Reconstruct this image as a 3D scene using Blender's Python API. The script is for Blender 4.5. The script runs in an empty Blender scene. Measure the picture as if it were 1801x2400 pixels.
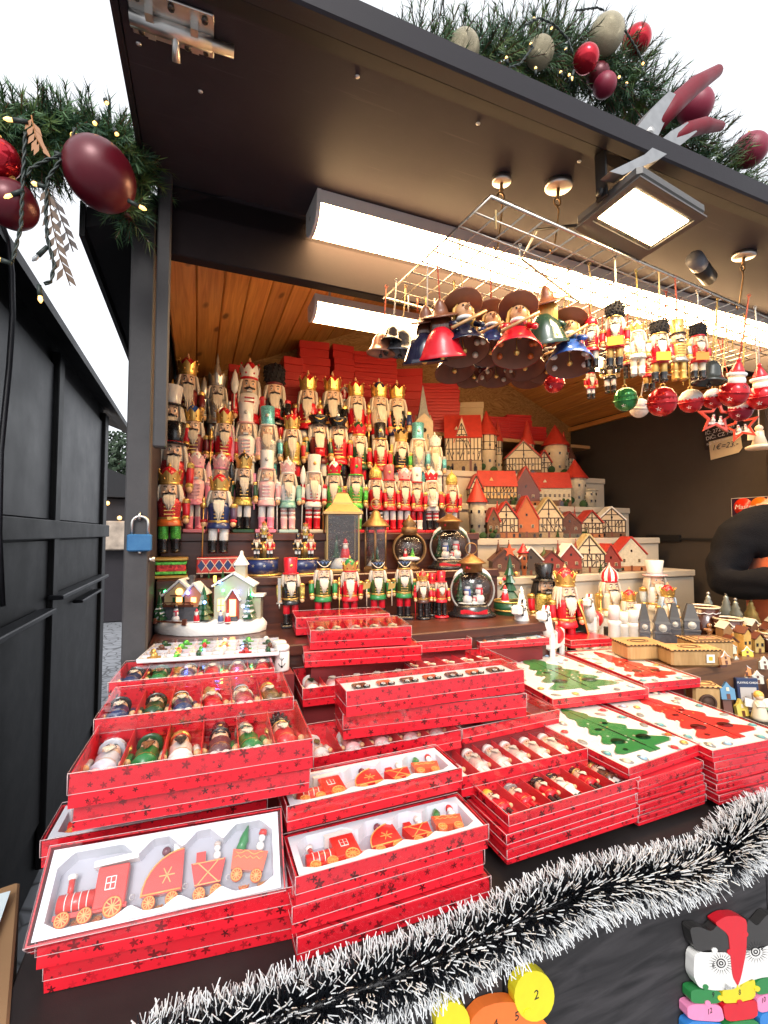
import bpy, math, random
from mathutils import Vector, Matrix, Euler
R = math.radians
PI = math.pi
SC = bpy.context.scene
COL = SC.collection
# ------------------------------------------------------------------ camera
CAM_H, YAW, PITCH, FPX = 1.5, R(22), R(2.6), 1088.0
cd = bpy.data.cameras.new('camera')
cd.sensor_fit = 'VERTICAL'; cd.sensor_height = 36.0; cd.lens = 36.0 * FPX / 2400.0
cd.clip_start = 0.02; cd.clip_end = 500
cam = bpy.data.objects.new('camera', cd); COL.objects.link(cam)
cam.location = (0, 0, CAM_H); cam.rotation_euler = (PI / 2 + PITCH, 0, -YAW)
SC.camera = cam
# ------------------------------------------------------------------ sky, sun, exposure
SUN_EL, SUN_AZ = R(38), R(200)
w = bpy.data.worlds.new('World'); SC.world = w; w.use_nodes = True
nt = w.node_tree; nt.nodes.clear()
sky = nt.nodes.new('ShaderNodeTexSky'); sky.sky_type = 'NISHITA'; sky.sun_disc = False
sky.sun_elevation = SUN_EL; sky.sun_rotation = SUN_AZ; sky.air_density = 1.0; sky.dust_density = 6.0; sky.ozone_density = 1.0
hs = nt.nodes.new('ShaderNodeHueSaturation'); hs.inputs['Saturation'].default_value = 0.22; hs.inputs['Value'].default_value = 1.0
bg = nt.nodes.new('ShaderNodeBackground'); bg.inputs['Strength'].default_value = 0.15
wo = nt.nodes.new('ShaderNodeOutputWorld')
nt.links.new(sky.outputs[0], hs.inputs['Color']); ov = nt.nodes.new('ShaderNodeMix'); ov.data_type = 'RGBA'; ov.inputs[0].default_value = 0.88; ov.inputs[7].default_value = (2.0, 2.05, 2.15, 1)   # even cloud cover over the clear sky
nt.links.new(hs.outputs[0], ov.inputs[6]); nt.links.new(ov.outputs[2], bg.inputs[0]); nt.links.new(bg.outputs[0], wo.inputs[0])
sl = bpy.data.lights.new('sun', 'SUN'); sl.energy = 0.5; sl.angle = R(20); sl.color = (1.0, 0.97, 0.93)
so = bpy.data.objects.new('sun', sl); COL.objects.link(so)
so.rotation_euler = (PI / 2 - SUN_EL, 0, -SUN_AZ + PI)   # light travels away from the sun's azimuth
so['kind'] = 'helper'
vs = SC.view_settings
vs.view_transform = 'Standard'; vs.look = 'None'; vs.gamma = 1.0; vs.use_curve_mapping = False
vs.exposure = 2.05
cy = SC.cycles
cy.use_denoising = True; cy.max_bounces = 7; cy.diffuse_bounces = 3; cy.glossy_bounces = 3; cy.transmission_bounces = 6
cy.transparent_max_bounces = 12; cy.sample_clamp_indirect = 6.0; cy.caustics_reflective = False; cy.caustics_refractive = False
try: cy.use_light_tree = True
except Exception: pass

# ------------------------------------------------------------------ sight lines (metres from photo pixels on a known real plane)
_F = Vector((math.sin(YAW) * math.cos(PITCH), math.cos(YAW) * math.cos(PITCH), math.sin(PITCH)))
_R = Vector((math.cos(YAW), -math.sin(YAW), 0)); _U = _R.cross(_F)
def ray(x, y): return _F + _R * ((x - 900.5) / FPX) + _U * ((1200 - y) / FPX)
def at(x, y, X=None, Y=None, Z=None):
    r = ray(x, y)
    t = X / r.x if X is not None else (Y / r.y if Y is not None else (Z - CAM_H) / r.z)
    return Vector((r.x * t, r.y * t, CAM_H + r.z * t))
def mpp(p):            # metres per photo pixel at a point
    return (Vector(p) - Vector((0, 0, CAM_H))).dot(_F) / FPX

# ------------------------------------------------------------------ materials
_M = {}
def mat(name, col, rough=0.5, metal=0.0, var=0.12, scale=30.0, bump=0.0, bscale=None, coat=0.0, spec=0.5, emit=None, estr=0.0, sub=0.0, sheen=0.0, alpha=1.0):
    if name in _M: return _M[name]
    m = bpy.data.materials.new(name); _M[name] = m; m.use_nodes = True
    n, l = m.node_tree.nodes, m.node_tree.links
    b = n['Principled BSDF']
    b.inputs['Base Color'].default_value = (*col, 1); b.inputs['Roughness'].default_value = rough; b.inputs['Metallic'].default_value = metal
    b.inputs['Coat Weight'].default_value = coat; b.inputs['Coat Roughness'].default_value = 0.12; b.inputs['Specular IOR Level'].default_value = spec
    if sub: b.inputs['Subsurface Weight'].default_value = sub; b.inputs['Subsurface Radius'].default_value = (0.01, 0.004, 0.002)
    if sheen: b.inputs['Sheen Weight'].default_value = sheen
    if alpha < 1: b.inputs['Alpha'].default_value = alpha
    if emit: b.inputs['Emission Color'].default_value = (*emit, 1); b.inputs['Emission Strength'].default_value = estr
    if var or bump:
        tc = n.new('ShaderNodeTexCoord')
        nz = n.new('ShaderNodeTexNoise'); nz.inputs['Scale'].default_value = scale; nz.inputs['Detail'].default_value = 4
        l.new(tc.outputs['Object'], nz.inputs['Vector'])
        if var:
            mx = n.new('ShaderNodeMix'); mx.data_type = 'RGBA'
            mx.inputs[6].default_value = (*[c * (1 - var) for c in col], 1); mx.inputs[7].default_value = (*[min(1, c * (1 + var)) for c in col], 1)
            l.new(nz.outputs['Fac'], mx.inputs[0]); l.new(mx.outputs[2], b.inputs['Base Color'])
            mr = n.new('ShaderNodeMapRange'); mr.inputs[3].default_value = max(0.03, rough - 0.08); mr.inputs[4].default_value = min(1, rough + 0.1)
            l.new(nz.outputs['Fac'], mr.inputs[0]); l.new(mr.outputs[0], b.inputs['Roughness'])
        if bump:
            nb = n.new('ShaderNodeTexNoise'); nb.inputs['Scale'].default_value = bscale or scale * 4; nb.inputs['Detail'].default_value = 3
            l.new(tc.outputs['Object'], nb.inputs['Vector'])
            bp = n.new('ShaderNodeBump'); bp.inputs['Strength'].default_value = bump; bp.inputs['Distance'].default_value = 0.004
            l.new(nb.outputs['Fac'], bp.inputs['Height']); l.new(bp.outputs[0], b.inputs['Normal'])
    return m
def P(col, rough=0.32, coat=0.25, metal=0.0, var=0.1):      # gloss paint, keyed by its colour
    key = 'paint_%02x%02x%02x_%d_%d' % (int(col[0] * 255), int(col[1] * 255), int(col[2] * 255), int(rough * 100), int(metal * 10))
    return mat(key, col, rough, metal, var, 60.0, 0, coat=coat if not metal else 0)
def nodes_of(m): return m.node_tree.nodes, m.node_tree.links, m.node_tree.nodes['Principled BSDF']
def math_node(n, l, op, a, b=None, c=None):
    k = n.new('ShaderNodeMath'); k.operation = op
    for i, v in enumerate((a, b, c)):
        if v is None: continue
        if isinstance(v, (int, float)): k.inputs[i].default_value = v
        else: l.new(v, k.inputs[i])
    return k.outputs[0]

RED = (0.60, 0.010, 0.022); WHITE = (0.80, 0.78, 0.74); GOLD = (0.72, 0.45, 0.13); BLACK = (0.012, 0.011, 0.012); GREEN = (0.02, 0.20, 0.05)
PINK = (0.80, 0.26, 0.36); SKIN = (0.76, 0.50, 0.33); TEAL = (0.13, 0.36, 0.38); MINT = (0.25, 0.50, 0.42); NAVY = (0.015, 0.03, 0.12); BROWN = (0.12, 0.035, 0.018)

# ------------------------------------------------------------------ mesh builder
class G:
    def __init__(s): s.v = []; s.f = []; s.m = []; s.s = []
    def add(s, vs, fs, T=None, mi=0, smooth=False):
        o = len(s.v)
        if T is not None: vs = [T @ Vector(p) for p in vs]
        s.v.extend(tuple(p) for p in vs)
        for f in fs: s.f.append(tuple(i + o for i in f)); s.m.append(mi); s.s.append(smooth)
        return s
    def box(s, x0, x1, y0, y1, z0, z1, T=None, mi=0):
        return s.add([(x0, y0, z0), (x1, y0, z0), (x1, y1, z0), (x0, y1, z0), (x0, y0, z1), (x1, y0, z1), (x1, y1, z1), (x0, y1, z1)],
                     [(3, 2, 1, 0), (4, 5, 6, 7), (0, 1, 5, 4), (1, 2, 6, 5), (2, 3, 7, 6), (3, 0, 4, 7)], T, mi)
    def cbox(s, x0, x1, y0, y1, z0, z1, c=0.002, T=None, mi=0):      # box with chamfered vertical and top edges
        def ring(i, z): return [(x0 + i + c, y0 + i, z), (x1 - i - c, y0 + i, z), (x1 - i, y0 + i + c, z), (x1 - i, y1 - i - c, z), (x1 - i - c, y1 - i, z), (x0 + i + c, y1 - i, z), (x0 + i, y1 - i - c, z), (x0 + i, y0 + i + c, z)]
        v = ring(c, z0) + ring(0, z0 + c) + ring(0, z1 - c) + ring(c, z1); f = [tuple(range(7, -1, -1)), tuple(range(24, 32))]
        for k in range(3):
            for i in range(8): f.append((k * 8 + i, k * 8 + (i + 1) % 8, k * 8 + 8 + (i + 1) % 8, k * 8 + 8 + i))
        return s.add(v, f, T, mi)
    def lathe(s, prof, seg=14, T=None, mi=0, smooth=True, cap0=True, cap1=True, sx=1, sy=1):
        v, f = [], []
        for r, z in prof:
            for k in range(seg):
                a = 2 * PI * k / seg; v.append((r * math.cos(a) * sx, r * math.sin(a) * sy, z))
        for i in range(len(prof) - 1):
            for k in range(seg):
                k2 = (k + 1) % seg; f.append((i * seg + k, i * seg + k2, (i + 1) * seg + k2, (i + 1) * seg + k))
        if cap0: f.append(tuple(range(seg - 1, -1, -1)))
        if cap1: f.append(tuple(range((len(prof) - 1) * seg, len(prof) * seg)))
        return s.add(v, f, T, mi, smooth)
    def cyl(s, r, z0, z1, seg=14, T=None, mi=0, r2=None): return s.lathe([(r, z0), (r if r2 is None else r2, z1)], seg, T, mi)
    def sph(s, r, c=(0, 0, 0), seg=12, rings=8, T=None, mi=0, sx=1, sy=1, sz=1):
        prof = [(max(1e-5, r * math.sin(PI * i / rings)), -r * math.cos(PI * i / rings) * sz) for i in range(rings + 1)]
        M = Matrix.Translation(c)
        return s.lathe(prof, seg, (T @ M) if T is not None else M, mi, True, False, False, sx, sy)
    def tube(s, path, r, seg=6, T=None, mi=0, closed=False, cap=True):
        pts = [Vector(p) for p in path]; n = len(pts); v, f = [], []
        up = Vector((0.13, 0.27, 0.95)); prevn = None
        rr = r if hasattr(r, '__len__') else [r] * n
        for i, p in enumerate(pts):
            if closed: d = pts[(i + 1) % n] - pts[i - 1]
            else: d = pts[min(i + 1, n - 1)] - pts[max(i - 1, 0)]
            if d.length < 1e-9: d = Vector((0, 0, 1))
            d.normalize()
            a = prevn - d * prevn.dot(d) if prevn is not None else d.cross(up)
            if a.length < 1e-6: a = d.cross(Vector((1, 0, 0)))
            a.normalize(); prevn = a; b = d.cross(a)
            for k in range(seg):
                t = 2 * PI * k / seg; v.append(p + (a * math.cos(t) + b * math.sin(t)) * rr[i])
        for i in range(n if closed else n - 1):
            j = (i + 1) % n
            for k in range(seg):
                k2 = (k + 1) % seg; f.append((i * seg + k, j * seg + k, j * seg + k2, i * seg + k2))
        if cap and not closed: f.append(tuple(range(seg))); f.append(tuple(range((n - 1) * seg + seg - 1, (n - 1) * seg - 1, -1)))
        return s.add(v, f, T, mi, True)
    def prism(s, poly, z0, z1, T=None, mi=0):            # polygon in XY, counter-clockwise
        n = len(poly); v = [(x, y, z0) for x, y in poly] + [(x, y, z1) for x, y in poly]
        f = [tuple(range(n - 1, -1, -1)), tuple(range(n, 2 * n))] + [(i, (i + 1) % n, n + (i + 1) % n, n + i) for i in range(n)]
        return s.add(v, f, T, mi)
    def torus(s, r, t, seg=18, ts=6, T=None, mi=0):
        return s.tube([(r * math.cos(2 * PI * k / seg), r * math.sin(2 * PI * k / seg), 0) for k in range(seg)], t, ts, T, mi, closed=True)
    def quad(s, a, b, c, d, T=None, mi=0): return s.add([a, b, c, d], [(0, 1, 2, 3)], T, mi)
STUFFY = {'jewels', 'buttons', 'zigzag_trim', 'snow_specks', 'needles', 'timber_frame', 'small_windows', 'cord_bundle', 'bristles', 'icing_dots', 'leaflets','grain_slots'}
_MESH = {}
def mesh(g, mats, name='mesh'):
    me = bpy.data.meshes.new(name); me.from_pydata(g.v, [], g.f)
    for m in (mats if isinstance(mats, (list, tuple)) else [mats]): me.materials.append(m)
    me.polygons.foreach_set('material_index', g.m); me.polygons.foreach_set('use_smooth', g.s); me.update()
    return me
def part(name, g, mats, parent=None, loc=None, rot=None, scale=None, key=None):
    """One mesh object. g is a G, or a function that makes one (then key lets alike pieces share mesh data)."""
    if key is not None:
        mk = (key,) + tuple(m.name for m in (mats if isinstance(mats, (list, tuple)) else [mats]))
        if mk not in _MESH: _MESH[mk] = mesh(g() if callable(g) else g, mats, name)
        me = _MESH[mk]
    else: me = mesh(g() if callable(g) else g, mats, name)
    o = bpy.data.objects.new(name, me); COL.objects.link(o)
    if name in STUFFY: o['kind'] = 'stuff'
    if parent is not None: o.parent = parent
    if loc is not None: o.location = loc
    if rot is not None: o.rotation_euler = rot
    if scale is not None: o.scale = (scale,) * 3 if isinstance(scale, (int, float)) else scale
    return o
_LABELS = {}
def tag(o, label, cat, group=None, kind=None):
    if label in _LABELS: print('DUPLABEL', label)
    _LABELS[label] = 1
    o['label'] = label; o['category'] = cat
    if group: o['group'] = group
    if kind: o['kind'] = kind
    return o
def thing(name, label, cat, loc=(0, 0, 0), rot=(0, 0, 0), group=None, scale=1.0):
    o = bpy.data.objects.new(name, None); COL.objects.link(o); o.empty_display_size = 0.02
    o.location = loc; o.rotation_euler = rot; o.scale = (scale,) * 3
    return tag(o, label, cat, group)
def struct(name, g, m, parent=None):
    o = part(name, g, m, parent)
    if parent is None: o['kind'] = 'structure'
    return o
def text(name, body, size, m, parent, loc, rot, depth=0.0004, align='CENTER', shear=0.0, sx=1.0):
    c = bpy.data.curves.new(name, 'FONT'); c.body = body; c.size = size; c.extrude = depth; c.align_x = align; c.align_y = 'CENTER'; c.shear = shear; c.resolution_u = 3
    t = bpy.data.objects.new(name, c); COL.objects.link(t)
    dg = bpy.context.evaluated_depsgraph_get(); me = bpy.data.meshes.new_from_object(t.evaluated_get(dg))
    bpy.data.objects.remove(t); me.materials.clear(); me.materials.append(m)
    o = bpy.data.objects.new(name, me); COL.objects.link(o); o.parent = parent; o.location = loc; o.rotation_euler = rot; o.scale = (sx, 1, 1)
    return o
RZ = lambda a: Matrix.Rotation(a, 4, 'Z')
RX = lambda a: Matrix.Rotation(a, 4, 'X')
RY = lambda a: Matrix.Rotation(a, 4, 'Y')
TR = lambda x, y, z: Matrix.Translation((x, y, z))
rnd = random.Random(7)
ORD = ['first', 'second', 'third', 'fourth', 'fifth', 'sixth', 'seventh', 'eighth', 'ninth', 'tenth', 'eleventh', 'twelfth', 'thirteenth', 'fourteenth', 'fifteenth', 'sixteenth']
# ================================================================== materials of the place
def wood_mat(name, c0, c1, rough=0.45, gs=(60, 3, 60), knots=True, coat=0.2):
    m = mat(name, c0, rough, var=0, coat=coat); n, l, b = nodes_of(m)
    tc = n.new('ShaderNodeTexCoord'); oi = n.new('ShaderNodeObjectInfo')
    mp = n.new('ShaderNodeMapping'); mp.inputs['Scale'].default_value = gs
    ad = n.new('ShaderNodeVectorMath'); ad.operation = 'ADD'
    sc = n.new('ShaderNodeVectorMath'); sc.operation = 'SCALE'; sc.inputs[0].default_value = (7.3, 3.1, 5.7)
    l.new(oi.outputs['Random'], sc.inputs['Scale']); l.new(tc.outputs['Object'], ad.inputs[0]); l.new(sc.outputs[0], ad.inputs[1]); l.new(ad.outputs[0], mp.inputs[0])
    nz = n.new('ShaderNodeTexNoise'); nz.inputs['Scale'].default_value = 1.0; nz.inputs['Detail'].default_value = 6; nz.inputs['Distortion'].default_value = 1.2
    l.new(mp.outputs[0], nz.inputs['Vector'])
    cr = n.new('ShaderNodeValToRGB'); cr.color_ramp.elements[0].position = 0.32; cr.color_ramp.elements[1].position = 0.68
    cr.color_ramp.elements[0].color = (*c1, 1); cr.color_ramp.elements[1].color = (*c0, 1); l.new(nz.outputs['Fac'], cr.inputs[0])
    out = cr.outputs[0]
    if knots:
        mk = n.new('ShaderNodeMapping'); mk.inputs['Scale'].default_value = (9, 4.5, 9); l.new(ad.outputs[0], mk.inputs[0])
        vo = n.new('ShaderNodeTexVoronoi'); vo.inputs['Scale'].default_value = 1.0; l.new(mk.outputs[0], vo.inputs['Vector'])
        k = n.new('ShaderNodeMapRange'); k.inputs[1].default_value = 0.07; k.inputs[2].default_value = 0.15; k.inputs[3].default_value = 1; k.inputs[4].default_value = 0
        l.new(vo.outputs['Distance'], k.inputs[0])
        mx = n.new('ShaderNodeMix'); mx.data_type = 'RGBA'; mx.inputs[7].default_value = (c1[0] * 0.35, c1[1] * 0.3, c1[2] * 0.3, 1)
        l.new(k.outputs[0], mx.inputs[0]); l.new(out, mx.inputs[6]); out = mx.outputs[2]
    hv = n.new('ShaderNodeHueSaturation'); l.new(out, hv.inputs['Color'])
    v = math_node(n, l, 'MULTIPLY_ADD', oi.outputs['Random'], 0.35, 0.82); l.new(v, hv.inputs['Value']); l.new(hv.outputs[0], b.inputs['Base Color'])
    bp = n.new('ShaderNodeBump'); bp.inputs['Strength'].default_value = 0.25; bp.inputs['Distance'].default_value = 0.002
    l.new(nz.outputs['Fac'], bp.inputs['Height']); l.new(bp.outputs[0], b.inputs['Normal'])
    return m
def worn_mat(name, c0, c1, rough=0.6, scale=8.0, scratch=0.3, coat=0.0, spec=0.35):      # dark board with fine grit, smears and scratches
    m = mat(name, c0, rough, var=0, coat=coat, spec=spec); n, l, b = nodes_of(m)
    tc = n.new('ShaderNodeTexCoord')
    a = n.new('ShaderNodeTexNoise'); a.inputs['Scale'].default_value = scale; a.inputs['Detail'].default_value = 8; a.inputs['Roughness'].default_value = 0.7; l.new(tc.outputs['Object'], a.inputs['Vector'])
    f = n.new('ShaderNodeTexNoise'); f.inputs['Scale'].default_value = 900; f.inputs['Detail'].default_value = 2; l.new(tc.outputs['Object'], f.inputs['Vector'])
    mp = n.new('ShaderNodeMapping'); mp.inputs['Rotation'].default_value = (0.3, 0.2, 0.7); mp.inputs['Scale'].default_value = (3, 60, 3); l.new(tc.outputs['Object'], mp.inputs[0])
    s = n.new('ShaderNodeTexNoise'); s.inputs['Scale'].default_value = 2.0; s.inputs['Detail'].default_value = 3; l.new(mp.outputs[0], s.inputs['Vector'])
    sm = n.new('ShaderNodeMapRange'); sm.inputs[1].default_value = 0.66; sm.inputs[2].default_value = 0.78; l.new(s.outputs['Fac'], sm.inputs[0])
    t = math_node(n, l, 'MULTIPLY_ADD', f.outputs['Fac'], 0.5, math_node(n, l, 'MULTIPLY_ADD', a.outputs['Fac'], 1.1, -0.55))
    t = math_node(n, l, 'MULTIPLY_ADD', sm.outputs[0], scratch, t)
    mx = n.new('ShaderNodeMix'); mx.data_type = 'RGBA'; mx.inputs[6].default_value = (*c0, 1); mx.inputs[7].default_value = (*c1, 1)
    l.new(t, mx.inputs[0]); l.new(mx.outputs[2], b.inputs['Base Color'])
    rr = n.new('ShaderNodeMapRange'); rr.inputs[3].default_value = rough - 0.12; rr.inputs[4].default_value = rough + 0.18; l.new(a.outputs['Fac'], rr.inputs[0]); l.new(rr.outputs[0], b.inputs['Roughness'])
    bp = n.new('ShaderNodeBump'); bp.inputs['Strength'].default_value = 0.12; bp.inputs['Distance'].default_value = 0.001; l.new(f.outputs['Fac'], bp.inputs['Height']); l.new(bp.outputs[0], b.inputs['Normal'])
    return m
def osb_mat():
    m = mat('osb_board', (0.36, 0.2, 0.07), 0.6, var=0); n, l, b = nodes_of(m)
    tc = n.new('ShaderNodeTexCoord'); mp = n.new('ShaderNodeMapping'); mp.inputs['Scale'].default_value = (14, 14, 40); mp.inputs['Rotation'].default_value = (0, 0.5, 0)
    nz = n.new('ShaderNodeTexNoise'); nz.inputs['Scale'].default_value = 3; l.new(tc.outputs['Object'], nz.inputs['Vector'])
    ad = n.new('ShaderNodeVectorMath'); ad.operation = 'MULTIPLY_ADD'; ad.inputs[1].default_value = (0.3,) * 3; l.new(nz.outputs['Color'], ad.inputs[0]); l.new(tc.outputs['Object'], ad.inputs[2]); l.new(ad.outputs[0], mp.inputs[0])
    vo = n.new('ShaderNodeTexVoronoi'); l.new(mp.outputs[0], vo.inputs['Vector'])
    bw = n.new('ShaderNodeRGBToBW'); l.new(vo.outputs['Color'], bw.inputs[0])
    cr = n.new('ShaderNodeValToRGB'); cr.color_ramp.elements[0].color = (0.22, 0.10, 0.03, 1); cr.color_ramp.elements[1].color = (0.50, 0.30, 0.11, 1)
    l.new(bw.outputs[0], cr.inputs[0]); l.new(cr.outputs[0], b.inputs['Base Color'])
    return m
PINE = wood_mat('varnished_pine', (0.72, 0.34, 0.09), (0.50, 0.20, 0.045))
DARKBOARD = worn_mat('dark_painted_board', (0.024, 0.018, 0.022), (0.064, 0.050, 0.058), 0.62, 5, 0.5, spec=0.18)
DARKFRAME = worn_mat('dark_frame_paint', (0.010, 0.008, 0.011), (0.024, 0.019, 0.026), 0.5, 9)
POSTGREY = worn_mat('weathered_grey_post', (0.038, 0.036, 0.038), (0.085, 0.081, 0.083), 0.6, 12)
NEIGH = worn_mat('neighbour_black_wall', (0.010, 0.011, 0.015), (0.022, 0.024, 0.031), 0.42, 4, 0.1)
NEIGHD = worn_mat('neighbour_black_trim', (0.004, 0.004, 0.005), (0.010, 0.010, 0.012), 0.5, 6, 0.1)
INWALL = worn_mat('inner_wall_brown', (0.046, 0.037, 0.031), (0.085, 0.070, 0.060), 0.75, 3, 0.15, spec=0.2)
HEADM = worn_mat('dark_header_paint', (0.013, 0.009, 0.010), (0.032, 0.023, 0.025), 0.7, 7, 0.3, spec=0.15)
STEPBROWN = wood_mat('brown_stained_step', (0.095, 0.026, 0.014), (0.045, 0.012, 0.008), 0.4, (3, 40, 40), False, 0.3)
STEPWHITE = mat('white_painted_step', (0.55, 0.49, 0.40), 0.55, var=0.08, scale=12)
CHALK = wood_mat('black_stained_front_board', (0.036, 0.033, 0.036), (0.005, 0.0046, 0.006), 0.72, (5, 30, 38), False, 0.0)
COUNTER = worn_mat('dark_counter_board', (0.010, 0.007, 0.007), (0.034, 0.026, 0.025), 0.55, 9, 0.35)
STEEL = mat('zinc_steel', (0.62, 0.60, 0.57), 0.32, 1.0, var=0.18, scale=40)
CHROME = mat('bright_wire_steel', (0.55, 0.50, 0.43), 0.28, 1.0, var=0.15, scale=80)
OSB = osb_mat()
ROOFM = worn_mat('roof_felt_black', (0.010, 0.010, 0.012), (0.024, 0.023, 0.026), 0.7, 20, 0.05)

def cobble_mat():
    m = mat('grey_paving', (0.2, 0.2, 0.21), 0.7, var=0); n, l, b = nodes_of(m)
    tc = n.new('ShaderNodeTexCoord'); vo = n.new('ShaderNodeTexVoronoi'); vo.feature = 'DISTANCE_TO_EDGE'; vo.inputs['Scale'].default_value = 8; l.new(tc.outputs['Object'], vo.inputs['Vector'])
    cr = n.new('ShaderNodeValToRGB'); cr.color_ramp.elements[0].color = (0.05, 0.05, 0.055, 1); cr.color_ramp.elements[1].position = 0.08; cr.color_ramp.elements[1].color = (0.24, 0.25, 0.27, 1)
    l.new(vo.outputs['Distance'], cr.inputs[0]); l.new(cr.outputs[0], b.inputs['Base Color'])
    bp = n.new('ShaderNodeBump'); bp.inputs['Distance'].default_value = 0.01; l.new(vo.outputs['Distance'], bp.inputs['Height']); l.new(bp.outputs[0], b.inputs['Normal'])
    return m
g = G(); g.quad((-150, -150, 0), (150, -150, 0), (150, 150, 0), (-150, 150, 0))
struct('ground', g, cobble_mat())

# ================================================================== the stall
HX0, HX1, HY0, HY1 = -0.155, 2.47, 1.22, 2.5       # hut walls
EAVE, SLOPE, RIDGE = 2.25, 0.45, 1.16
def ceil_z(x): return EAVE + SLOPE * ((x + 0.1) if x < RIDGE else (2 * RIDGE + 0.1 - x))
stall = thing('market_stall', 'dark wooden market stall with propped flap and lit goods inside', 'market stall', (0.0, 0.0, 0))
part('floor', G().box(HX0, HX1, HY0 + 0.1, HY1, 0.03, 0.12), DARKBOARD, stall)
# corner post, inner hanging bar, left wall
part('post', G().cbox(-0.155, -0.104, 1.222, 1.275, 0.0, 2.30, 0.003), POSTGREY, stall)
part('strut_bar', G().cbox(-0.097, -0.068, 1.186, 1.2185, 1.70, 2.362, 0.003), POSTGREY, stall)
part('post', G().cbox(2.36, 2.42, 1.222, 1.275, 0.0, 2.30, 0.003), DARKFRAME, stall)
part('left_wall', G().box(-0.135, -0.112, 1.276, HY1, 0.0, EAVE + 0.02), DARKBOARD, stall)
rw = part('right_wall', G().box(2.42, 2.45, 1.0, HY1, 0.0, EAVE + 0.02), INWALL, stall)
part('seam_strip', G().box(2.412, 2.4195, 1.30, 1.72, 1.462, 1.474).box(2.405, 2.4195, 1.72, 1.92, 1.455, 1.49), mat('black_seam', (0.006, 0.005, 0.005), 0.6), rw)
part('corner_trim', G().cbox(2.39, 2.4195, 1.16, 1.20, 0, 2.25, 0.003), POSTGREY, rw)
g = G(); zr = ceil_z(RIDGE)
g.prism([(-0.112, 0.0), (2.42, 0.0), (2.42, ceil_z(2.42) + 0.02), (RIDGE, zr + 0.02), (-0.112, ceil_z(-0.112) + 0.02)], -0.03, 0.0, TR(0, HY1, 0) @ RX(PI / 2))
part('back_wall', g, OSB, stall)
# ceiling boards, each on its own, running front to back
for side in (0, 1):
    c = part('ceiling_batten', G().box(RIDGE - 0.03, RIDGE + 0.03, 1.275, HY1 - 0.002, zr - 0.075, zr - 0.02) if side == 0 else G().box(2.395, 2.419, 1.3, HY1 - 0.002, ceil_z(2.41) - 0.05, ceil_z(2.41) - 0.022), PINE, stall)
    L = math.hypot(1.26, 1.26 * SLOPE); n = 15; bw = L / n; ang = math.atan(SLOPE) * (1 if side == 0 else -1)
    for i in range(n):
        u = (i + 0.5) * bw; x = -0.1 + u * math.cos(ang) if side == 0 else 2.42 - u * math.cos(ang)
        z = ceil_z(x)
        part('plank', lambda: G().cbox(-bw / 2 + 0.0012, bw / 2 - 0.0012, 0, HY1 - 1.276, -0.009, 0.009, 0.0035), PINE, c, (x, 1.276, z + rnd.uniform(-0.0006, 0.0006)), (0, -ang, 0), key='plank%d' % side)
# roof above the boards, overhanging
for side in (0, 1):
    x0, x1 = (-0.250, RIDGE) if side == 0 else (RIDGE, 2.62)
    za, zb = ceil_z(x0) + 0.03, ceil_z(x1) + 0.03
    g = G().add([(x0, 1.235, za), (x1, 1.235, zb), (x1, 2.75, zb), (x0, 2.75, za), (x0, 1.235, za + 0.05), (x1, 1.235, zb + 0.05), (x1, 2.75, zb + 0.05), (x0, 2.75, za + 0.05)],
            [(3, 2, 1, 0), (4, 5, 6, 7), (0, 1, 5, 4), (1, 2, 6, 5), (2, 3, 7, 6), (3, 0, 4, 7)])
    rf = part('roof', g, ROOFM, stall)
    if side == 0: part('eave_board', G().box(-0.262, -0.2505, 1.225, 2.76, za - 0.028, za + 0.055), NEIGHD, rf)
g = G().prism([(-0.10, 2.30), (2.42, 2.30), (RIDGE, zr + 0.02)], -0.02, 0, TR(0, 1.225, 0) @ RX(PI / 2)); part('gable_board', g, DARKBOARD, stall)
part('header_beam', G().cbox(-0.103, 2.355, 1.225, 1.262, 2.187, 2.36, 0.003), HEADM, stall)
# raised flap
FZ0, FZ1, FY1 = 2.297, 2.366, 0.652
def flap_z(y): return FZ0 + (FZ1 - FZ0) * (y - FY1) / (1.222 - FY1)
TA = math.atan2(FZ1 - FZ0, 1.222 - FY1)
g = G().cbox(-0.125, 2.62, 0.03, 0.606, 0.0, 0.018, 0.002)
flap = part('flap_panel', g, DARKBOARD, stall, (0, FY1, FZ0), (TA, 0, 0))
part('front_rail_and_groove', G().cbox(-0.125, 2.62, -0.002, 0.034, -0.012, 0.032, 0.004), DARKFRAME, flap)
part('front_rail_and_groove', G().cbox(-0.1249, 2.619, 0.036, 0.0665, -0.0060, -0.0005, 0.002), NEIGHD, flap)  # black strip whose colour paints the shade of the groove behind the rail
part('side_rail', G().box(-0.136, -0.1252, 0.0, 0.574, -0.004, 0.03), DARKFRAME, flap)
SCREW = lambda: G().lathe([(0.0045, -0.001), (0.0045, -0.0022), (0.002, -0.0035)], 8).box(-0.003, 0.003, -0.0006, 0.0006, -0.0042, -0.0030)
for px, py in ((838, 172), (1121, 283), (1358, 372), (325, 110), (1560, 455), (470, 230)):
    p = at(px, py, Z=flap_z(0.78)); part('screw', SCREW, STEEL, flap, (p.x, (p.y - FY1) / math.cos(TA), 0.0), key='screw')
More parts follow.
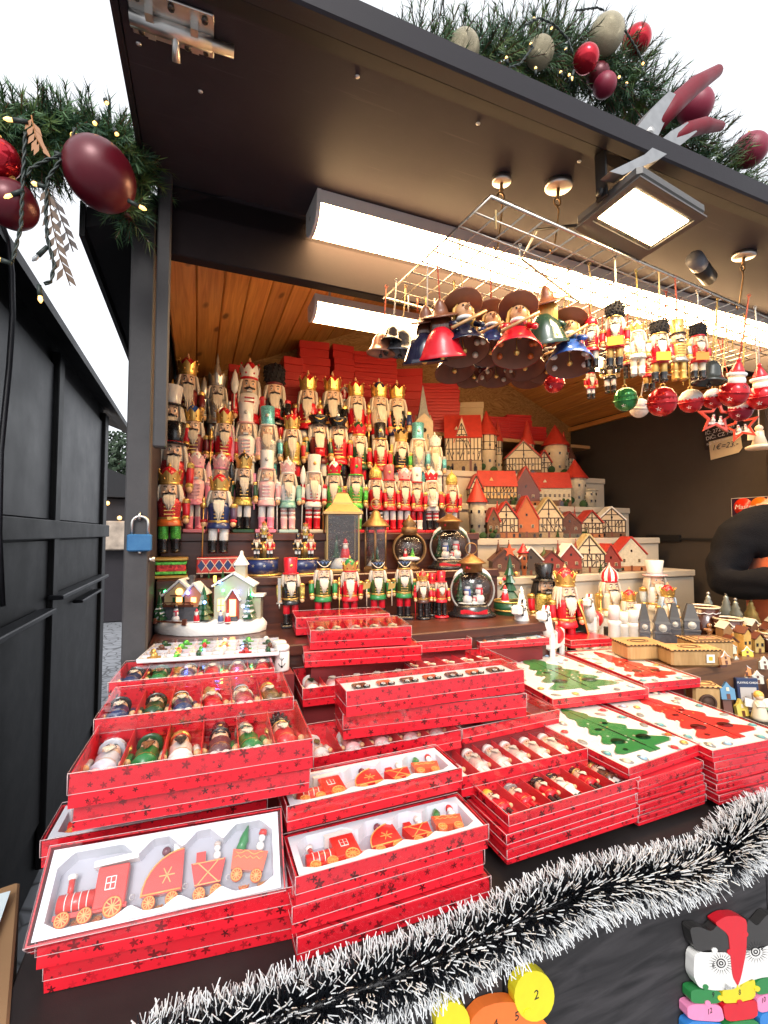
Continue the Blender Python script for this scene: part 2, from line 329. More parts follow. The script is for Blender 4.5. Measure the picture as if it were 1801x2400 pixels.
# sliding bolt latch under the flap's front corner
lp = at(395, 62, Z=2.297)
lt = part('bolt_latch', G().cbox(-0.055, 0.055, -0.026, 0.026, -0.003, 0.0, 0.0008), STEEL, stall, (lp.x + 0.006, lp.y + 0.004, flap_z(lp.y) - 0.0005), (TA, 0, R(-2)), (1.12, 1.55, 1.25))
part('barrel', G().tube([(-0.055, 0.004, -0.007), (0.052, 0.004, -0.007)], 0.0085, 10).box(-0.034, -0.024, -0.012, 0.018, -0.012, -0.003).box(0.024, 0.034, -0.012, 0.018, -0.012, -0.003), STEEL, lt)
part('bolt', G().tube([(-0.05, 0.004, -0.0075), (0.083, 0.004, -0.0075)], 0.0062, 10), STEEL, lt)
part('knob', G().tube([(0.003, 0.004, -0.01), (0.003, 0.022, -0.026)], [0.0045, 0.0062], 10), STEEL, lt)
for sx, sy in ((-0.043, -0.018), (0.0, -0.019), (0.043, -0.018), (-0.043, 0.02), (0.018, 0.021), (0.044, 0.02)):
    part('screw', SCREW, mat('dark_screw', (0.1, 0.09, 0.08), 0.4, 1.0), lt, (sx, sy, -0.003), key='screwd')
# counter, front boards, hidden risers
ct = part('counter_board', G().cbox(-0.20, 1.99, 0.603, 1.60, 0.918, 0.95, 0.004), COUNTER, stall)
part('counter_end', G().cbox(1.9905, 2.41, 0.603, 0.85, 0.918, 0.95, 0.004), COUNTER, ct)
part('edge_strip', G().cbox(-0.20, 2.41, 0.588, 0.6025, 0.902, 0.946, 0.003), COUNTER, ct)
for i in range(4):
    x0 = -0.20 + i * 0.66
    part('front_board', G().cbox(x0, x0 + 0.655, 0.630, 0.648, 0.02, 0.917, 0.003), CHALK, stall)
part('side_board', G().cbox(-0.20, -0.18, 0.6485, 1.22, 0.02, 0.917, 0.003), CHALK, stall)
RISER = mat('red_paper_riser', (0.16, 0.01, 0.012), 0.7)
part('goods_riser', G().cbox(1.32, 1.985, 0.95, 1.195, 0.951, 1.10, 0.003), wood_mat('pale_riser_wood', (0.16, 0.07, 0.03), (0.09, 0.04, 0.02), 0.5, (3, 40, 40), False), ct)
# stepped display stands
sb = part('display_steps', G().box(-0.108, 1.10, 1.225, 1.53, 0.951, 1.21), STEPBROWN, stall)
BST = [(1.2255, 1.21), (1.531, 1.36), (1.665, 1.5), (1.81, 1.665), (1.955, 1.83)]
for i, (y, z) in enumerate(BST):
    if i: part('step', G().cbox(-0.1078 , 1.10, y, y + 0.5 if i == 4 else BST[i + 1][0] - 0.0005 if i < 4 else 2.3, 1.0, z, 0.003), STEPBROWN, sb)
    part('step_nosing', G().cbox(-0.107, 1.099, y - 0.012, y - 0.0005, z - 0.028, z + 0.001, 0.003), STEPBROWN, sb)
sw = part('display_steps', G().box(1.115, 1.985, 1.20, 1.60, 0.951, 1.04), STEPWHITE, stall)
WST = [(1.60, 1.315), (1.765, 1.475), (1.92, 1.64), (2.06, 1.82)]
for i, (y, z) in enumerate(WST):
    part('step', G().cbox(1.13, 2.335 - i * 0.03, y, (WST[i + 1][0] - 0.0005) if i < 3 else 2.46, 1.0, z, 0.003), STEPWHITE, sw)
    part('step_nosing', G().cbox(1.131, 2.334 - i * 0.03, y - 0.010, y - 0.0005, z - 0.03, z + 0.001, 0.003), STEPWHITE, sw)

# ================================================================== lamps of the stall
LED = mat('lit_led_diffuser', (0.9, 0.85, 0.75), 0.4, var=0, emit=(1.0, 0.64, 0.31), estr=11.0)
LAMPW = mat('white_lamp_housing', (0.72, 0.70, 0.66), 0.4, var=0.06)
def batten(label, loc, length, w, h, tilt):
    t = thing('batten_lamp', label, 'lamp', loc, (tilt, 0, 0), 'strip lamps of the stall')
    hd_ = h * 0.40; part('housing', G().box(0.002, length - 0.002, -w / 2, w / 2, -hd_, 0.0), LAMPW, t)
    prof = [(-w / 2, -hd_ - 0.0005)] + [(-w / 2 * math.cos(PI * k / 10), -hd_ - 0.0005 - (h - hd_) * math.sin(PI * k / 10) ** 0.9) for k in range(1, 10)] + [(w / 2, -hd_ - 0.0005)]
    v = [(0.01, y, z) for y, z in prof] + [(length - 0.01, y, z) for y, z in prof]; n = len(prof)
    part('diffuser', G().add(v, [(i, i + 1, n + i + 1, n + i) for i in range(n - 1)], smooth=True), LED, t)
    for x0, x1 in ((0, 0.0098), (length - 0.0098, length)):
        q = [(y * 1.03, -0.0 if i in (0, n - 1) else z * 1.04) for i, (y, z) in enumerate(prof)]
        g = G().add([(x0, y, z) for y, z in q] + [(x1, y, z) for y, z in q], [tuple(range(n)), tuple(range(2 * n - 1, n - 1, -1))] + [(i, n + i, n + (i + 1) % n, (i + 1) % n) for i in range(n)])
        e = part('end_cap', g, LAMPW, t)
        part('screw', SCREW, STEEL, e, (x0 - 0.0005 if x0 == 0 else x1, 0, -h * 0.55), (0, R(90) if x0 == 0 else R(-90), 0), key='screw')
    return t
batten('long lit strip lamp fixed under the raised flap', (0.262, 1.149, flap_z(1.149) - 0.001), 2.2, 0.125, 0.078, TA)
b2 = batten('shorter lit strip lamp inside the stall below the pine boards', (0.325, 1.42, 2.235), 1.3, 0.10, 0.06, 0)
for x in (0.06, 1.2): part('hanger', G().tube([(x, 0, 0), (x, 0, ceil_z(0.325 + x) - 2.235 - 0.009)], 0.004, 6), STEEL, b2)

# ================================================================== neighbouring hut
nb = thing('neighbouring_hut', 'closed black wooden hut standing left of the stall', 'hut', (-0.62, 1.2, 0))
NX = lambda g: g
def nbp(name, x0, x1, y0, y1, z0, z1, m, c=0.004): return part(name, G().cbox(x0 + 0.62, x1 + 0.62, y0 - 1.2, y1 - 1.2, z0, z1, c), m, nb)
nbp('wall', -1.6, -0.622, 1.2, 3.75, 0.0, 2.42, NEIGHD)
for (y0, y1) in ((1.30, 2.47), (2.56, 3.62)):
    nbp('wall_panel', -0.62, -0.606, y0, y1, 1.56, 2.26, NEIGH)
    nbp('wall_panel', -0.62, -0.606, y0, y1, 0.25, 1.47, NEIGHD)
for (y0, y1) in ((2.472, 2.558), (1.21, 1.298), (3.622, 3.74)): nbp('batten', -0.62, -0.585, y0, y1, 0.05, 2.32, NEIGHD)
nbp('rail', -0.584, -0.565, 1.21, 3.74, 1.475, 1.555, NEIGHD)
nbp('rail', -0.584, -0.572, 1.3, 3.7, 1.535, 1.548, POSTGREY, 0.002)
for (y0, y1, z) in ((1.55, 2.35, 1.165), (2.45, 3.6, 1.205)): nbp('ledge', -0.60, -0.54, y0, y1, z, z + 0.02, NEIGH)
nbp('ledge', -0.60, -0.55, 2.9, 3.45, 1.13, 1.145, NEIGH)
g = G().add([(0.02, -0.2, 2.36), (0.12, -0.2, 2.30), (0.12, 3.2, 2.30), (0.02, 3.2, 2.36), (-1.0, -0.2, 2.75), (-1.0, 3.2, 2.75), (0.12, -0.2, 2.335), (0.12, 3.2, 2.335), (-1.0, -0.2, 2.8), (-1.0, 3.2, 2.8)],
            [(0, 1, 2, 3), (0, 3, 5, 4), (1, 6, 7, 2), (6, 8, 9, 7), (0, 4, 8, 6, 1), (3, 2, 7, 9, 5)])
part('roof', g, NEIGHD, nb)
# the hut's own dangling cable along the picture's left edge
p0, p1 = at(8, 560, X=-0.50), at(6, 1060, X=-0.50)
cb = [at(x, y, X=-0.50) for x, y in ((2, 520), (18, 560), (28, 640), (30, 740), (22, 860), (12, 960), (2, 1060), (-2, 1250), (6, 1420))]
o = part('cable', G().tube([p - Vector((-0.62, 1.2, 0)) for p in cb], 0.008, 8), mat('black_rubber', (0.02, 0.02, 0.024), 0.35), nb)
# ================================================================== nutcrackers
HAIRW = mat('white_doll_hair', (0.66, 0.58, 0.46), 0.85, var=0.15, sheen=0.2)
HAIRB = mat('black_doll_hair', (0.02, 0.015, 0.012), 0.8, var=0.1)
SKINM = P(SKIN, 0.35, 0.2); WOODM = P((0.72, 0.44, 0.22), 0.35, 0.2); BLACKM = P(BLACK, 0.25, 0.4); WHITEM = P(WHITE, 0.3, 0.3); GOLDM = P(GOLD, 0.3, 0, 0.75)
def glitter(name, col):
    m = mat(name, col, 0.3, 0.5, var=0); n, l, b = nodes_of(m)
    tc = n.new('ShaderNodeTexCoord'); vo = n.new('ShaderNodeTexVoronoi'); vo.inputs['Scale'].default_value = 140; l.new(tc.outputs['Object'], vo.inputs['Vector'])
    bw = n.new('ShaderNodeRGBToBW'); l.new(vo.outputs['Color'], bw.inputs[0])
    mx = n.new('ShaderNodeMix'); mx.data_type = 'RGBA'; mx.inputs[6].default_value = (*[c * 0.45 for c in col], 1); mx.inputs[7].default_value = (*[min(1, c * 2.2 + 0.05) for c in col], 1)
    l.new(bw.outputs[0], mx.inputs[0]); l.new(mx.outputs[2], b.inputs['Base Color'])
    bp = n.new('ShaderNodeBump'); bp.inputs['Strength'].default_value = 0.6; bp.inputs['Distance'].default_value = 0.004; l.new(bw.outputs[0], bp.inputs['Height']); l.new(bp.outputs[0], b.inputs['Normal'])
    return m
GLG = glitter('green_glitter', (0.08, 0.42, 0.05)); GLT = glitter('teal_glitter', (0.10, 0.38, 0.42)); GLGOLD = glitter('gold_glitter', (0.62, 0.36, 0.08)); GLRED = glitter('red_glitter', (0.55, 0.02, 0.02)); GLS = glitter('silver_glitter', (0.42, 0.40, 0.36))
def strands(seed, n, f, r=0.012):
    rr = random.Random(seed); g = G()
    for i in range(n):
        pts = f(i / (n - 1), rr); m = len(pts)
        g.tube(pts, [r * (0.6 + 0.5 * math.sin(PI * min(0.9, 0.2 + k / m))) * (0.35 if k == m - 1 else 1) for k in range(m)], 4, cap=False)
    return g
def g_hair(L=0.17, seed=3):
    def f(t, rr):
        a = -0.45 + t * (PI + 0.9); a += rr.uniform(-0.1, 0.1)      # from right cheek round the back to the left cheek
        x, y = math.cos(a), math.sin(a); k = rr.uniform(0.8, 1.25)
        return [(x * 0.085, y * 0.085, 0.15), (x * 0.118, y * 0.112, 0.125), (x * 0.132 * (0.9 + 0.1 * k), y * 0.125, 0.06), (x * 0.140 * k ** 0.35, y * 0.13, -0.01), (x * 0.135 * k ** 0.7, y * 0.125, -L * 0.42 * k)]
    g = strands(seed, 34, f, 0.017)
    g.lathe([(0.085, 0.14), (0.116, 0.1), (0.118, 0.02), (0.1, -0.04)], 14, TR(0, 0.018, 0), smooth=True)
    return g
def g_beard(L=0.2):
    def f(t, rr):
        x = (t - 0.5) * 0.105 + rr.uniform(-0.006, 0.006); q = 1 - (2 * t - 1) ** 2; ln = L * (0.55 + 0.45 * q) * rr.uniform(0.8, 1.1)
        return [(x, -0.098, 0.028), (x * 1.15, -0.125 - 0.01 * q, -0.02), (x * 1.05, -0.135 - 0.01 * q, -0.02 - ln * 0.5), (x * 0.6 + rr.uniform(-0.012, 0.012), -0.132, -ln)]
    return strands(5, 16, f, 0.013)
def g_head(): return G().lathe([(0.085, -0.005), (0.1, 0.005), (0.106, 0.03), (0.104, 0.1), (0.1, 0.15), (0.09, 0.165)], 16)
def g_face():        # nose, brows and cheeks stand off the head
    return G().add([(-0.016, -0.1, 0.055), (0.016, -0.1, 0.055), (0, -0.148, 0.058), (0, -0.1, 0.1)], [(0, 1, 2), (0, 2, 3), (2, 1, 3)]).sph(0.022, (-0.06, -0.082, 0.045), 8, 5).sph(0.022, (0.06, -0.082, 0.045), 8, 5)
def g_eye(): return G().sph(0.0125, seg=8, rings=6, sz=1.25).sph(0.0085, (0, -0.008, 0), 6, 5, mi=1, sz=1.2)
def g_stache(): 
    return G().tube([(-0.075, -0.082, 0.048), (-0.062, -0.1, 0.034), (-0.03, -0.112, 0.036), (0, -0.113, 0.045), (0.03, -0.112, 0.036), (0.062, -0.1, 0.034), (0.075, -0.082, 0.048)], [0.004, 0.009, 0.013, 0.009, 0.013, 0.009, 0.004], 6).tube([(-0.06, -0.092, 0.115), (-0.04, -0.101, 0.123), (-0.022, -0.105, 0.113)], 0.005, 5).tube([(0.06, -0.092, 0.115), (0.04, -0.101, 0.123), (0.022, -0.105, 0.113)], 0.005, 5)
def g_mouth():
    g = G().box(-0.035, 0.035, -0.112, -0.09, -0.002, 0.022)
    for k in range(5): g.box(-0.034 + k * 0.014, -0.024 + k * 0.014, -0.115, -0.111, 0.0, 0.020, mi=1)
    return g
def g_torso(): return G().lathe([(0.105, 0.40), (0.112, 0.44), (0.122, 0.52), (0.135, 0.62), (0.13, 0.66), (0.095, 0.686)], 16, sy=0.86)
def g_skirt(): return G().lathe([(0.142, 0.355), (0.146, 0.365), (0.128, 0.43), (0.11, 0.435)], 16, sy=0.9)
def g_belt(): return G().lathe([(0.117, 0.428), (0.122, 0.432), (0.122, 0.456), (0.117, 0.46)], 16, sy=0.9).box(-0.022, 0.022, -0.118, -0.104, 0.424, 0.462)
def g_buttons():
    g = G()
    for k in range(4):
        z = 0.49 + k * 0.043; y = -(0.104 + 0.02 * (z - 0.46) / 0.16) 
        for s in (-1, 1): g.sph(0.0105, (s * 0.052, y + 0.004, z), 6, 5)
        g.box(-0.05, 0.05, y - 0.004, y + 0.008, z - 0.005, z + 0.005)
    return g
def g_arm(): return G().tube([(0, 0, 0.012), (0.004, 0, -0.03), (0.008, -0.004, -0.11), (0.004, -0.02, -0.185)], [0.043, 0.046, 0.042, 0.036], 10)
def g_epaulet(): return G().lathe([(0.056, 0.0), (0.054, 0.018), (0.03, 0.034), (0.001, 0.036)], 10, cap1=False).lathe([(0.052, -0.022), (0.056, 0.0)], 10, cap0=False, cap1=False)
def g_cuff(): return G().tube([(0.004, -0.020, -0.172), (0.003, -0.026, -0.205)], [0.045, 0.043], 10)
def g_hand(): return G().sph(0.037, (0.002, -0.036, -0.225), 10, 7)
def g_leg(): return G().lathe([(0.05, 0.2), (0.056, 0.21), (0.055, 0.38), (0.05, 0.40)], 12)
def g_legstripe():
    g = G()
    for k in range(6): g.lathe([(0.0565, 0.2 + k * 0.031), (0.0565, 0.231 + k * 0.031)], 12, mi=k % 2)
    return g
def g_boot(): return G().lathe([(0.054, 0.048), (0.052, 0.09), (0.054, 0.17), (0.061, 0.195), (0.061, 0.208), (0.05, 0.21)], 12).sph(0.052, (0, -0.035, 0.068), 10, 6, sz=0.5, sy=1.35)
def g_base(): return G().cbox(-0.155, 0.155, -0.13, 0.13, 0.0, 0.046, 0.008)
def g_baser(): return G().lathe([(0.17, 0), (0.175, 0.012), (0.165, 0.04), (0.15, 0.046)], 20)
# hats sit on the head top (z = 0 there)
def crown_prof(r, r2, h0, h1, n, teeth):
    v, f = [], []; N = n * 4
    for k in range(N):
        a = 2 * PI * k / N; t = abs((k % 4) - 2) / 2.0; zt = h1 - (h1 - h0) * (1 - t) if teeth else h1
        rr = r + (r2 - r) * zt / h1
        v += [(r * math.cos(a), r * math.sin(a), -0.012), (rr * math.cos(a), rr * math.sin(a), zt), (rr * 0.9 * math.cos(a), rr * 0.9 * math.sin(a), zt), (r * 0.88 * math.cos(a), r * 0.88 * math.sin(a), 0.02)]
    for k in range(N):
        o, p = k * 4, ((k + 1) % N) * 4
        f += [(o, p, p + 1, o + 1), (o + 1, p + 1, p + 2, o + 2), (o + 2, p + 2, p + 3, o + 3)]
    f.append(tuple(k * 4 + 3 for k in range(N)))
    return v, f
def h_crown(h=0.15): return G().add(*crown_prof(0.106, 0.132, h * 0.62, h, 7, True), smooth=False)
def h_crownband(): return G().lathe([(0.108, -0.012), (0.114, -0.008), (0.114, 0.012), (0.109, 0.016)], 18, cap0=False, cap1=False)
def h_dome(h=0.15): return G().lathe([(0.095, 0.02), (0.1, h * 0.55), (0.085, h * 1.0), (0.05, h * 1.28), (0.01, h * 1.38)], 14, cap0=False)
def h_finial(h=0.15): return G().sph(0.02, (0, 0, h * 1.45), 8, 6).sph(0.012, (0, 0, h * 1.62), 6, 5)
def h_jewels(h=0.15):
    g = G()
    for k in range(7):
        a = 2 * PI * k / 7 - PI / 2; g.sph(0.0125, (0.135 * math.cos(a), 0.135 * math.sin(a), h * 1.04), 6, 5); g.sph(0.012, (0.118 * math.cos(a + 0.45), 0.118 * math.sin(a + 0.45), h * 0.35), 6, 5)
    return g
def h_tall(h=0.24): return G().lathe([(0.1, -0.008), (0.1, 0.02), (0.108, h), (0.1, h + 0.008)], 18)
def h_brim(): return G().lathe([(0.125, -0.014), (0.132, -0.008), (0.125, 0.006), (0.1, 0.01)], 18)
def h_badge(): return G().lathe([(0.026, 0), (0.026, 0.006), (0.012, 0.012)], 8, TR(0, -0.104, 0.12) @ RX(PI / 2))
def h_shako(): return G().lathe([(0.104, -0.008), (0.1, 0.03), (0.112, 0.13), (0.114, 0.145), (0.1, 0.15)], 18)
def h_shakopeak(): return G().lathe([(0.105, -0.005), (0.15, -0.02), (0.148, -0.026), (0.1, -0.014)], 12, TR(0, -0.015, 0))
def h_chain(): return G().tube([(0.112 * math.sin(t), -0.118 * math.cos(t) - 0.004, 0.125 - 0.085 * math.cos(t * 1.05) ** 2) for t in [x * 0.17 - 1.36 for x in range(17)]], 0.0075, 5)
def h_zig():
    g = G()
    for k in range(12):
        a = 2 * PI * k / 12; b = a + PI / 12; c = a + PI / 6
        P3 = lambda t, z, r=0.1135: (r * math.cos(t), r * math.sin(t), z)
        g.add([P3(a, 0.128), P3(b, 0.075, 0.1085), P3(c, 0.128)], [(0, 1, 2)])
    return g
def h_cap(): return G().lathe([(0.107, -0.01), (0.108, 0.03), (0.145, 0.085), (0.14, 0.1), (0.06, 0.115), (0.001, 0.118)], 18, cap1=False, sy=0.9)
def h_bear(): 
    g = strands(11, 90, lambda t, rr: (lambda a, z: [(0.085 * math.cos(a), 0.085 * math.sin(a), z), (0.135 * math.cos(a), 0.135 * math.sin(a), z + 0.012), (0.15 * math.cos(a), 0.15 * math.sin(a), z + rr.uniform(-0.02, 0.02))])(t * PI * 2 * 9.7, 0.02 + 0.19 * ((t * 37.3) % 1)), 0.016)
    return g.lathe([(0.105, -0.01), (0.13, 0.06), (0.135, 0.15), (0.1, 0.23), (0.04, 0.25)], 14)
def h_cone(): return G().lathe([(0.108, 0.0), (0.1, 0.07), (0.07, 0.15), (0.05, 0.17), (0.055, 0.2), (0.03, 0.27), (0.022, 0.29), (0.026, 0.31), (0.004, 0.42)], 14)
def h_onion(): return G().lathe([(0.11, 0.0), (0.125, 0.05), (0.11, 0.13), (0.05, 0.19), (0.015, 0.22), (0.004, 0.27)], 16)
def h_onions():
    g = G(); N = 16; prof = [(0.111, 0.0), (0.127, 0.05), (0.112, 0.13), (0.052, 0.19), (0.017, 0.22), (0.004, 0.27)]
    for k in range(N):
        a0, a1 = 2 * PI * k / N, 2 * PI * (k + 1) / N
        v = [(r * math.cos(a), r * math.sin(a), z) for r, z in prof for a in (a0, a1)]
        g.add(v, [(2 * i, 2 * i + 1, 2 * i + 3, 2 * i + 2) for i in range(len(prof) - 1)], mi=k % 2, smooth=True)
    return g
def h_top(): return G().lathe([(0.1, 0.0), (0.098, 0.05), (0.12, 0.2), (0.112, 0.206)], 18)
def h_topbrim(): return G().lathe([(0.155, -0.012), (0.162, -0.004), (0.155, 0.004), (0.1, 0.008)], 18)
def g_staff(): return G().cyl(0.009, 0.0, 0.62, 6).lathe([(0.012, 0.6), (0.032, 0.63), (0.03, 0.66), (0.014, 0.68), (0.024, 0.70), (0.004, 0.76)], 8)
def g_spear(): return G().cyl(0.009, 0.0, 0.68, 6).lathe([(0.012, 0.66), (0.04, 0.7), (0.05, 0.77), (0.03, 0.87), (0.003, 0.93)], 8, sy=0.5)
def g_sword(): return G().box(-0.022, 0.022, -0.006, 0.006, 0.28, 0.66).box(-0.045, 0.045, -0.012, 0.012, 0.26, 0.28).cyl(0.012, 0.18, 0.26, 6)
def g_drum(): return G().cyl(0.07, 0, 0.09, 14, T=TR(0, -0.15, 0.43) ).torus(0.072, 0.008, 14, 5, TR(0, -0.15, 0.432)).torus(0.072, 0.008, 14, 5, TR(0, -0.15, 0.52))
HATS = {
 'crown': lambda c: [('hat', h_crown, c[0], 'h_crown'), ('hat_band', h_crownband, c[1], 'h_cb'), ('hat_dome', h_dome, c[2], 'h_dome'), ('finial', h_finial, c[3], 'h_fin'), ('jewels', h_jewels, c[1], 'h_jew')],
 'tall': lambda c: [('hat', h_tall, c[0], 'h_tall'), ('hat_brim', h_brim, c[1], 'h_brim'), ('badge', h_badge, c[2], 'h_badge')],
 'shako': lambda c: [('hat', h_shako, c[0], 'h_shako'), ('hat_band', h_crownband, c[1], 'h_cb'), ('hat_chain', h_chain, c[2], 'h_chain'), ('zigzag_trim', h_zig, c[3], 'h_zig')],
 'cap': lambda c: [('hat', h_cap, c[0], 'h_cap'), ('hat_peak', h_shakopeak, c[0], 'h_peak'), ('hat_chain', h_chain, c[1], 'h_chain'), ('badge', h_badge, c[2], 'h_badge')],
 'bear': lambda c: [('hat', h_bear, c[0], 'h_bear'), ('hat_band', h_crownband, c[1], 'h_cb')],
 'cone': lambda c: [('hat', h_crown, c[0], 'h_crown'), ('hat_spire', h_cone, c[0], 'h_cone'), ('hat_band', h_crownband, c[1], 'h_cb')],
 'onion': lambda c: [('hat', h_onion, c[0], 'h_onion'), ('hat_band', h_crownband, c[1], 'h_cb')],
 'onions': lambda c: [('hat', h_onions, [c[0], c[2]], 'h_onions'), ('hat_band', h_crownband, c[1], 'h_cb')],
 'top': lambda c: [('hat', h_top, c[0], 'h_top'), ('hat_brim', h_topbrim, c[1], 'h_tb'), ('hat_band', h_crownband, c[2], 'h_cb')],
}
PROPS = {'staff': g_staff, 'spear': g_spear, 'sword': g_sword, 'drum': g_drum}
def nutcracker(label, loc, h, s, rotz=0.0, group='nutcrackers on the brown steps', tilt=0.0, name='nutcracker', rot=None, cat='nutcracker'):
    t = thing(name, label, cat, loc, rot if rot is not None else (0, tilt + rnd.uniform(-0.025, 0.025), rotz + rnd.uniform(-0.08, 0.08)), group, h)
    coat, arm, pants, boots, trim = s['coat'], s.get('arm', s['coat']), s['pants'], s['boots'], s.get('trim', GOLDM)
    skin = s.get('skin', SKINM); hair = s.get('hair', HAIRW); beard = s.get('beard', HAIRW); st = s.get('stache', BLACKM)
    if s.get('base') is not None: part('base', g_baser if s.get('round') else g_base, s['base'], t, key='nbr' if s.get('round') else 'nb')
    for sx in (-1, 1):
        lg = part('leg', g_legstripe if s.get('stripe') else g_leg, [pants, s['stripe']] if s.get('stripe') else pants, t, (sx * 0.066, 0, 0), key='nls' if s.get('stripe') else 'nl')
        part('boot', g_boot, boots, lg, key='nbt')
    bd = part('body', g_torso, coat, t, key='nt')
    part('coat_skirt', g_skirt, s.get('skirt', coat), bd, key='nsk'); part('belt', g_belt, trim, bd, key='nbl'); part('buttons', g_buttons, s.get('btn', trim), bd, key='nbn')
    for sx in (-1, 1):
        a = part('arm', g_arm, arm, t, (sx * 0.172, 0, 0.635), (rnd.uniform(-0.22, 0.12), 0, 0), (sx, 1, 1), key='na')
        part('epaulet', g_epaulet, trim, a, (0, 0, 0.008), key='ne'); part('cuff', g_cuff, s.get('cuff', trim), a, key='nc'); part('hand', g_hand, s.get('hand', WOODM), a, key='nh')
    hd = part('head', g_head, skin, t, (0, 0, 0.69), key='nhd')
    part('nose_and_cheeks', g_face, skin, hd, key='nf'); part('mouth', g_mouth, [BLACKM, WHITEM], hd, key='nm')
    if st: part('moustache', g_stache, st, hd, key='ns')
    for sx in (-1, 1): part('eye', g_eye, [WHITEM, BLACKM], hd, (sx * 0.042, -0.095, 0.088), key='ney')
    if hair: q = rnd.randrange(5); part('hair', lambda: g_hair(0.13 + 0.03 * q, 3 + q), hair, hd, None, (0, 0, rnd.uniform(-0.15, 0.15)), key='nhr%d' % q)
    if beard: q = rnd.randrange(4); part('beard', lambda: g_beard(0.15 + 0.04 * q), beard, hd, key='nbd%d' % q)
    hat = None
    for nm, fn, m, k in HATS[s['hat'][0]](s['hat'][1:]):
        if hat is None: hat = part(nm, fn, m, t, (0, 0, 0.845), key=k)
        else: part(nm, fn, m, hat, key=k)
    if s.get('prop'):
        k, m = s['prop']; part({'staff': 'staff', 'spear': 'spear', 'sword': 'sword', 'drum': 'drum'}[k], PROPS[k], m, t, (0 if k == 'drum' else -0.182 * s.get('pside', 1), 0 if k == 'drum' else -0.062, 0.0 if k != 'sword' else 0.12), key='np' + k)
    return t
redM = P(RED); pinkM = P(PINK, 0.4); lpink = P((0.82, 0.46, 0.46), 0.4); mintM = P(MINT); greenM = P(GREEN); navyM = P(NAVY); maroon = P((0.16, 0.012, 0.015)); brownM = P(BROWN); creamM = P((0.70, 0.60, 0.44)); silverM = P((0.50, 0.48, 0.43), 0.3, 0, 0.7); tealM = P(TEAL); dgreen = P((0.012, 0.07, 0.025)); orangeM = P((0.62, 0.13, 0.02)); greyM = P((0.25, 0.24, 0.23)); blueM = P((0.03, 0.10, 0.38)); lblue = P((0.30, 0.48, 0.66))
CR = lambda band, dome, top=None, gold=None: ('crown', gold or GOLDM, band, dome, top or WOODM)
def fix(px, ytop, ybot, Y, tot=1.0):           # where a figure stands at depth Y and how tall it is
    a, b = at(px, ybot, Y=Y), at(px, ytop, Y=Y)
    return a, (b.z - a.z) / tot
# full-height fraction with each hat (crown with finial 1.08, tall 1.095, shako 0.995, cap .965, bear 1.1, cone 1.265, onion 1.115, top 1.05)
HT = {'crown': 1.08, 'tall': 1.095, 'shako': 0.995, 'cap': 0.965, 'bear': 1.1, 'cone': 1.265, 'onion': 1.115, 'onions': 1.115, 'top': 1.05}
def face_cam(p): return -math.atan2(p.x, p.y) * 0.7
def row(px, ytop, Y, z, s, label, h=None, dr=0.0, group='nutcrackers on the brown steps', tilt=0.0):
    """stand a nutcracker on the step at depth Y, height z so that its top meets the sight line px, ytop"""
    top = at(px, ytop, Y=Y); hh = h or (top.z - z) / HT[s['hat'][0]]
    o = nutcracker(label, (top.x, Y, z), hh, s, face_cam(top) + dr, group, tilt)
    if 'brown steps' in group: o.scale = (hh * 0.85, hh * 0.88, hh)
    return o
S = dict
ZB, ZC, ZD = 1.501, 1.666, 1.831
# ---- top step
YD = 2.05
row(440, 832, 1.99, ZD, S(coat=maroon, arm=maroon, pants=WHITEM, boots=BLACKM, hat=CR(GOLDM, redM), prop=('staff', GOLDM), trim=GOLDM), 'maroon coated nutcracker with red topped gold crown, leftmost on the top step', dr=0.1)
row(509, 828, YD, ZD, S(coat=silverM, arm=silverM, pants=silverM, boots=silverM, hat=('cone', silverM, silverM), trim=silverM, skin=P((0.55, 0.46, 0.36)), prop=('spear', silverM)), 'silver grey nutcracker with spired hat and tall spear', dr=0.1)
row(583, 842, YD, ZD, S(coat=WHITEM, arm=redM, pants=WHITEM, boots=redM, hat=('crown', WHITEM, redM, redM, WOODM), skirt=redM, trim=redM, prop=('spear', WHITEM), beard=None), 'white coated nutcracker with white crown and red sleeves on the top step')
row(646, 853, YD, ZD, S(coat=BLACKM, arm=BLACKM, pants=redM, boots=BLACKM, hat=('bear', mat('black_fur', (0.01, 0.008, 0.01), 0.9, bump=0.5), maroon), trim=redM, prop=('drum', redM)), 'black drummer nutcracker in tall fur hat on the top step')
for i, (px, y, c, a, dome, sk) in enumerate(((723, 872, redM, redM, redM, redM), (781, 874, BLACKM, BLACKM, redM, BLACKM), (838, 888, redM, redM, redM, redM), (890, 890, creamM, redM, navyM, redM), (933, 894, BLACKM, navyM, maroon, navyM))):
    row(px, y, YD - 0.01 * i, ZD, S(coat=c, arm=a, pants=WHITEM, boots=BLACKM, hat=CR(GOLDM, dome), skirt=sk, prop=('staff', GOLDM) if i in (1, 3) else None), ['red coated nutcracker with gold crown below the stacked red boxes', 'black coated nutcracker with tall gold crown and sceptre', 'red coated nutcracker with leaning red dome crown on the top step', 'cream bearded nutcracker with blue topped gold crown', 'black coated nutcracker with white cape and gold crown'][i], dr=rnd.uniform(-0.1, 0.15))
row(805, 902, 2.14, ZD, S(coat=redM, pants=WHITEM, boots=redM, hat=('crown', redM, WHITEM, WHITEM, WOODM)), 'small red and white nutcracker peeping between two crowned ones at the top')
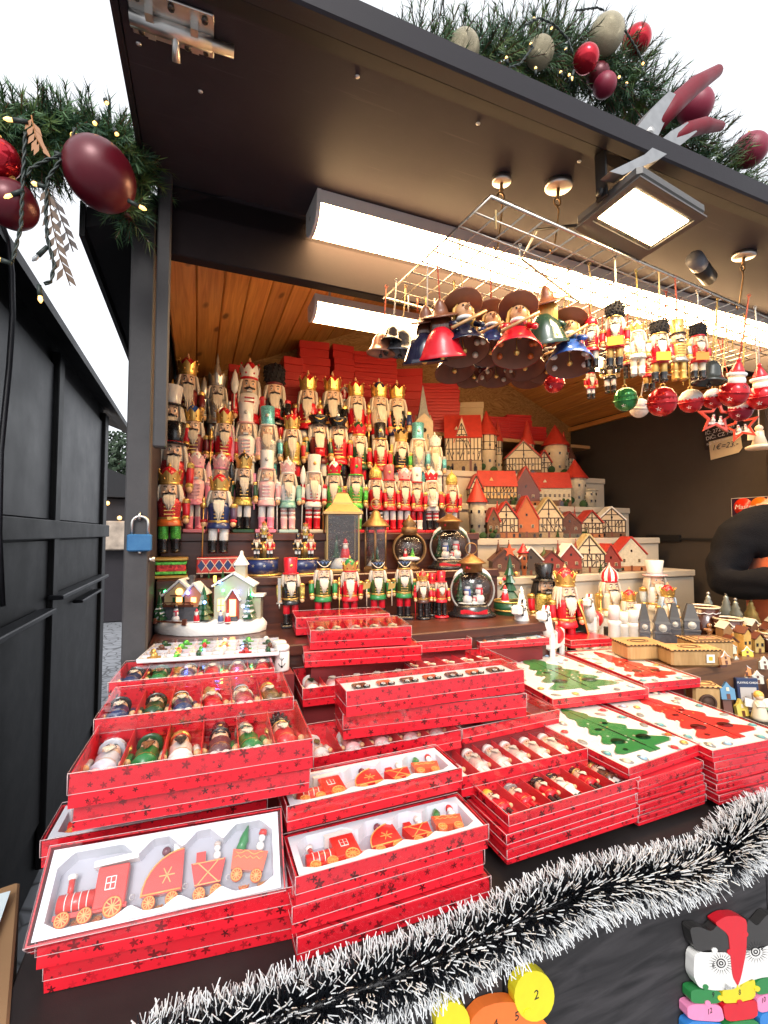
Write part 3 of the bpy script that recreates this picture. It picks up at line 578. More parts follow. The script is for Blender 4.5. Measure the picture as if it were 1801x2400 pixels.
# ---- third step
YC = 1.885
row(400, 905, 1.87, ZC, S(coat=GLRED, arm=redM, pants=redM, boots=BLACKM, hat=('top', WHITEM, BLACKM, redM), trim=GOLDM), 'nutcracker half hidden by the grey bar with white top hat', h=None)
specsC = [
 (459, 945, S(coat=maroon, arm=maroon, pants=BLACKM, boots=BLACKM, hat=CR(GOLDM, blueM), prop=('spear', silverM)), 'long bearded nutcracker with small blue topped crown'),
 (524, 950, S(coat=redM, arm=redM, pants=WHITEM, boots=BLACKM, hat=CR(GOLDM, redM), prop=('staff', GOLDM)), 'nutcracker with shiny red domed crown next to the pink one'),
 (579, 946, S(coat=WHITEM, arm=lpink, pants=WHITEM, boots=lpink, hat=('tall', WHITEM, lpink, silverM), trim=lpink, beard=None, stache=None, prop=('sword', pinkM)), 'white and pink nutcracker in tall white hat with pink sword, upper one'),
 (633, 954, S(coat=GLS, arm=GLT, pants=GLT, boots=WHITEM, hat=('tall', GLT, WHITEM, silverM), trim=silverM, stache=None), 'nutcracker with glittering teal tall hat left of the red crown'),
 (688, 966, S(coat=GLGOLD, arm=redM, pants=redM, boots=BLACKM, hat=CR(GOLDM, redM), prop=('staff', GOLDM)), 'gold coated nutcracker with round red crown'),
 (747, 972, S(coat=maroon, arm=dgreen, pants=WHITEM, boots=BLACKM, hat=('cap', BLACKM, GOLDM, GOLDM), prop=('drum', redM)), 'drummer nutcracker in wide black cap with gold braid'),
 (795, 978, S(coat=redM, arm=redM, pants=BLACKM, boots=BLACKM, hat=('cap', BLACKM, GOLDM, silverM)), 'red coated nutcracker in wide black cap'),
 (843, 984, S(coat=dgreen, arm=redM, pants=redM, boots=BLACKM, hat=('crown', redM, GOLDM, dgreen, GOLDM)), 'green waistcoated nutcracker with red crown'),
 (893, 992, S(coat=redM, arm=redM, pants=WHITEM, boots=BLACKM, hat=('tall', BLACKM, GOLDM, GOLDM), btn=GOLDM), 'red gold braided nutcracker in tall black hat'),
 (938, 1000, S(coat=BLACKM, arm=GLG, pants=WHITEM, boots=BLACKM, hat=('crown', GOLDM, GOLDM, BLACKM, GOLDM), prop=('sword', GOLDM)), 'black coated nutcracker with glittering green sleeves'),
 (980, 992, S(coat=GLS, arm=GLT, pants=GLT, boots=WHITEM, hat=('tall', GLT, WHITEM, silverM), trim=silverM, stache=None), 'nutcracker with glittering teal tall hat beside the timbered castle'),
 (1022, 1015, S(coat=WHITEM, arm=GLT, pants=WHITEM, boots=WHITEM, hat=('crown', WHITEM, silverM, WHITEM, WHITEM), trim=silverM, stache=None), 'white nutcracker with white crown beside the timbered castle')]
for px, y, s, lb in specsC: row(px, y, YC, ZC, s, lb, dr=rnd.uniform(-0.1, 0.1))
# ---- second step
YB = 1.745
WST_ = WHITEM
pk = S(coat=lpink, arm=pinkM, pants=WHITEM, boots=pinkM, hat=('crown', lpink, pinkM, WHITEM, lpink), skirt=pinkM, trim=lpink, base=pinkM, beard=None, stache=None, prop=('spear', lpink))
row(458, 1053, YB, ZB, pk, 'all pink nutcracker with pink crown, front one by the grey post', dr=0.05)
row(517, 1058, YB + 0.02, ZB, pk, 'all pink nutcracker half hidden behind the white bearded king')
specsB = [
 (571, 1056, S(coat=BLACKM, arm=dgreen, pants=WHITEM, boots=BLACKM, hat=CR(GOLDM, BLACKM, GOLDM), skirt=GLGOLD, base=dgreen, prop=('spear', BLACKM)), 'black coated nutcracker with gold crown on a green base'),
 (626, 1056, S(coat=lpink, arm=lpink, pants=WHITEM, boots=pinkM, hat=('tall', WHITEM, lpink, silverM), trim=WHITEM, base=pinkM, beard=None, stache=None, prop=('sword', pinkM)), 'pale pink nutcracker in tall white hat, lower one'),
 (677, 1072, S(coat=WHITEM, arm=mintM, pants=WHITEM, boots=lpink, stripe=P((0.55, 0.3, 0.28)), hat=('crown', lpink, WHITEM, WHITEM, WHITEM), trim=mintM, base=P((0.45, 0.62, 0.55)), prop=('staff', WHITEM), skirt=mintM), 'mint and white nutcracker with striped legs and pearl sceptre'),
 (734, 1066, S(coat=WHITEM, arm=WHITEM, pants=WHITEM, boots=redM, stripe=redM, hat=('tall', mat('white_plush', (0.78, 0.74, 0.66), 0.9, bump=0.6), WHITEM, GOLDM), trim=redM, base=creamM, stache=None, prop=('spear', WHITEM)), 'white nutcracker in tall plush hat with red striped legs'),
 (784, 1076, S(coat=GLG, arm=redM, pants=redM, boots=GLG, hat=('crown', redM, GLG, WHITEM, WHITEM), base=redM, prop=('staff', GOLDM)), 'green glitter nutcracker with red and white crown behind the lantern'),
 (832, 1074, S(coat=GLG, arm=GLG, pants=WHITEM, boots=GLG, hat=('tall', redM, GLG, GLG), base=redM), 'green nutcracker in tall red hat behind the lantern'),
 (883, 1084, S(coat=redM, arm=redM, pants=BLACKM, boots=BLACKM, stripe=WHITEM, hat=('onion', GLGOLD, redM), base=redM, prop=('staff', WHITEM)), 'red nutcracker with orange gold onion hat and black striped legs'),
 (914, 1090, S(coat=redM, arm=redM, pants=WHITEM, boots=redM, hat=('tall', P((0.42, 0.10, 0.12)), redM, GOLDM), base=redM), 'red nutcracker in tall dusky rose hat'),
 (946, 1092, S(coat=redM, arm=redM, pants=WHITEM, boots=redM, hat=('crown', lpink, redM, WHITEM, redM), base=redM, prop=('staff', WHITEM)), 'red nutcracker with pale pink crown and white legs'),
 (976, 1096, S(coat=redM, arm=redM, pants=redM, boots=WHITEM, hat=('tall', WHITEM, redM, silverM), base=redM), 'red nutcracker in tall white hat above the bronze globe'),
 (1014, 1096, S(coat=WHITEM, arm=redM, pants=WHITEM, boots=BLACKM, stripe=redM, hat=('crown', redM, WHITEM, WHITEM, WHITEM), base=redM, prop=('drum', WHITEM)), 'white and red nutcracker with red crown above the snow globe'),
 (1057, 1100, S(coat=redM, arm=redM, pants=WHITEM, boots=BLACKM, hat=('onion', GLGOLD, GOLDM), base=redM), 'red nutcracker with golden onion hat beside the toy houses')]
for px, y, s, lb in specsB: row(px, y, YB, ZB, s, lb, dr=rnd.uniform(-0.08, 0.08))
# big one with flowered black hat at the left
row(404, 965, 1.71, 1.501, S(coat=GLRED, arm=redM, pants=WHITEM, boots=BLACKM, hat=('top', BLACKM, BLACKM, redM), trim=GLGOLD, prop=('staff', GOLDM)), 'large nutcracker with flowered black hat beside the grey bar', h=0.355, dr=0.1)
# ================================================================== front ranks, lanterns, globes, lit village
def stand(px, ytop, ybase, Z=None, Y=None):
    p = at(px, ybase, Z=Z) if Z is not None else at(px, ybase, Y=Y)
    return p, (ybase - ytop) * mpp(p)
# two kings standing on painted boxes
YA = 1.60; ZA = 1.361
bx = at(403, 1305, Y=YA); bz = bx.z
mb = thing('music_box', 'red and gold music box with green bands under the leftmost nutcracker', 'music box', (bx.x, YA, ZA))
hh = bz - ZA
part('box_body', G().cbox(-0.042, 0.042, -0.042, 0.042, 0.012, hh - 0.012, 0.004), GLRED, mb)
for z0 in (0, hh - 0.010): part('gold_rim', G().cbox(-0.048, 0.048, -0.048, 0.048, z0, z0 + 0.0098, 0.003), GOLDM, mb)
for z0 in (0.0125, hh - 0.023): part('green_band', G().cbox(-0.044, 0.044, -0.044, 0.044, z0, z0 + 0.010, 0.002), GLG, mb)
row(402, 1088, YA, bz, S(coat=GLRED, arm=redM, pants=GLG, boots=BLACKM, skirt=orangeM, hat=CR(GOLDM, redM, GOLDM), trim=GOLDM, prop=('staff', GOLDM)), 'king nutcracker with green glitter legs standing on a music box', dr=0.0, group='nutcrackers at the front of the steps')
bx2 = at(513, 1305, Y=YA)
pb = thing('patterned_box', 'red box with navy diamond pattern under the white bearded king', 'box', (bx2.x, YA, ZA))
hb = bx2.z - ZA; W2 = 0.066
part('box_body', G().cbox(-W2, W2, -0.035, 0.035, 0.012, hb, 0.003), P((0.50, 0.03, 0.025)), pb)
for k in range(5):
    x = -W2 + 0.0135 + k * 0.0262
    part('diamond', lambda: G().prism([(0, -0.016), (0.011, 0), (0, 0.016), (-0.011, 0)], 0, 0.0012, RX(PI / 2)), navyM, pb, (x, -0.0352, 0.012 + (hb - 0.012) / 2), key='dia')
    for s in (-1, 1): part('diamond_line', lambda: G().box(-0.0008, 0.0008, -0.001, 0, -0.021, 0.021), creamM, pb, (x + 0.0131, -0.0353, 0.012 + (hb - 0.012) / 2), (0, s * R(35), 0), key='dl')
for z in (0.0135, hb - 0.003): part('cream_edge', G().box(-W2, W2, -0.0368, -0.0352, z - 0.0012, z + 0.0012), creamM, pb)
for x in (-W2 + 0.015, W2 - 0.015): part('foot', G().cyl(0.004, 0, 0.012, 8), creamM, pb, (x, -0.02, 0))
row(514, 1106, YA, bx2.z, S(coat=navyM, arm=P((0.10, 0.05, 0.09)), pants=WHITEM, boots=BLACKM, hat=CR(GOLDM, redM), skirt=navyM, trim=GOLDM, cuff=redM, prop=('staff', GOLDM)), 'white bearded king nutcracker with red domed gold crown on a patterned box', dr=0.05, group='nutcrackers at the front of the steps')
# musical drums carrying three small nutcrackers each
for i, (px, nm) in enumerate(((616, 'left'), (712, 'right'))):
    p = at(px, 1354, Y=1.58); z1 = at(px, 1309, Y=1.58).z; rr = 37 * mpp(p)
    d = thing('musical_drum', ('blue drum with silver stars next to the diamond patterned box', 'blue drum with silver stars behind the red hatted nutcracker')[i], 'drum', (p.x, 1.595, 1.361), group='blue drums with little nutcrackers')
    h = z1 - 1.361
    part('drum_shell', G().cyl(rr, 0.006, h, 24), navyM, d); part('foot_rim', G().lathe([(rr * 1.25, 0), (rr * 1.25, 0.004), (rr * 1.02, 0.0062)], 24), GOLDM, d); part('top_rim', G().torus(rr, 0.003, 24, 6, TR(0, 0, h)), GOLDM, d)
    for a in (-0.7, 0.0, 0.6):
        x, y = rr * math.sin(a), -rr * math.cos(a)
        part('star', lambda: G().prism([((0.006 if k % 2 == 0 else 0.0026) * math.cos(PI / 2 + k * PI / 5), (0.006 if k % 2 == 0 else 0.0026) * math.sin(PI / 2 + k * PI / 5)) for k in range(10)], 0, 0.0012, RX(PI / 2)), silverM, d, (x, y, h * 0.6), (0, 0, a), key='star6')
    for (dx, dy, y0, c, hat, what) in ((-14, -0.012, 1248, BLACKM, ('tall', BLACKM, maroon, GOLDM), 'black'), (17, -0.016, 1254, redM, CR(GOLDM, redM), 'red')):
        q = at(px + dx, 1309, Y=1.58 + dy); hgt = 52 * mpp(q) / HT[hat[0]] * 1.15
        nutcracker('small %s nutcracker in front on the %s blue drum' % (what, nm), (q.x, 1.58 + dy, z1), hgt, S(coat=c, pants=WHITEM, boots=BLACKM, hat=hat), face_cam(q), 'little nutcrackers on the drums')
    q = at(px + 3, 1300, Y=1.62); pz = z1 + 0.055
    part('pedestal', G().cyl(0.016, h, pz - 1.361, 12, TR(q.x - p.x, 0.022, 0)), GOLDM, d)
    nutcracker('small gold crowned nutcracker raised on the middle of the %s blue drum' % nm, (q.x, 1.617, pz), 0.066, S(coat=GLGOLD, arm=brownM, pants=WHITEM, boots=BLACKM, hat=CR(GOLDM, redM)), face_cam(q), 'little nutcrackers on the drums')
# front row on the lowest brown step
YF, ZF = 1.45, 1.211
fr = S(pants=redM, boots=BLACKM, trim=GOLDM)
SHK = ('shako', BLACKM, GOLDM, creamM, P((0.10, 0.16, 0.30)))
specF = [(684, 1306, S(coat=BLACKM, arm=GLGOLD, hat=('tall', redM, redM, GOLDM), prop=('sword', silverM), **fr), 'front nutcracker in tall red hat with anchor badge and sword'),
 (757, 1311, S(coat=P((0.05, 0.09, 0.02)), arm=greenM, skirt=greenM, hat=SHK, **fr), 'green front nutcracker in braided shako next to the red hatted one'),
 (822, 1305, S(coat=redM, arm=redM, skirt=redM, hat=('crown', GOLDM, redM, greenM, GOLDM), prop=('staff', GOLDM), **fr), 'red front nutcracker with green topped gold crown'),
 (887, 1314, S(coat=P((0.05, 0.09, 0.02)), arm=greenM, skirt=greenM, hat=SHK, **fr), 'green front nutcracker in braided shako with small axe, in the middle of the row'),
 (946, 1312, S(coat=P((0.05, 0.09, 0.02)), arm=greenM, skirt=greenM, hat=SHK, **fr), 'green front nutcracker in braided shako showing both red legs')]
for px, y, s, lb in specF:
    s['base'] = BLACKM
    row(px, y, YF, ZF, s, lb, dr=rnd.uniform(-0.05, 0.05), group='nutcrackers at the front of the steps')
for px in (887, 946):       # small gold axes held up beside the head
    q = at(px - 27, 1373, Y=YF - 0.03); a = thing('toy_axe', 'small gold toy axe held by the %s shako nutcracker' % ('middle' if px == 887 else 'right hand'), 'axe', tuple(q))
    part('axe_head', G().prism([(-0.014, -0.012), (0.010, -0.007), (0.014, 0.012), (0.003, 0.007), (-0.010, 0.013)], -0.002, 0.002, RX(PI / 2)), GOLDM, a); part('handle', G().cyl(0.0018, -0.065, 0.012, 6), creamM, a)
for px, y, s, lb, hh in ((1012, 1336, S(coat=redM, pants=BLACKM, boots=BLACKM, hat=('tall', redM, redM, GOLDM), base=BLACKM, round=1), 'small red hatted nutcracker behind the gold crowned one', 0.135),
 (993, 1336, S(coat=P((0.09, 0.03, 0.02)), arm=redM, pants=BLACKM, boots=BLACKM, hat=CR(GOLDM, redM), base=BLACKM, round=1, prop=('staff', redM)), 'small gold crowned nutcracker with red cane beside the snow globe', None),
 (1035, 1338, S(coat=redM, pants=BLACKM, boots=BLACKM, hat=('tall', redM, redM, GOLDM), base=redM, round=1), 'small red nutcracker on red base touching the front snow globe', None)):
    row(px, y, 1.47 if hh else 1.42, ZF, s, lb, h=hh, group='nutcrackers at the front of the steps')

# ---- clear glass for thin walls
def glass_mat(name, tint=(1, 1, 1), refl=1.0, haze=0.0):
    m = mat(name, (1, 1, 1), 0.05, var=0); n, l = m.node_tree.nodes, m.node_tree.links; n.clear()
    o = n.new('ShaderNodeOutputMaterial'); t = n.new('ShaderNodeBsdfTransparent'); t.inputs[0].default_value = (*tint, 1)
    gl = n.new('ShaderNodeBsdfGlossy'); gl.inputs['Roughness'].default_value = 0.06; ge = n.new('ShaderNodeNewGeometry'); dt = n.new('ShaderNodeVectorMath'); dt.operation = 'DOT_PRODUCT'; l.new(ge.outputs['Normal'], dt.inputs[0]); l.new(ge.outputs['Incoming'], dt.inputs[1])
    ca = math_node(n, l, 'SUBTRACT', 1.0, math_node(n, l, 'ABSOLUTE', dt.outputs['Value'])); fres = math_node(n, l, 'MULTIPLY_ADD', math_node(n, l, 'POWER', ca, 5.0), 0.95, 0.05)
    tc = n.new('ShaderNodeTexCoord'); nz = n.new('ShaderNodeTexNoise'); nz.inputs['Scale'].default_value = 35; nz.inputs['Detail'].default_value = 2; l.new(tc.outputs['Object'], nz.inputs['Vector'])
    bp = n.new('ShaderNodeBump'); bp.inputs['Strength'].default_value = 0.25; bp.inputs['Distance'].default_value = 0.003; l.new(nz.outputs['Fac'], bp.inputs['Height']); l.new(bp.outputs[0], gl.inputs['Normal'])
    k = math_node(n, l, 'MULTIPLY_ADD', fres, refl, haze); k = math_node(n, l, 'MINIMUM', k, 0.9)
    mx = n.new('ShaderNodeMixShader'); l.new(k, mx.inputs[0]); l.new(t.outputs[0], mx.inputs[1]); l.new(gl.outputs[0], mx.inputs[2])
    out = mx.outputs[0]
    l.new(out, o.inputs[0])
    return m
GLASS = glass_mat('clear_glass', (0.97, 0.96, 0.95), 1.0)
BRONZE = mat('aged_bronze', (0.30, 0.17, 0.07), 0.42, 0.8, var=0.35, scale=90, bump=0.2); BRASS = mat('brushed_brass', (0.36, 0.24, 0.10), 0.48, 0.85, var=0.2, scale=90)
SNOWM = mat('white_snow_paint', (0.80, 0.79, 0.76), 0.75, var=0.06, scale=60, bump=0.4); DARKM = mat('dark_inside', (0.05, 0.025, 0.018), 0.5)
def specks(n, f, r=0.0016, seed=1):
    rr = random.Random(seed); g = G()
    for i in range(n):
        p = f(rr); s = r * rr.uniform(0.5, 1.3); g.add([(p[0] - s, p[1], p[2]), (p[0] + s, p[1], p[2]), (p[0], p[1] - s, p[2] + s), (p[0], p[1] + s, p[2] - s * 0.7)], [(0, 1, 2), (0, 3, 1), (0, 2, 3), (1, 3, 2)])
    return g
def fir(h, r, seed, tiers=6):
    rr = random.Random(seed); g = G()
    for i in range(tiers):
        t = i / tiers; z0 = h * (0.1 + 0.8 * t); R0 = r * (1 - t * 0.85); N = 11; v = [(0, 0, z0 + h * 0.26)]
        for k in range(N):
            a = 2 * PI * k / N; q = R0 * rr.uniform(0.75, 1.1) * (1 if k % 2 else 0.72); v.append((q * math.cos(a), q * math.sin(a), z0 - h * 0.02 * rr.random()))
        g.add(v, [(0, 1 + k, 1 + (k + 1) % N) for k in range(N)])
    return g
def small_santa(parent, loc, h, body=None):
    b = part('santa_body', G().lathe([(0.22, 0.0), (0.24, 0.1), (0.2, 0.4), (0.14, 0.6)], 10, sy=0.8), body or redM, parent, loc, None, h, key='ssb')
    part('santa_head', G().sph(0.13, (0, -0.02, 0.68), 8, 6), SKINM, b, key='ssh'); part('santa_beard', G().sph(0.13, (0, -0.08, 0.6), 8, 6, sz=1.1, sy=0.7), WHITEM, b, key='ssbd')
    part('santa_hat', G().lathe([(0.13, 0.74), (0.09, 0.88), (0.02, 1.0)], 8), body or redM, b, key='sshat'); part('fur_trim', G().torus(0.13, 0.035, 10, 5, TR(0, 0, 0.74)).torus(0.22, 0.035, 12, 5, TR(0, 0, 0.06)), WHITEM, b, key='ssfur')
def snowman(parent, loc, h, scarf=None):
    b = part('snowman', G().sph(0.24, (0, 0, 0.22), 10, 7).sph(0.18, (0, 0, 0.55), 10, 7).sph(0.14, (0, 0, 0.80), 10, 7), SNOWM, parent, loc, None, h, key='snm')
    part('snowman_scarf', G().torus(0.13, 0.045, 10, 5, TR(0, 0, 0.68)).box(0.04, 0.12, -0.19, -0.15, 0.42, 0.68), scarf or redM, b, key='snms'); part('snowman_hat', G().cyl(0.12, 0.9, 1.06, 10).cyl(0.18, 0.89, 0.91, 12), BLACKM, b, key='snmh')
# rectangular brass lantern with a santa
p, _ = stand(803, 1145, 1357, Y=1.59); mp = mpp(p)
L = thing('glitter_lantern', 'square brass lantern filled with glitter and a santa', 'lantern', (p.x, 1.60, 1.361), (0, 0, face_cam(p)))
w2, hb2 = 36 * mp, 0.205
part('base_plate', G().cbox(-w2 * 1.1, w2 * 1.1, -w2 * 1.1, w2 * 1.1, 0, 0.014, 0.003), BRASS, L)
for sx in (-1, 1):
    for sy in (-1, 1): part('corner_post', lambda: G().box(-0.0028, 0.0028, -0.0028, 0.0028, 0.014, hb2), BRASS, L, (sx * w2, sy * w2, 0), key='lcp')
for a in range(4): part('pane', lambda: G().box(-w2 + 0.003, w2 - 0.003, -0.001, 0.001, 0.016, hb2 - 0.002), GLASS, L, ((0, -w2, 0), (w2, 0, 0), (0, w2, 0), (-w2, 0, 0))[a], (0, 0, a * PI / 2), key='lpane')
rf = part('lantern_roof', G().lathe([(w2 * 1.78, hb2), (w2 * 1.75, hb2 + 0.008), (w2 * 0.95, hb2 + 0.036), (w2 * 0.9, hb2 + 0.042), (w2 * 0.5, hb2 + 0.075), (w2 * 0.1, hb2 + 0.082)], 4, RZ(PI / 4), smooth=False), BRASS, L)
part('handle', G().tube([(-0.02, 0, hb2 + 0.066), (-0.012, 0, hb2 + 0.095), (0, 0, hb2 + 0.104), (0.012, 0, hb2 + 0.095), (0.02, 0, hb2 + 0.066)], 0.0022, 6), BRASS, rf)
part('snow_floor', G().cyl(w2 * 0.85, 0.0145, 0.05, 16, r2=w2 * 0.4), SNOWM, L); small_santa(L, (0.012, -0.01, 0.045), 0.075)
part('snow_tree', fir(0.09, 0.018, 3), dgreen, L, (-0.018, 0.0, 0.045))
part('snow_specks', specks(420, lambda r: (r.uniform(-w2, w2) * 0.9, r.uniform(-w2, w2) * 0.9, r.uniform(0.03, hb2 - 0.01)), 0.0015), mat('bright_glitter', (0.85, 0.82, 0.75), 0.15, 0.9), L)
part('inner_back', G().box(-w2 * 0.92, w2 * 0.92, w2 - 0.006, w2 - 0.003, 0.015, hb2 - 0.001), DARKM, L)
# six-sided bronze lantern
p = at(881, 1357, Y=1.60); mp = mpp(p)
L = thing('glitter_lantern', 'six sided dark bronze lantern with ring handle', 'lantern', (p.x, 1.60, 1.361), (0, 0, 0.1)); r6 = 27 * mp; hl = (1357 - 1254) * mp
part('base_plate', G().lathe([(r6 * 1.15, 0), (r6 * 1.15, 0.01), (r6, 0.02)], 6, smooth=False), BRONZE, L)
for k in range(6):
    a = k * PI / 3; part('corner_post', lambda: G().cyl(0.0026, 0.018, hl, 6), BRONZE, L, (r6 * math.cos(a), r6 * math.sin(a), 0), key='hcp')
    part('pane', lambda: G().box(-r6 * 0.48, r6 * 0.48, -0.0008, 0.0008, 0.02, hl - 0.002), GLASS, L, (r6 * 0.866 * math.cos(a + PI / 6), r6 * 0.866 * math.sin(a + PI / 6), 0), (0, 0, a + PI / 6 + PI / 2), key='hpane')
rf = part('lantern_roof', G().lathe([(r6 * 1.25, hl), (r6 * 1.2, hl + 0.006), (r6 * 0.72, hl + 0.026), (r6 * 0.5, hl + 0.036), (r6 * 0.36, hl + 0.055), (r6 * 0.14, hl + 0.062)], 12), BRONZE, L)
part('ring', G().torus(0.019, 0.0025, 18, 6, TR(0, 0, hl + 0.084) @ RX(PI / 2)), BRONZE, rf); part('snow_floor', G().cyl(r6 * 0.8, 0.02, 0.04, 12, r2=r6 * 0.4), SNOWM, L)
part('snow_tree', fir(0.055, 0.014, 8), dgreen, L, (0.006, 0, 0.036)); part('snow_tree', fir(0.04, 0.011, 9), dgreen, L, (-0.014, -0.006, 0.032))
# round bronze lantern globe
p = at(960, 1357, Y=1.60); mp = mpp(p); zc = at(960, 1287, Y=1.60).z - 1.361; rg = 37 * mp
L = thing('round_lantern_globe', 'round bronze lantern globe with little santa and tree inside', 'snow globe', (p.x, 1.60, 1.361), (0, 0, face_cam(p)))
part('foot', G().lathe([(0.038, 0), (0.04, 0.008), (0.022, 0.02), (0.03, zc - rg + 0.006), (0.02, zc - rg + 0.014)], 16), BRONZE, L)
part('globe_glass', G().sph(rg, (0, 0, zc), 24, 16, sy=0.7), GLASS, L); part('bronze_ring', G().torus(rg * 1.02, 0.004, 28, 6, TR(0, -0.012, zc) @ RX(PI / 2)).torus(rg * 1.02, 0.004, 28, 6, TR(0, 0.016, zc) @ RX(PI / 2)), BRONZE, L)
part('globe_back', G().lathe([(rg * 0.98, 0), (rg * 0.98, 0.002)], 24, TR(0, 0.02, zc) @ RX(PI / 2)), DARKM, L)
part('cap', G().lathe([(rg * 0.5, zc + rg * 0.88), (rg * 0.52, zc + rg + 0.02), (rg * 0.35, zc + rg + 0.028), (rg * 0.5, zc + rg + 0.035), (rg * 0.1, zc + rg + 0.06), (0.003, zc + rg + 0.07)], 16), BRONZE, L)
small_santa(L, (-0.016, -0.008, zc - rg * 0.62), 0.04); part('snow_tree', fir(0.045, 0.015, 4), GLG, L, (0.012, -0.006, zc - rg * 0.66)); part('snow_floor', G().sph(rg * 0.72, (0, 0, zc - rg * 0.62), 16, 8, sz=0.25, sy=0.7), SNOWM, L)
part('snow_specks', specks(160, lambda r: (r.uniform(-rg, rg) * 0.7, r.uniform(-0.012, 0.012), zc + r.uniform(-rg, rg) * 0.65), 0.0014, 2), mat('bright_glitter', (0.85, 0.82, 0.75), 0.15, 0.9), L)
# two snowman globes
for i, (px, yc, rp, Y, zs, ybase, lb) in enumerate(((1054, 1281, 46, 1.60, 1.361, 1357, 'snowman snow globe with lantern top, the rear one on the higher step'), (1106, 1383, 50, 1.41, 1.211, 1466, 'snowman snow globe with red banner, the front one'))):
    c = at(px, yc, Y=Y); mp = mpp(c); rg = rp * mp; zc = c.z - zs
    L = thing('snow_globe', lb, 'snow globe', (c.x, Y, zs), (0, 0, face_cam(c)), 'snowman globes')
    part('globe_base', G().lathe([(rg * 1.12, 0), (rg * 1.14, 0.008), (rg * 0.9, 0.016), (rg * 0.84, zc - rg * 0.75), (rg * 0.7, zc - rg * 0.6)], 28, sy=0.75), BLACKM, L)
    part('globe_glass', G().sph(rg, (0, 0, zc), 28, 18, sy=0.7), GLASS, L); part('globe_rim', G().torus(rg * 1.0, 0.004, 30, 6, TR(0, -0.016, zc) @ RX(PI / 2)), silverM, L)
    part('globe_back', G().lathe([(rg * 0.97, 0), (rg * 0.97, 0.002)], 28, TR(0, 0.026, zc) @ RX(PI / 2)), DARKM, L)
    bn = part('banner', G().add([(-0.046 + 0.0115 * k, -0.045 - 0.012 * math.sin(PI * k / 8), (zc - rg) * 0.35 + 0.004 * math.sin(k) + zz) for zz in (0, 0.02) for k in range(9)], [(k, k + 1, 10 + k, 9 + k) for k in range(8)]), redM, L)
    text('banner_lettering', 'Merry Christmas', 0.0105, P((0.15, 0.0, 0.0)), bn, (0.0, -0.0585, (zc - rg) * 0.35 + 0.0105), (PI / 2, 0, 0), 0.0003)
    part('snow_ledge', G().tube([(rg * math.cos(t), -0.01, zc + rg * math.sin(t)) for t in [0.55 + k * 0.2 for k in range(11)]], [0.006, 0.009, 0.011, 0.012, 0.013, 0.014, 0.013, 0.012, 0.011, 0.009, 0.005], 8), SNOWM, L)
    part('needles', strands(21 + i, 60, lambda t, r: (lambda a: [(rg * math.cos(a), -0.016, zc + rg * math.sin(a)), (rg * 0.88 * math.cos(a + r.uniform(-0.1, 0.1)), -0.03, zc + rg * 0.9 * math.sin(a))])(0.5 + t * 2.2), 0.0025), dgreen, L)
    cp = part('cap', G().lathe([(rg * 0.55, zc + rg * 0.85), (rg * 0.5, zc + rg + 0.016), (rg * 0.72, zc + rg + 0.02), (rg * 0.6, zc + rg + 0.026), (rg * 0.3, zc + rg + 0.04), (rg * 0.08, zc + rg + 0.052)], 18), BRONZE, L)
    part('ring_handle', G().torus(0.02, 0.0022, 20, 6, TR(0, 0, zc + rg + 0.07) @ RX(PI / 2)), BRONZE, cp); part('berries', G().sph(0.006, (-0.02, -0.03, zc + rg + 0.006), 8, 6).sph(0.005, (-0.012, -0.033, zc + rg + 0.003), 8, 6), redM, L)
    part('snow_floor', G().sph(rg * 0.8, (0, 0, zc - rg * 0.7), 16, 8, sz=0.22, sy=0.6), SNOWM, L)
    snowman(L, (-rg * 0.22, -0.012, zc - rg * 0.62), rg * 0.95, P((0.04, 0.10, 0.38))); snowman(L, (rg * 0.32, -0.010, zc - rg * 0.62), rg * 1.05, redM); snowman(L, (rg * 0.08, -0.024, zc - rg * 0.72), rg * 0.6, redM)
    part('snow_tree', fir(rg * 1.2, rg * 0.28, 5 + i), dgreen, L, (-rg * 0.5, 0.008, zc - rg * 0.6)); part('snow_tree', fir(rg * 1.0, rg * 0.24, 15 + i), dgreen, L, (rg * 0.0, 0.012, zc - rg * 0.5))
    part('snow_specks', specks(140, lambda r: (r.uniform(-rg, rg) * 0.7, r.uniform(-0.016, 0.016), zc + r.uniform(-rg, rg) * 0.65), 0.0014, 4), SNOWM, L)

# ---- lit winter village on the low step by the post
p0 = at(365, 1488, Z=1.212); p1 = at(630, 1484, Z=1.212); VW = (p1 - p0).length; VO = (p0 + p1) / 2
V = thing('lit_village_scene', 'snowy toy village with lit windows and coloured lamps by the post', 'village scene', (VO.x, VO.y + 0.055, 1.2115), (0, 0, math.atan2(p1.y - p0.y, p1.x - p0.x)))
u = VW / 275.0       # one photo pixel here
g = G(); N = 28
ring = [((VW / 2) * math.cos(2 * PI * k / N) * (1 + 0.04 * math.sin(3 * k)), 0.075 * math.sin(2 * PI * k / N) * (1 + 0.06 * math.cos(5 * k)), 0) for k in range(N)]
v = ring + [(x * 1.02, y * 1.02, 0.02) for x, y, z in ring] + [(x * 0.94, y * 0.92, 0.032 + 0.003 * math.sin(k * 1.7)) for k, (x, y, z) in enumerate(ring)] + [(0, 0, 0.036)]
f = [(a * N + k, a * N + (k + 1) % N, (a + 1) * N + (k + 1) % N, (a + 1) * N + k) for a in range(2) for k in range(N)] + [(2 * N + k, 2 * N + (k + 1) % N, 3 * N) for k in range(N)]
part('snow_base', g.add(v, f, smooth=True), SNOWM, V)
WALLC = P((0.50, 0.38, 0.20), 0.6, 0); STONE = mat('toy_stone', (0.10, 0.10, 0.11), 0.7, var=0.5, scale=120); WARMWIN = mat('warm_lit_window', (0.9, 0.5, 0.2), 0.4, emit=(1.0, 0.45, 0.12), estr=1.2)
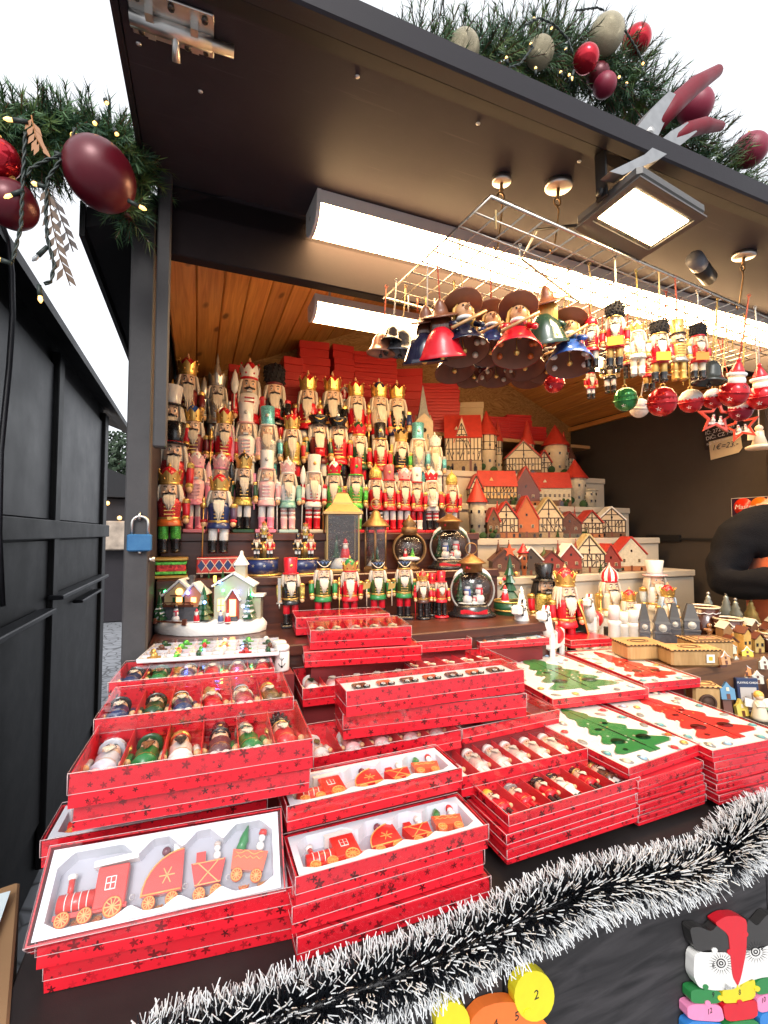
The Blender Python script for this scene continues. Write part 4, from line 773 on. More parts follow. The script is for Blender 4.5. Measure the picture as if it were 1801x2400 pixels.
def gable_house(parent, name, x, y, z, w, d, h, rh, wall, roof, over=0.006, stone=None, hs=0.0):
    b = part(name, G().prism([(-w / 2, hs), (w / 2, hs), (w / 2, h), (0, h + rh), (-w / 2, h)], -d / 2, d / 2, RX(PI / 2)), wall, parent, (x, y, z))
    if stone: part('stone_plinth', G().box(-w / 2 - 0.001, w / 2 + 0.001, -d / 2 - 0.001, d / 2 + 0.001, 0, hs), stone, b)
    L_ = math.hypot(w / 2, rh); a = math.atan2(rh, w / 2)
    for s in (-1, 1):
        part('roof_side', G().box(-0.004, L_ + over, -d / 2 - over, d / 2 + over, 0.0005, 0.006), roof, b, (0, 0, h + rh + 0.002), (0, a, 0 if s > 0 else PI))
    return b
hA = gable_house(V, 'chalet', -78 * u, 0.012, 0.03, 74 * u, 0.06, 66 * u, 34 * u, WALLC, SNOWM, stone=STONE, hs=38 * u)
part('balcony', G().box(-38 * u, 38 * u, -0.042, -0.03, 39 * u, 44 * u).box(-38 * u, 38 * u, -0.042, -0.041, 49 * u, 51 * u), brownM, hA)
for k in range(5): part('balcony_cross', G().box(-0.0009, 0.0009, -0.043, -0.0415, -6 * u, 6 * u), brownM, hA, ((-30 + k * 15) * u, 0, 46.5 * u), (0, R(45 if k % 2 else -45), 0))
part('lit_window', G().box(-7 * u, 7 * u, -0.0325, -0.0302, 48 * u, 62 * u), WARMWIN, hA); part('shutter', G().box(-16 * u, -8 * u, -0.0325, -0.0302, 48 * u, 62 * u).box(8 * u, 16 * u, -0.0325, -0.0302, 48 * u, 62 * u), dgreen, hA); part('gable_window', G().lathe([(9 * u, 0), (9 * u, 0.002)], 12, TR(0, -0.0302, 76 * u) @ RX(PI / 2)), WARMWIN, hA)
part('gable_beams', G().box(-22 * u, 22 * u, -0.033, -0.0301, 65 * u, 68 * u), brownM, hA)
part('chimney', G().box(18 * u, 28 * u, -0.01, 0.006, 74 * u, 116 * u).box(16 * u, 30 * u, -0.012, 0.008, 110 * u, 114 * u), STONE, hA)
hB = gable_house(V, 'chalet', -40 * u, 0.004, 0.03, 44 * u, 0.06, 66 * u, 26 * u, P((0.55, 0.22, 0.10), 0.6, 0), SNOWM, stone=STONE, hs=38 * u)
part('lit_window', G().box(-6 * u, 6 * u, -0.0325, -0.0302, 50 * u, 62 * u), WARMWIN, hB)
hC = gable_house(V, 'chapel', 56 * u, 0.014, 0.034, 96 * u, 0.058, 84 * u, 30 * u, P((0.42, 0.40, 0.30), 0.6, 0), SNOWM)
part('door', G().box(-8 * u, 8 * u, -0.0325, -0.0292, 2 * u, 40 * u), maroon, hC); part('porch', G().prism([(-16 * u, 0), (16 * u, 0), (16 * u, 46 * u), (0, 74 * u), (-16 * u, 46 * u)], 0.028, 0.034, RX(PI / 2)), P((0.30, 0.05, 0.03)), hC)
part('lit_door', G().box(-8 * u, 8 * u, -0.0362, -0.0343, 4 * u, 52 * u), WARMWIN, hC); part('porch_roof', G().box(0, 34 * u, -0.04, -0.026, 0, 0.004), SNOWM, hC, (0, 0, 77 * u), (0, R(58), 0)); part('porch_roof', G().box(-34 * u, 0, -0.04, -0.026, 0, 0.004), SNOWM, hC, (0, 0, 77 * u), (0, R(-58), 0))
part('lit_window', G().box(-38 * u, -22 * u, -0.0315, -0.0292, 22 * u, 52 * u), WARMWIN, hC); part('window_bars', G().box(-30.8 * u, -29.2 * u, -0.0325, -0.0316, 22 * u, 52 * u).box(-38 * u, -22 * u, -0.0325, -0.0316, 36 * u, 37.5 * u), brownM, hC)
tw = part('bell_tower', G().box(-13 * u, 13 * u, -13 * u, 13 * u, 84 * u, 138 * u), P((0.42, 0.40, 0.30), 0.6, 0), hC, (14 * u, 0, 0)); part('tower_roof', G().lathe([(24 * u, 138 * u), (22 * u, 142 * u), (6 * u, 164 * u), (4 * u, 174 * u), (0.5 * u, 176 * u)], 4, RZ(PI / 4), smooth=False), SNOWM, tw, (0, 0, 0))
part('side_annex', G().box(48 * u, 68 * u, -0.02, 0.02, 0, 56 * u), P((0.38, 0.34, 0.25), 0.6, 0), hC); part('annex_roof', G().box(44 * u, 76 * u, -0.026, 0.026, 57 * u, 62 * u), SNOWM, hC)
part('steps', G().box(-14 * u, 14 * u, -0.052, -0.0345, 0, 5 * u).box(-12 * u, 12 * u, -0.045, -0.0346, 5 * u, 10 * u), STONE, hC)
for (x, y, h, r, m) in ((-122, -0.03, 74, 20, SNOWM), (-22, 0.045, 120, 22, dgreen), (14, 0.05, 128, 20, dgreen), (98, -0.028, 84, 22, SNOWM), (-12, -0.038, 92, 26, dgreen)):
    tr = part('toy_fir', fir(h * u, r * u, int(x) + 300), dgreen, V, (x * u, y, 0.032)); 
    part('fir_snow', G().add(*(lambda q: (q.v, q.f))(fir(h * u * 1.0, r * u * 0.8, int(x) + 301, 5)), T=TR(0, 0, h * u * 0.035)), SNOWM, tr) if m is SNOWM else None
for i, (x, y, z, c) in enumerate(((-116, -0.01, 74, (0.05, 1, 0.25)), (-18, -0.006, 70, (0.05, 1, 0.25)), (-52, -0.034, 72, (0.15, 0.2, 1)), (-4, -0.06, 52, (0.2, 0.35, 1)), (22, -0.02, 98, (0.1, 0.2, 1)), (34, -0.03, 78, (0.05, 1, 0.25)), (72, -0.034, 74, (0.2, 0.25, 1)), (106, -0.022, 66, (0.05, 1, 0.25)), (88, -0.05, 40, (0.3, 0.4, 1)))):
    part('coloured_lamp', G().sph(3.6 * u, seg=8, rings=6), mat('toy_lamp_%d%d%d' % tuple(int(q * 9) for q in c), c, 0.4, var=0, emit=c, estr=7.0), V, (x * u, y, 0.032 + z * u))
part('street_lamp', G().cyl(1.2 * u, 0, 62 * u, 6).box(-3 * u, 3 * u, -3 * u, 3 * u, 96 * u, 112 * u).cyl(1.2 * u, 62 * u, 96 * u, 6), mat('toy_lamp_yellow', (1, 0.6, 0.1), 0.4, emit=(1, 0.6, 0.08), estr=1.0), V, (-2 * u, 0.03, 0.03))
snowman(V, (-76 * u, -0.05, 0.034), 40 * u, P((0.6, 0.05, 0.1))); small_santa(V, (-24 * u, -0.055, 0.035), 34 * u); small_santa(V, (36 * u, -0.06, 0.034), 34 * u, P((0.08, 0.12, 0.25))); small_santa(V, (54 * u, -0.066, 0.034), 32 * u)
part('toy_fence', G().box(-120 * u, -50 * u, -0.072, -0.070, 4 * u, 8 * u).box(-122 * u, -116 * u, -0.074, -0.068, 0, 12 * u).box(-54 * u, -44 * u, -0.076, -0.066, 0, 14 * u), brownM, V, (0, 0, 0.026), (0, R(4), 0))
# ================================================================== ceramic toy houses on the white steps
TIMB = P((0.035, 0.015, 0.009), 0.55, 0.05); CREAM = mat('cream_plaster', (0.58, 0.47, 0.31), 0.65, var=0.2, scale=70); ROOFR = mat('red_toy_roof', (0.42, 0.028, 0.016), 0.5, var=0.28, scale=45, bump=0.5, bscale=160)
ROOFB = mat('brown_toy_roof', (0.10, 0.035, 0.02), 0.55, var=0.25, scale=50, bump=0.5, bscale=160); BRICKO = mat('orange_toy_wall', (0.42, 0.12, 0.04), 0.6, var=0.2, scale=60); BRICKR = mat('dark_red_toy_wall', (0.22, 0.03, 0.02), 0.6, var=0.3, scale=60); THATCH = mat('thatch_cream', (0.52, 0.42, 0.22), 0.8, var=0.2, scale=80, bump=0.6); IVY = mat('toy_ivy', (0.02, 0.06, 0.015), 0.8, var=0.4, scale=90, bump=1.0); WIND = P((0.02, 0.012, 0.01), 0.2); STW = mat('pale_toy_stone', (0.52, 0.46, 0.34), 0.7, var=0.3, scale=80, bump=0.6); GREENR = mat('mossy_toy_roof', (0.06, 0.09, 0.025), 0.6, var=0.3, scale=60)
def windows(b, w, d, zs, n, ww, wh, frame=True):
    for z in zs:
        for i in range(n):
            x = (i - (n - 1) / 2) * w / n
            o = part('window', G().box(-ww / 2, ww / 2, -0.0016, 0, 0, wh), WIND, b, (x, -d / 2 - 0.0003, z))
            if frame: part('window_frame', G().box(-ww / 2 - 0.0012, -ww / 2, -0.0024, 0, 0, wh).box(ww / 2, ww / 2 + 0.0012, -0.0024, 0, 0, wh).box(-ww / 2, ww / 2, -0.0024, 0, wh, wh + 0.0012).box(-0.0004, 0.0004, -0.0024, 0, 0, wh).box(-ww / 2, ww / 2, -0.0024, 0, wh * 0.55, wh * 0.55 + 0.0008), CREAM, o)
def timbers(b, w, d, h, rh, seed, z0=0.0):
    rr = random.Random(seed); g = G(); n = max(3, int(w / 0.017)); t = 0.0024; y0, y1 = -d / 2 - 0.0012, -d / 2 + 0.001
    for i in range(n + 1):
        x = -w / 2 + w * i / n; g.box(x - t, x + t, y0, y1, z0, h)
    for z in (z0, (z0 + h) / 2, h): g.box(-w / 2, w / 2, y0 - 0.0002, y1, z - t, z + t)
    for i in range(n):
        if rr.random() < 0.6:
            x0, x1 = -w / 2 + w * i / n, -w / 2 + w * (i + 1) / n; za, zb = (z0, (z0 + h) / 2) if rr.random() < 0.5 else ((z0 + h) / 2, h)
            if rr.random() < 0.5: za, zb = zb, za
            g.add([(x0 - t, y0, za), (x0 + t, y0, za), (x1 + t, y0, zb), (x1 - t, y0, zb)], [(0, 1, 2, 3)])
    if rh:
        g.box(-t, t, y0, y1, h, h + rh * 0.9)
        for s in (-1, 1): g.add([(s * w * 0.48 - t, y0 - 0.0003, h), (s * w * 0.48 + t, y0 - 0.0003, h), (t, y0 - 0.0003, h + rh * 0.95), (-t, y0 - 0.0003, h + rh * 0.95)], [(0, 1, 2, 3)])
        g.box(-w * 0.25, w * 0.25, y0 - 0.0002, y1, h + rh * 0.45 - t, h + rh * 0.45 + t)
    gs = G()
    for s in (-1, 1):           # sides
        for i in range(4): y = -d / 2 + d * i / 3; gs.box(s * (w / 2) - 0.001, s * (w / 2) + 0.0012, y - t, y + t, z0, h)
        for z in (z0, (z0 + h) / 2, h - t): gs.box(s * (w / 2) - 0.001, s * (w / 2) + 0.0013, -d / 2, d / 2, z - t, z + t)
    g.add(gs.v, gs.f)
    part('timber_frame', g, TIMB, b)
GF = [mat('toy_ground_floor_%d' % i, c, 0.7, var=0.35, scale=90, bump=0.7, bscale=200) for i, c in enumerate(((0.14, 0.07, 0.035), (0.30, 0.22, 0.13), (0.10, 0.09, 0.07), (0.34, 0.13, 0.05)))]
def base_floor(b, w, d, h, seed):
    part('ground_floor', G().box(-w / 2 - 0.0014, w / 2 + 0.0014, -d / 2 - 0.0014, d / 2 + 0.0014, 0, h), GF[seed % 4], b)
    for x in (-0.3, 0.32): part('window', G().prism([(-0.005, 0), (0.005, 0), (0.005, h * 0.5), (0, h * 0.66), (-0.005, h * 0.5)], 0, 0.0016, RX(PI / 2)), WIND, b, (x * w, -d / 2 - 0.0014, h * 0.12))
    if seed % 2: part('ivy', G().sph(0.012, (-w * 0.45, -d / 2, 0.01), 8, 6).sph(0.009, (-w * 0.42, -d / 2, 0.024), 8, 6).sph(0.007, (-w * 0.36, -d / 2, 0.01), 8, 6), IVY, b)
def cone_tower(parent, x, y, r, h, ch, wall, roof, seed, timber=True, name='tower'):
    b = part(name, G().lathe([(r, 0), (r, h * 0.55), (r * 1.1, h * 0.58), (r * 1.1, h), (r * 0.9, h + 0.001)], 10), wall, parent, (x, y, 0))
    part('tower_roof', G().lathe([(r * 1.42, h - 0.003), (r * 1.35, h + 0.001), (r * 0.75, h + ch * 0.42), (r * 0.3, h + ch * 0.78), (0.0005, h + ch)], 12, cap1=False), roof, b)
    if timber:
        g = G()
        for k in range(10): a = 2 * PI * k / 10; g.box(-0.0019, 0.0019, -r * 1.115 - 0.001, -r * 1.0, h * 0.6, h, RZ(a))
        g.torus(r * 1.1, 0.002, 16, 4, TR(0, 0, h * 0.6)); g.torus(r * 1.1, 0.0019, 16, 4, TR(0, 0, h * 0.8)); part('timber_frame', g, TIMB, b)
    for a in (-0.9, 0.0, 0.9):
        for zf in (0.28, 0.68): part('window', lambda: G().box(-0.0048, 0.0048, -0.002, 0.002, 0, 0.014), WIND, b, (math.sin(a) * r * (1.1 if zf > 0.5 else 1.0), -math.cos(a) * r * (1.1 if zf > 0.5 else 1.0), h * zf), (0, 0, a), key='tw')
    return b
def toy_house(label, xl, xr, ytop, Y, z, kind, wall, roof, seed, timber=True, roofh=0.45, d=0.075, extras=()):
    a, c = at(xl, 1250, Y=Y), at(xr, 1250, Y=Y); top = at((xl + xr) / 2, ytop, Y=Y); w = (c.x - a.x) * 0.94; H = top.z - z
    T = thing('toy_house', label, 'toy house', ((a.x + c.x) / 2, Y, z), (0, 0, -0.38 + random.Random(seed).uniform(-0.12, 0.12)), 'ceramic toy houses')
    w *= 0.97; H *= 1.04
    if kind == 'gable':          # gable faces the viewer
        rh = H * roofh; h = H - rh
        b = gable_house(T, 'walls', 0, 0, 0, w, d, h, rh, wall, roof, 0.005)
        if timber: timbers(b, w, d, h, rh, seed, h * 0.3)
        base_floor(b, w, d, h * 0.3, seed)
        if w > 0.05: part('attic_window', G().box(-0.004, 0.004, -d / 2 - 0.0022, -d / 2, 0, 0.011), WIND, b, (0, 0, h + rh * 0.16))
        windows(b, w, d, (h * 0.55,), 2, 0.0105, 0.015); part('door', G().box(-0.005, 0.005, -d / 2 - 0.002, -d / 2, 0.001, h * 0.34), brownM, b)
    elif kind == 'side':         # long side faces the viewer
        rh = H * roofh; h = H - rh
        b = part('walls', G().prism([(-d / 2, 0), (d / 2, 0), (d / 2, h), (0, h + rh), (-d / 2, h)], -w / 2, w / 2, RZ(PI / 2) @ RX(PI / 2)), wall, T)
        a_ = math.atan2(rh, d / 2); L_ = math.hypot(rh, d / 2)
        for s in (0, 1): part('roof_side', G().box(-w / 2 - 0.004, w / 2 + 0.004, -L_ - 0.006, 0, 0.0005, 0.005), roof, b, (0, 0, h + rh + 0.001), (a_, 0, PI * s))
        if timber: timbers(b, w, d, h, 0, seed, h * 0.32)
        base_floor(b, w, d, h * 0.32, seed)
        windows(b, w, d, (h * 0.5,), max(2, int(w / 0.024)), 0.0105, 0.015); part('door', G().box(-0.006, 0.006, -d / 2 - 0.002, -d / 2, 0.001, h * 0.36), brownM, b, (w * 0.2, 0, 0))
        part('dormer', G().prism([(-0.010, 0), (0.010, 0), (0, 0.018)], 0, d * 0.3, RX(PI / 2)), wall, b, (-w * 0.18, -d * 0.12, h + rh * 0.35)); part('dormer_roof', G().prism([(-0.013, -0.001), (0, 0.021), (0.013, -0.001), (0, 0.016)], -0.002, d * 0.3, RX(PI / 2)), roof, b, (-w * 0.18, -d * 0.12, h + rh * 0.35))
    elif kind == 'tower':
        cone_tower(T, 0, 0, w * 0.42, H * 0.60, H * 0.40, wall, roof, seed, timber)
        part('ivy', G().sph(w * 0.22, (w * 0.2, -w * 0.34, w * 0.1), 8, 6).sph(w * 0.16, (-w * 0.3, -w * 0.3, w * 0.3), 8, 6), IVY, T)
    for e in extras:
        if e[0] == 'tower': cone_tower(T, e[1] * w, e[2] * d, e[3] * w, H * e[4], H * e[5], e[6] if len(e) > 6 else wall, e[7] if len(e) > 7 else roof, seed + 5, timber)
        if e[0] == 'spire': part('spire', G().lathe([(e[2] * w, 0), (e[2] * w * 0.5, H * e[4] * 0.5), (0.0004, H * e[4])], 8, cap1=False).sph(0.003, (0, 0, H * e[4]), 6, 5), e[5] if len(e) > 5 else roof, T, (e[1] * w, 0, H * e[3]))
        if e[0] == 'cross':
            cw = w * e[2]; ch = H * e[3]; cb = part('cross_gable', G().prism([(-cw / 2, 0), (cw / 2, 0), (0, ch)], 0, d * 0.3, RX(PI / 2)), wall, T, (e[1] * w, -d * 0.22, H * e[4])); timbers(cb, cw * 0.7, d * 0.6, ch * 0.25, ch * 0.5, seed)
            for s_ in (-1, 1): part('gable_roof', G().box(0, math.hypot(cw / 2, ch) * 1.08, -d * 0.32, 0.03, 0, 0.004), roof, cb, (0, 0, ch + 0.001), (0, math.atan2(ch, cw / 2) if s_ > 0 else PI - math.atan2(ch, cw / 2), 0))
        if e[0] == 'chimney': part('chimney', G().box(-0.005, 0.005, -0.005, 0.005, 0, H * 0.25), STW, T, (e[1] * w, 0.008, H * 0.72))
        if e[0] == 'ivy': part('ivy', G().sph(0.014, (e[1] * w, -d * 0.5, 0.012), 8, 6).sph(0.010, (e[1] * w + 0.012, -d * 0.5, 0.03), 8, 6).sph(0.008, (e[1] * w - 0.01, -d * 0.5, 0.035), 8, 6), IVY, T)
        if e[0] == 'arches':
            for k in range(e[1]): part('arch', lambda: G().prism([(-0.009, 0), (0.009, 0), (0.009, 0.018)] + [(0.009 * math.cos(t * PI / 6), 0.018 + 0.009 * math.sin(t * PI / 6)) for t in range(1, 6)] + [(-0.009, 0.018)], 0, 0.003, RX(PI / 2)), WIND, T, ((k - (e[1] - 1) / 2) * w / e[1], -d / 2, 0.001), key='arch')
        if e[0] == 'pine': part('little_pine', fir(0.045, 0.012, seed), IVY, T, (e[1] * w, -d * 0.6, 0))
    return T
Y1, Y2, Y3, Y4 = 2.135, 1.985, 1.84, 1.675; Z1, Z2, Z3, Z4 = 1.822, 1.642, 1.477, 1.317
TH = toy_house
TH('large half timbered toy castle with steep red roof and arcade', 1046, 1124, 980, Y1, Z1, 'side', CREAM, ROOFR, 1, roofh=0.42, d=0.12, extras=(('arches', 3), ('chimney', 0.2), ('cross', -0.05, 0.42, 0.42, 0.52)))
TH('round timbered toy tower with red cone roof beside the castle', 1120, 1166, 968, Y1 - 0.01, Z1, 'tower', CREAM, ROOFR, 2)
TH('slim timbered toy tower with pointed red roof behind the round one', 1160, 1180, 985, Y1 + 0.06, Z1, 'tower', CREAM, ROOFR, 3)
TH('red roofed toy inn with corner tower and arches on the top step', 1190, 1262, 1040, Y1, Z1, 'gable', CREAM, ROOFR, 4, roofh=0.5, extras=(('tower', 0.18, 0.3, 0.17, 0.95, 0.75), ('arches', 2)))
TH('tall arcaded toy tower with brown red cone, right end of the top step', 1280, 1330, 1000, Y1, Z1, 'tower', CREAM, ROOFR, 5, timber=False, extras=(('tower', 0.45, 0.4, 0.16, 0.5, 0.4),))
TH('wide timbered toy farmhouse with red dormer roof on the second step', 1124, 1204, 1108, Y2, Z2, 'side', P((0.62, 0.40, 0.16), 0.6, 0), ROOFR, 6, extras=(('ivy', 0.4), ('chimney', 0.3)))
TH('dark toy chapel with tall red hipped roof', 1202, 1258, 1102, Y2, Z2, 'gable', brownM, ROOFR, 7, timber=False, roofh=0.62, extras=(('chimney', 0.2),))
TH('white toy cottage with arched red roof and ivy', 1254, 1328, 1112, Y2, Z2, 'side', STW, ROOFR, 8, timber=False, extras=(('ivy', -0.2), ('ivy', 0.35), ('arches', 2)))
TH('stone toy turret with bright red cone, right end of the second step', 1328, 1372, 1080, Y2, Z2, 'tower', STW, ROOFR, 9, timber=False, extras=(('tower', 0.6, 0.0, 0.3, 0.35, 0.05, STW, STW),))
TH('toy gate tower with red cone beside the nutcrackers', 1098, 1140, 1126, Y3 - 0.02, Z3, 'tower', STW, ROOFR, 10, timber=False, extras=(('ivy', 0.7),))
TH('narrow red gabled timbered toy house, left of the third step', 1158, 1207, 1183, Y3, Z3, 'gable', CREAM, ROOFR, 11, extras=(('spire', -0.3, 0.12, 0.75, 0.3),))
TH('orange walled toy house with tall bright red roof', 1205, 1254, 1170, Y3, Z3, 'gable', BRICKO, ROOFR, 12, timber=False, roofh=0.55)
TH('white roofed timbered toy house with fir on the third step', 1254, 1309, 1173, Y3, Z3, 'gable', CREAM, THATCH, 13, roofh=0.5, extras=(('pine', 0.3),))
TH('brown toy house with two thin spires on the third step', 1308, 1353, 1205, Y3, Z3, 'gable', ROOFB, BRICKR, 14, timber=False, extras=(('spire', -0.32, 0.12, 0.6, 0.6), ('spire', 0.32, 0.12, 0.6, 0.65)))
TH('small timbered toy house with red roof and pine tree', 1357, 1401, 1202, Y3, Z3, 'gable', CREAM, ROOFR, 15, extras=(('pine', -0.3),))
TH('snow roofed timbered toy house, right end of the third step', 1402, 1452, 1194, Y3, Z3, 'gable', CREAM, SNOWM, 16, roofh=0.42)
TH('brown toy gingerbread house with twin cone spires on the lowest white step', 1152, 1208, 1290, Y4, Z4, 'gable', ROOFB, ROOFB, 17, timber=False, extras=(('spire', -0.2, 0.13, 0.75, 0.6), ('spire', 0.2, 0.13, 0.75, 0.6)))
TH('toy chapel with red capped round turret on the lowest white step', 1216, 1262, 1287, Y4, Z4, 'gable', P((0.06, 0.04, 0.03), 0.6, 0), SNOWM, 18, timber=False, extras=(('tower', -0.3, -0.3, 0.2, 0.85, 0.35, BRICKO, redM),))
TH('toy house with mossy green twin cones on the lowest white step', 1262, 1308, 1296, Y4, Z4, 'gable', BRICKR, ROOFB, 19, timber=False, extras=(('spire', -0.2, 0.26, 0.5, 0.7, GREENR), ('spire', 0.22, 0.2, 0.5, 0.7, GREENR)))
TH('dark red brick toy house with snowy roof', 1306, 1350, 1280, Y4, Z4, 'gable', BRICKR, SNOWM, 20, timber=False, extras=(('spire', -0.42, 0.12, 0.6, 0.55, BRICKR), ('spire', 0.42, 0.12, 0.7, 0.5, BRICKR)))
TH('white timbered toy house with thatched roof on the lowest white step', 1346, 1402, 1258, Y4, Z4, 'gable', CREAM, THATCH, 21, roofh=0.5, extras=(('pine', 0.35),))
TH('low toy barn with rounded bright red roof', 1399, 1440, 1280, Y4, Z4, 'gable', BRICKR, ROOFR, 22, timber=False, roofh=0.6)
TH('white walled toy cottage with wide red roof, right end of the lowest step', 1438, 1497, 1264, Y4, Z4, 'gable', STW, ROOFR, 23, timber=False, roofh=0.5)
# white toy church with needle spire on the top brown step
p = at(992, 1007, Y=2.13); H = at(992, 903, Y=2.13).z - 1.831
T = thing('toy_church', 'white toy church with grey needle spire among the nutcrackers', 'toy house', (p.x, 2.13, 1.831), (0, 0, -0.3))
b = part('walls', G().box(-0.045, 0.045, -0.04, 0.04, 0, H * 0.55), CREAM, T); windows(b, 0.07, 0.08, (H * 0.35,), 2, 0.008, 0.02, False)
for k in range(4): part('gable', G().prism([(-0.045, 0), (0.045, 0), (0, 0.04)], 0.036, 0.04, RZ(k * PI / 2) @ RX(PI / 2)), CREAM, T, (0, 0, H * 0.55))
part('spire', G().lathe([(0.052, H * 0.55), (0.03, H * 0.68), (0.018, H * 0.82), (0.001, H)], 4, RZ(PI / 4), smooth=False), mat('grey_slate_toy', (0.30, 0.30, 0.28), 0.6, var=0.4, scale=120), T)
part('rose_window', G().lathe([(0.011, 0), (0.011, 0.002)], 10, TR(0, -0.041, H * 0.44) @ RX(PI / 2)), WIND, T)
# little houses squeezed in between, and snow trees at the step ends
TH('tiny brown toy cottage squeezed beside the gate tower', 1140, 1166, 1196, Y3 - 0.03, Z3, 'gable', GF[0], ROOFR, 30, timber=False)
TH('tiny cream toy cottage behind the narrow red gabled house', 1188, 1218, 1196, Y3 + 0.05, Z3, 'gable', CREAM, ROOFB, 31)
TH('small dark toy tower between the chapel and the white cottage', 1246, 1268, 1118, Y2 + 0.03, Z2, 'tower', CREAM, ROOFB, 32)
TH('small red roofed toy shed between inn and arcaded tower', 1258, 1288, 1062, Y1 + 0.02, Z1, 'gable', CREAM, ROOFR, 33)
TH('slender toy spire house at the far right of the top step', 1330, 1350, 1046, Y1 + 0.02, Z1, 'tower', STW, ROOFB, 34)
TH('half hidden toy cottage behind the farmhouse', 1100, 1128, 1118, Y2 + 0.03, Z2, 'gable', CREAM, ROOFR, 35)
# ================================================================== red cartons along the back shelf
part('back_shelf', G().cbox(-0.105, 2.30, 2.21, 2.468, 2.03, 2.05, 0.003), wood_mat('pale_shelf_wood', (0.50, 0.32, 0.15), (0.36, 0.2, 0.09), 0.5, (3, 40, 40), False), stall)
CARTON = mat('plain_red_carton', (0.44, 0.014, 0.012), 0.45, var=0.12, scale=9, coat=0.15); CARD = mat('buff_card', (0.52, 0.40, 0.24), 0.7, var=0.1, scale=20)
def carton_stack(xl, xr, ytop, n, Y, where, m=CARTON, zb=2.051, yaw=0.0, dep=0.16, cat='box', nb=0):
    a, c = at(xl, 900, Y=Y), at(xr, 900, Y=Y); top = at((xl + xr) / 2, ytop, Y=Y).z; w = c.x - a.x; h = (top - zb) / n
    for i in range(n):
        rr = random.Random(i * 7 + xl); k = n - 1 - i
        lb = 'red carton, ' + ('topmost' if k == 0 else ORD[k] + ' down') + ' of the pile ' + where
        if n == 1: lb = 'single red carton ' + where
        if m is CARD: lb = lb.replace('red carton', 'buff cardboard box')
        T = thing('gift_carton', lb, 'box', ((a.x + c.x) / 2 + rr.uniform(-0.004, 0.004), Y + dep / 2, zb + i * h), (0, 0, yaw + rr.uniform(-0.05, 0.05)), 'cartons along the back shelf')
        part('carton_base', G().cbox(-w / 2 + 0.002, w / 2 - 0.002, -dep / 2 + 0.002, dep / 2 - 0.002, 0, h * 0.5, 0.0015), m, T); part('carton_lid', G().cbox(-w / 2, w / 2, -dep / 2, dep / 2, h * 0.5 + 0.0005, h - 0.0006, 0.002), m, T)
carton_stack(535, 560, 853, 3, 2.24, 'left of the tall fur hat')
carton_stack(664, 710, 836, 4, 2.23, 'right of the tall fur hat')
carton_stack(709, 778, 800, 5, 2.25, 'highest under the shorter lamp', yaw=-0.1)
carton_stack(782, 832, 808, 6, 2.25, 'just left of the slatted pile')
carton_stack(838, 934, 826, 9, 2.23, 'with many thin layers under the shorter lamp', yaw=-0.15)
carton_stack(936, 1000, 864, 4, 2.24, 'behind the church spire', yaw=-0.5, dep=0.13)
carton_stack(1002, 1082, 898, 8, 2.235, 'behind the timbered castle', yaw=-0.35, dep=0.14)
carton_stack(1086, 1136, 942, 3, 2.26, 'between the two red piles', m=CARD, yaw=-0.5, dep=0.09)
carton_stack(1136, 1196, 976, 5, 2.25, 'behind the inn with the corner tower', yaw=-0.2)
carton_stack(1198, 1248, 972, 5, 2.25, 'left of the dark wall corner, taller one', yaw=-0.2)
carton_stack(1250, 1284, 1000, 3, 2.25, 'closest to the dark wall corner', yaw=-0.2)
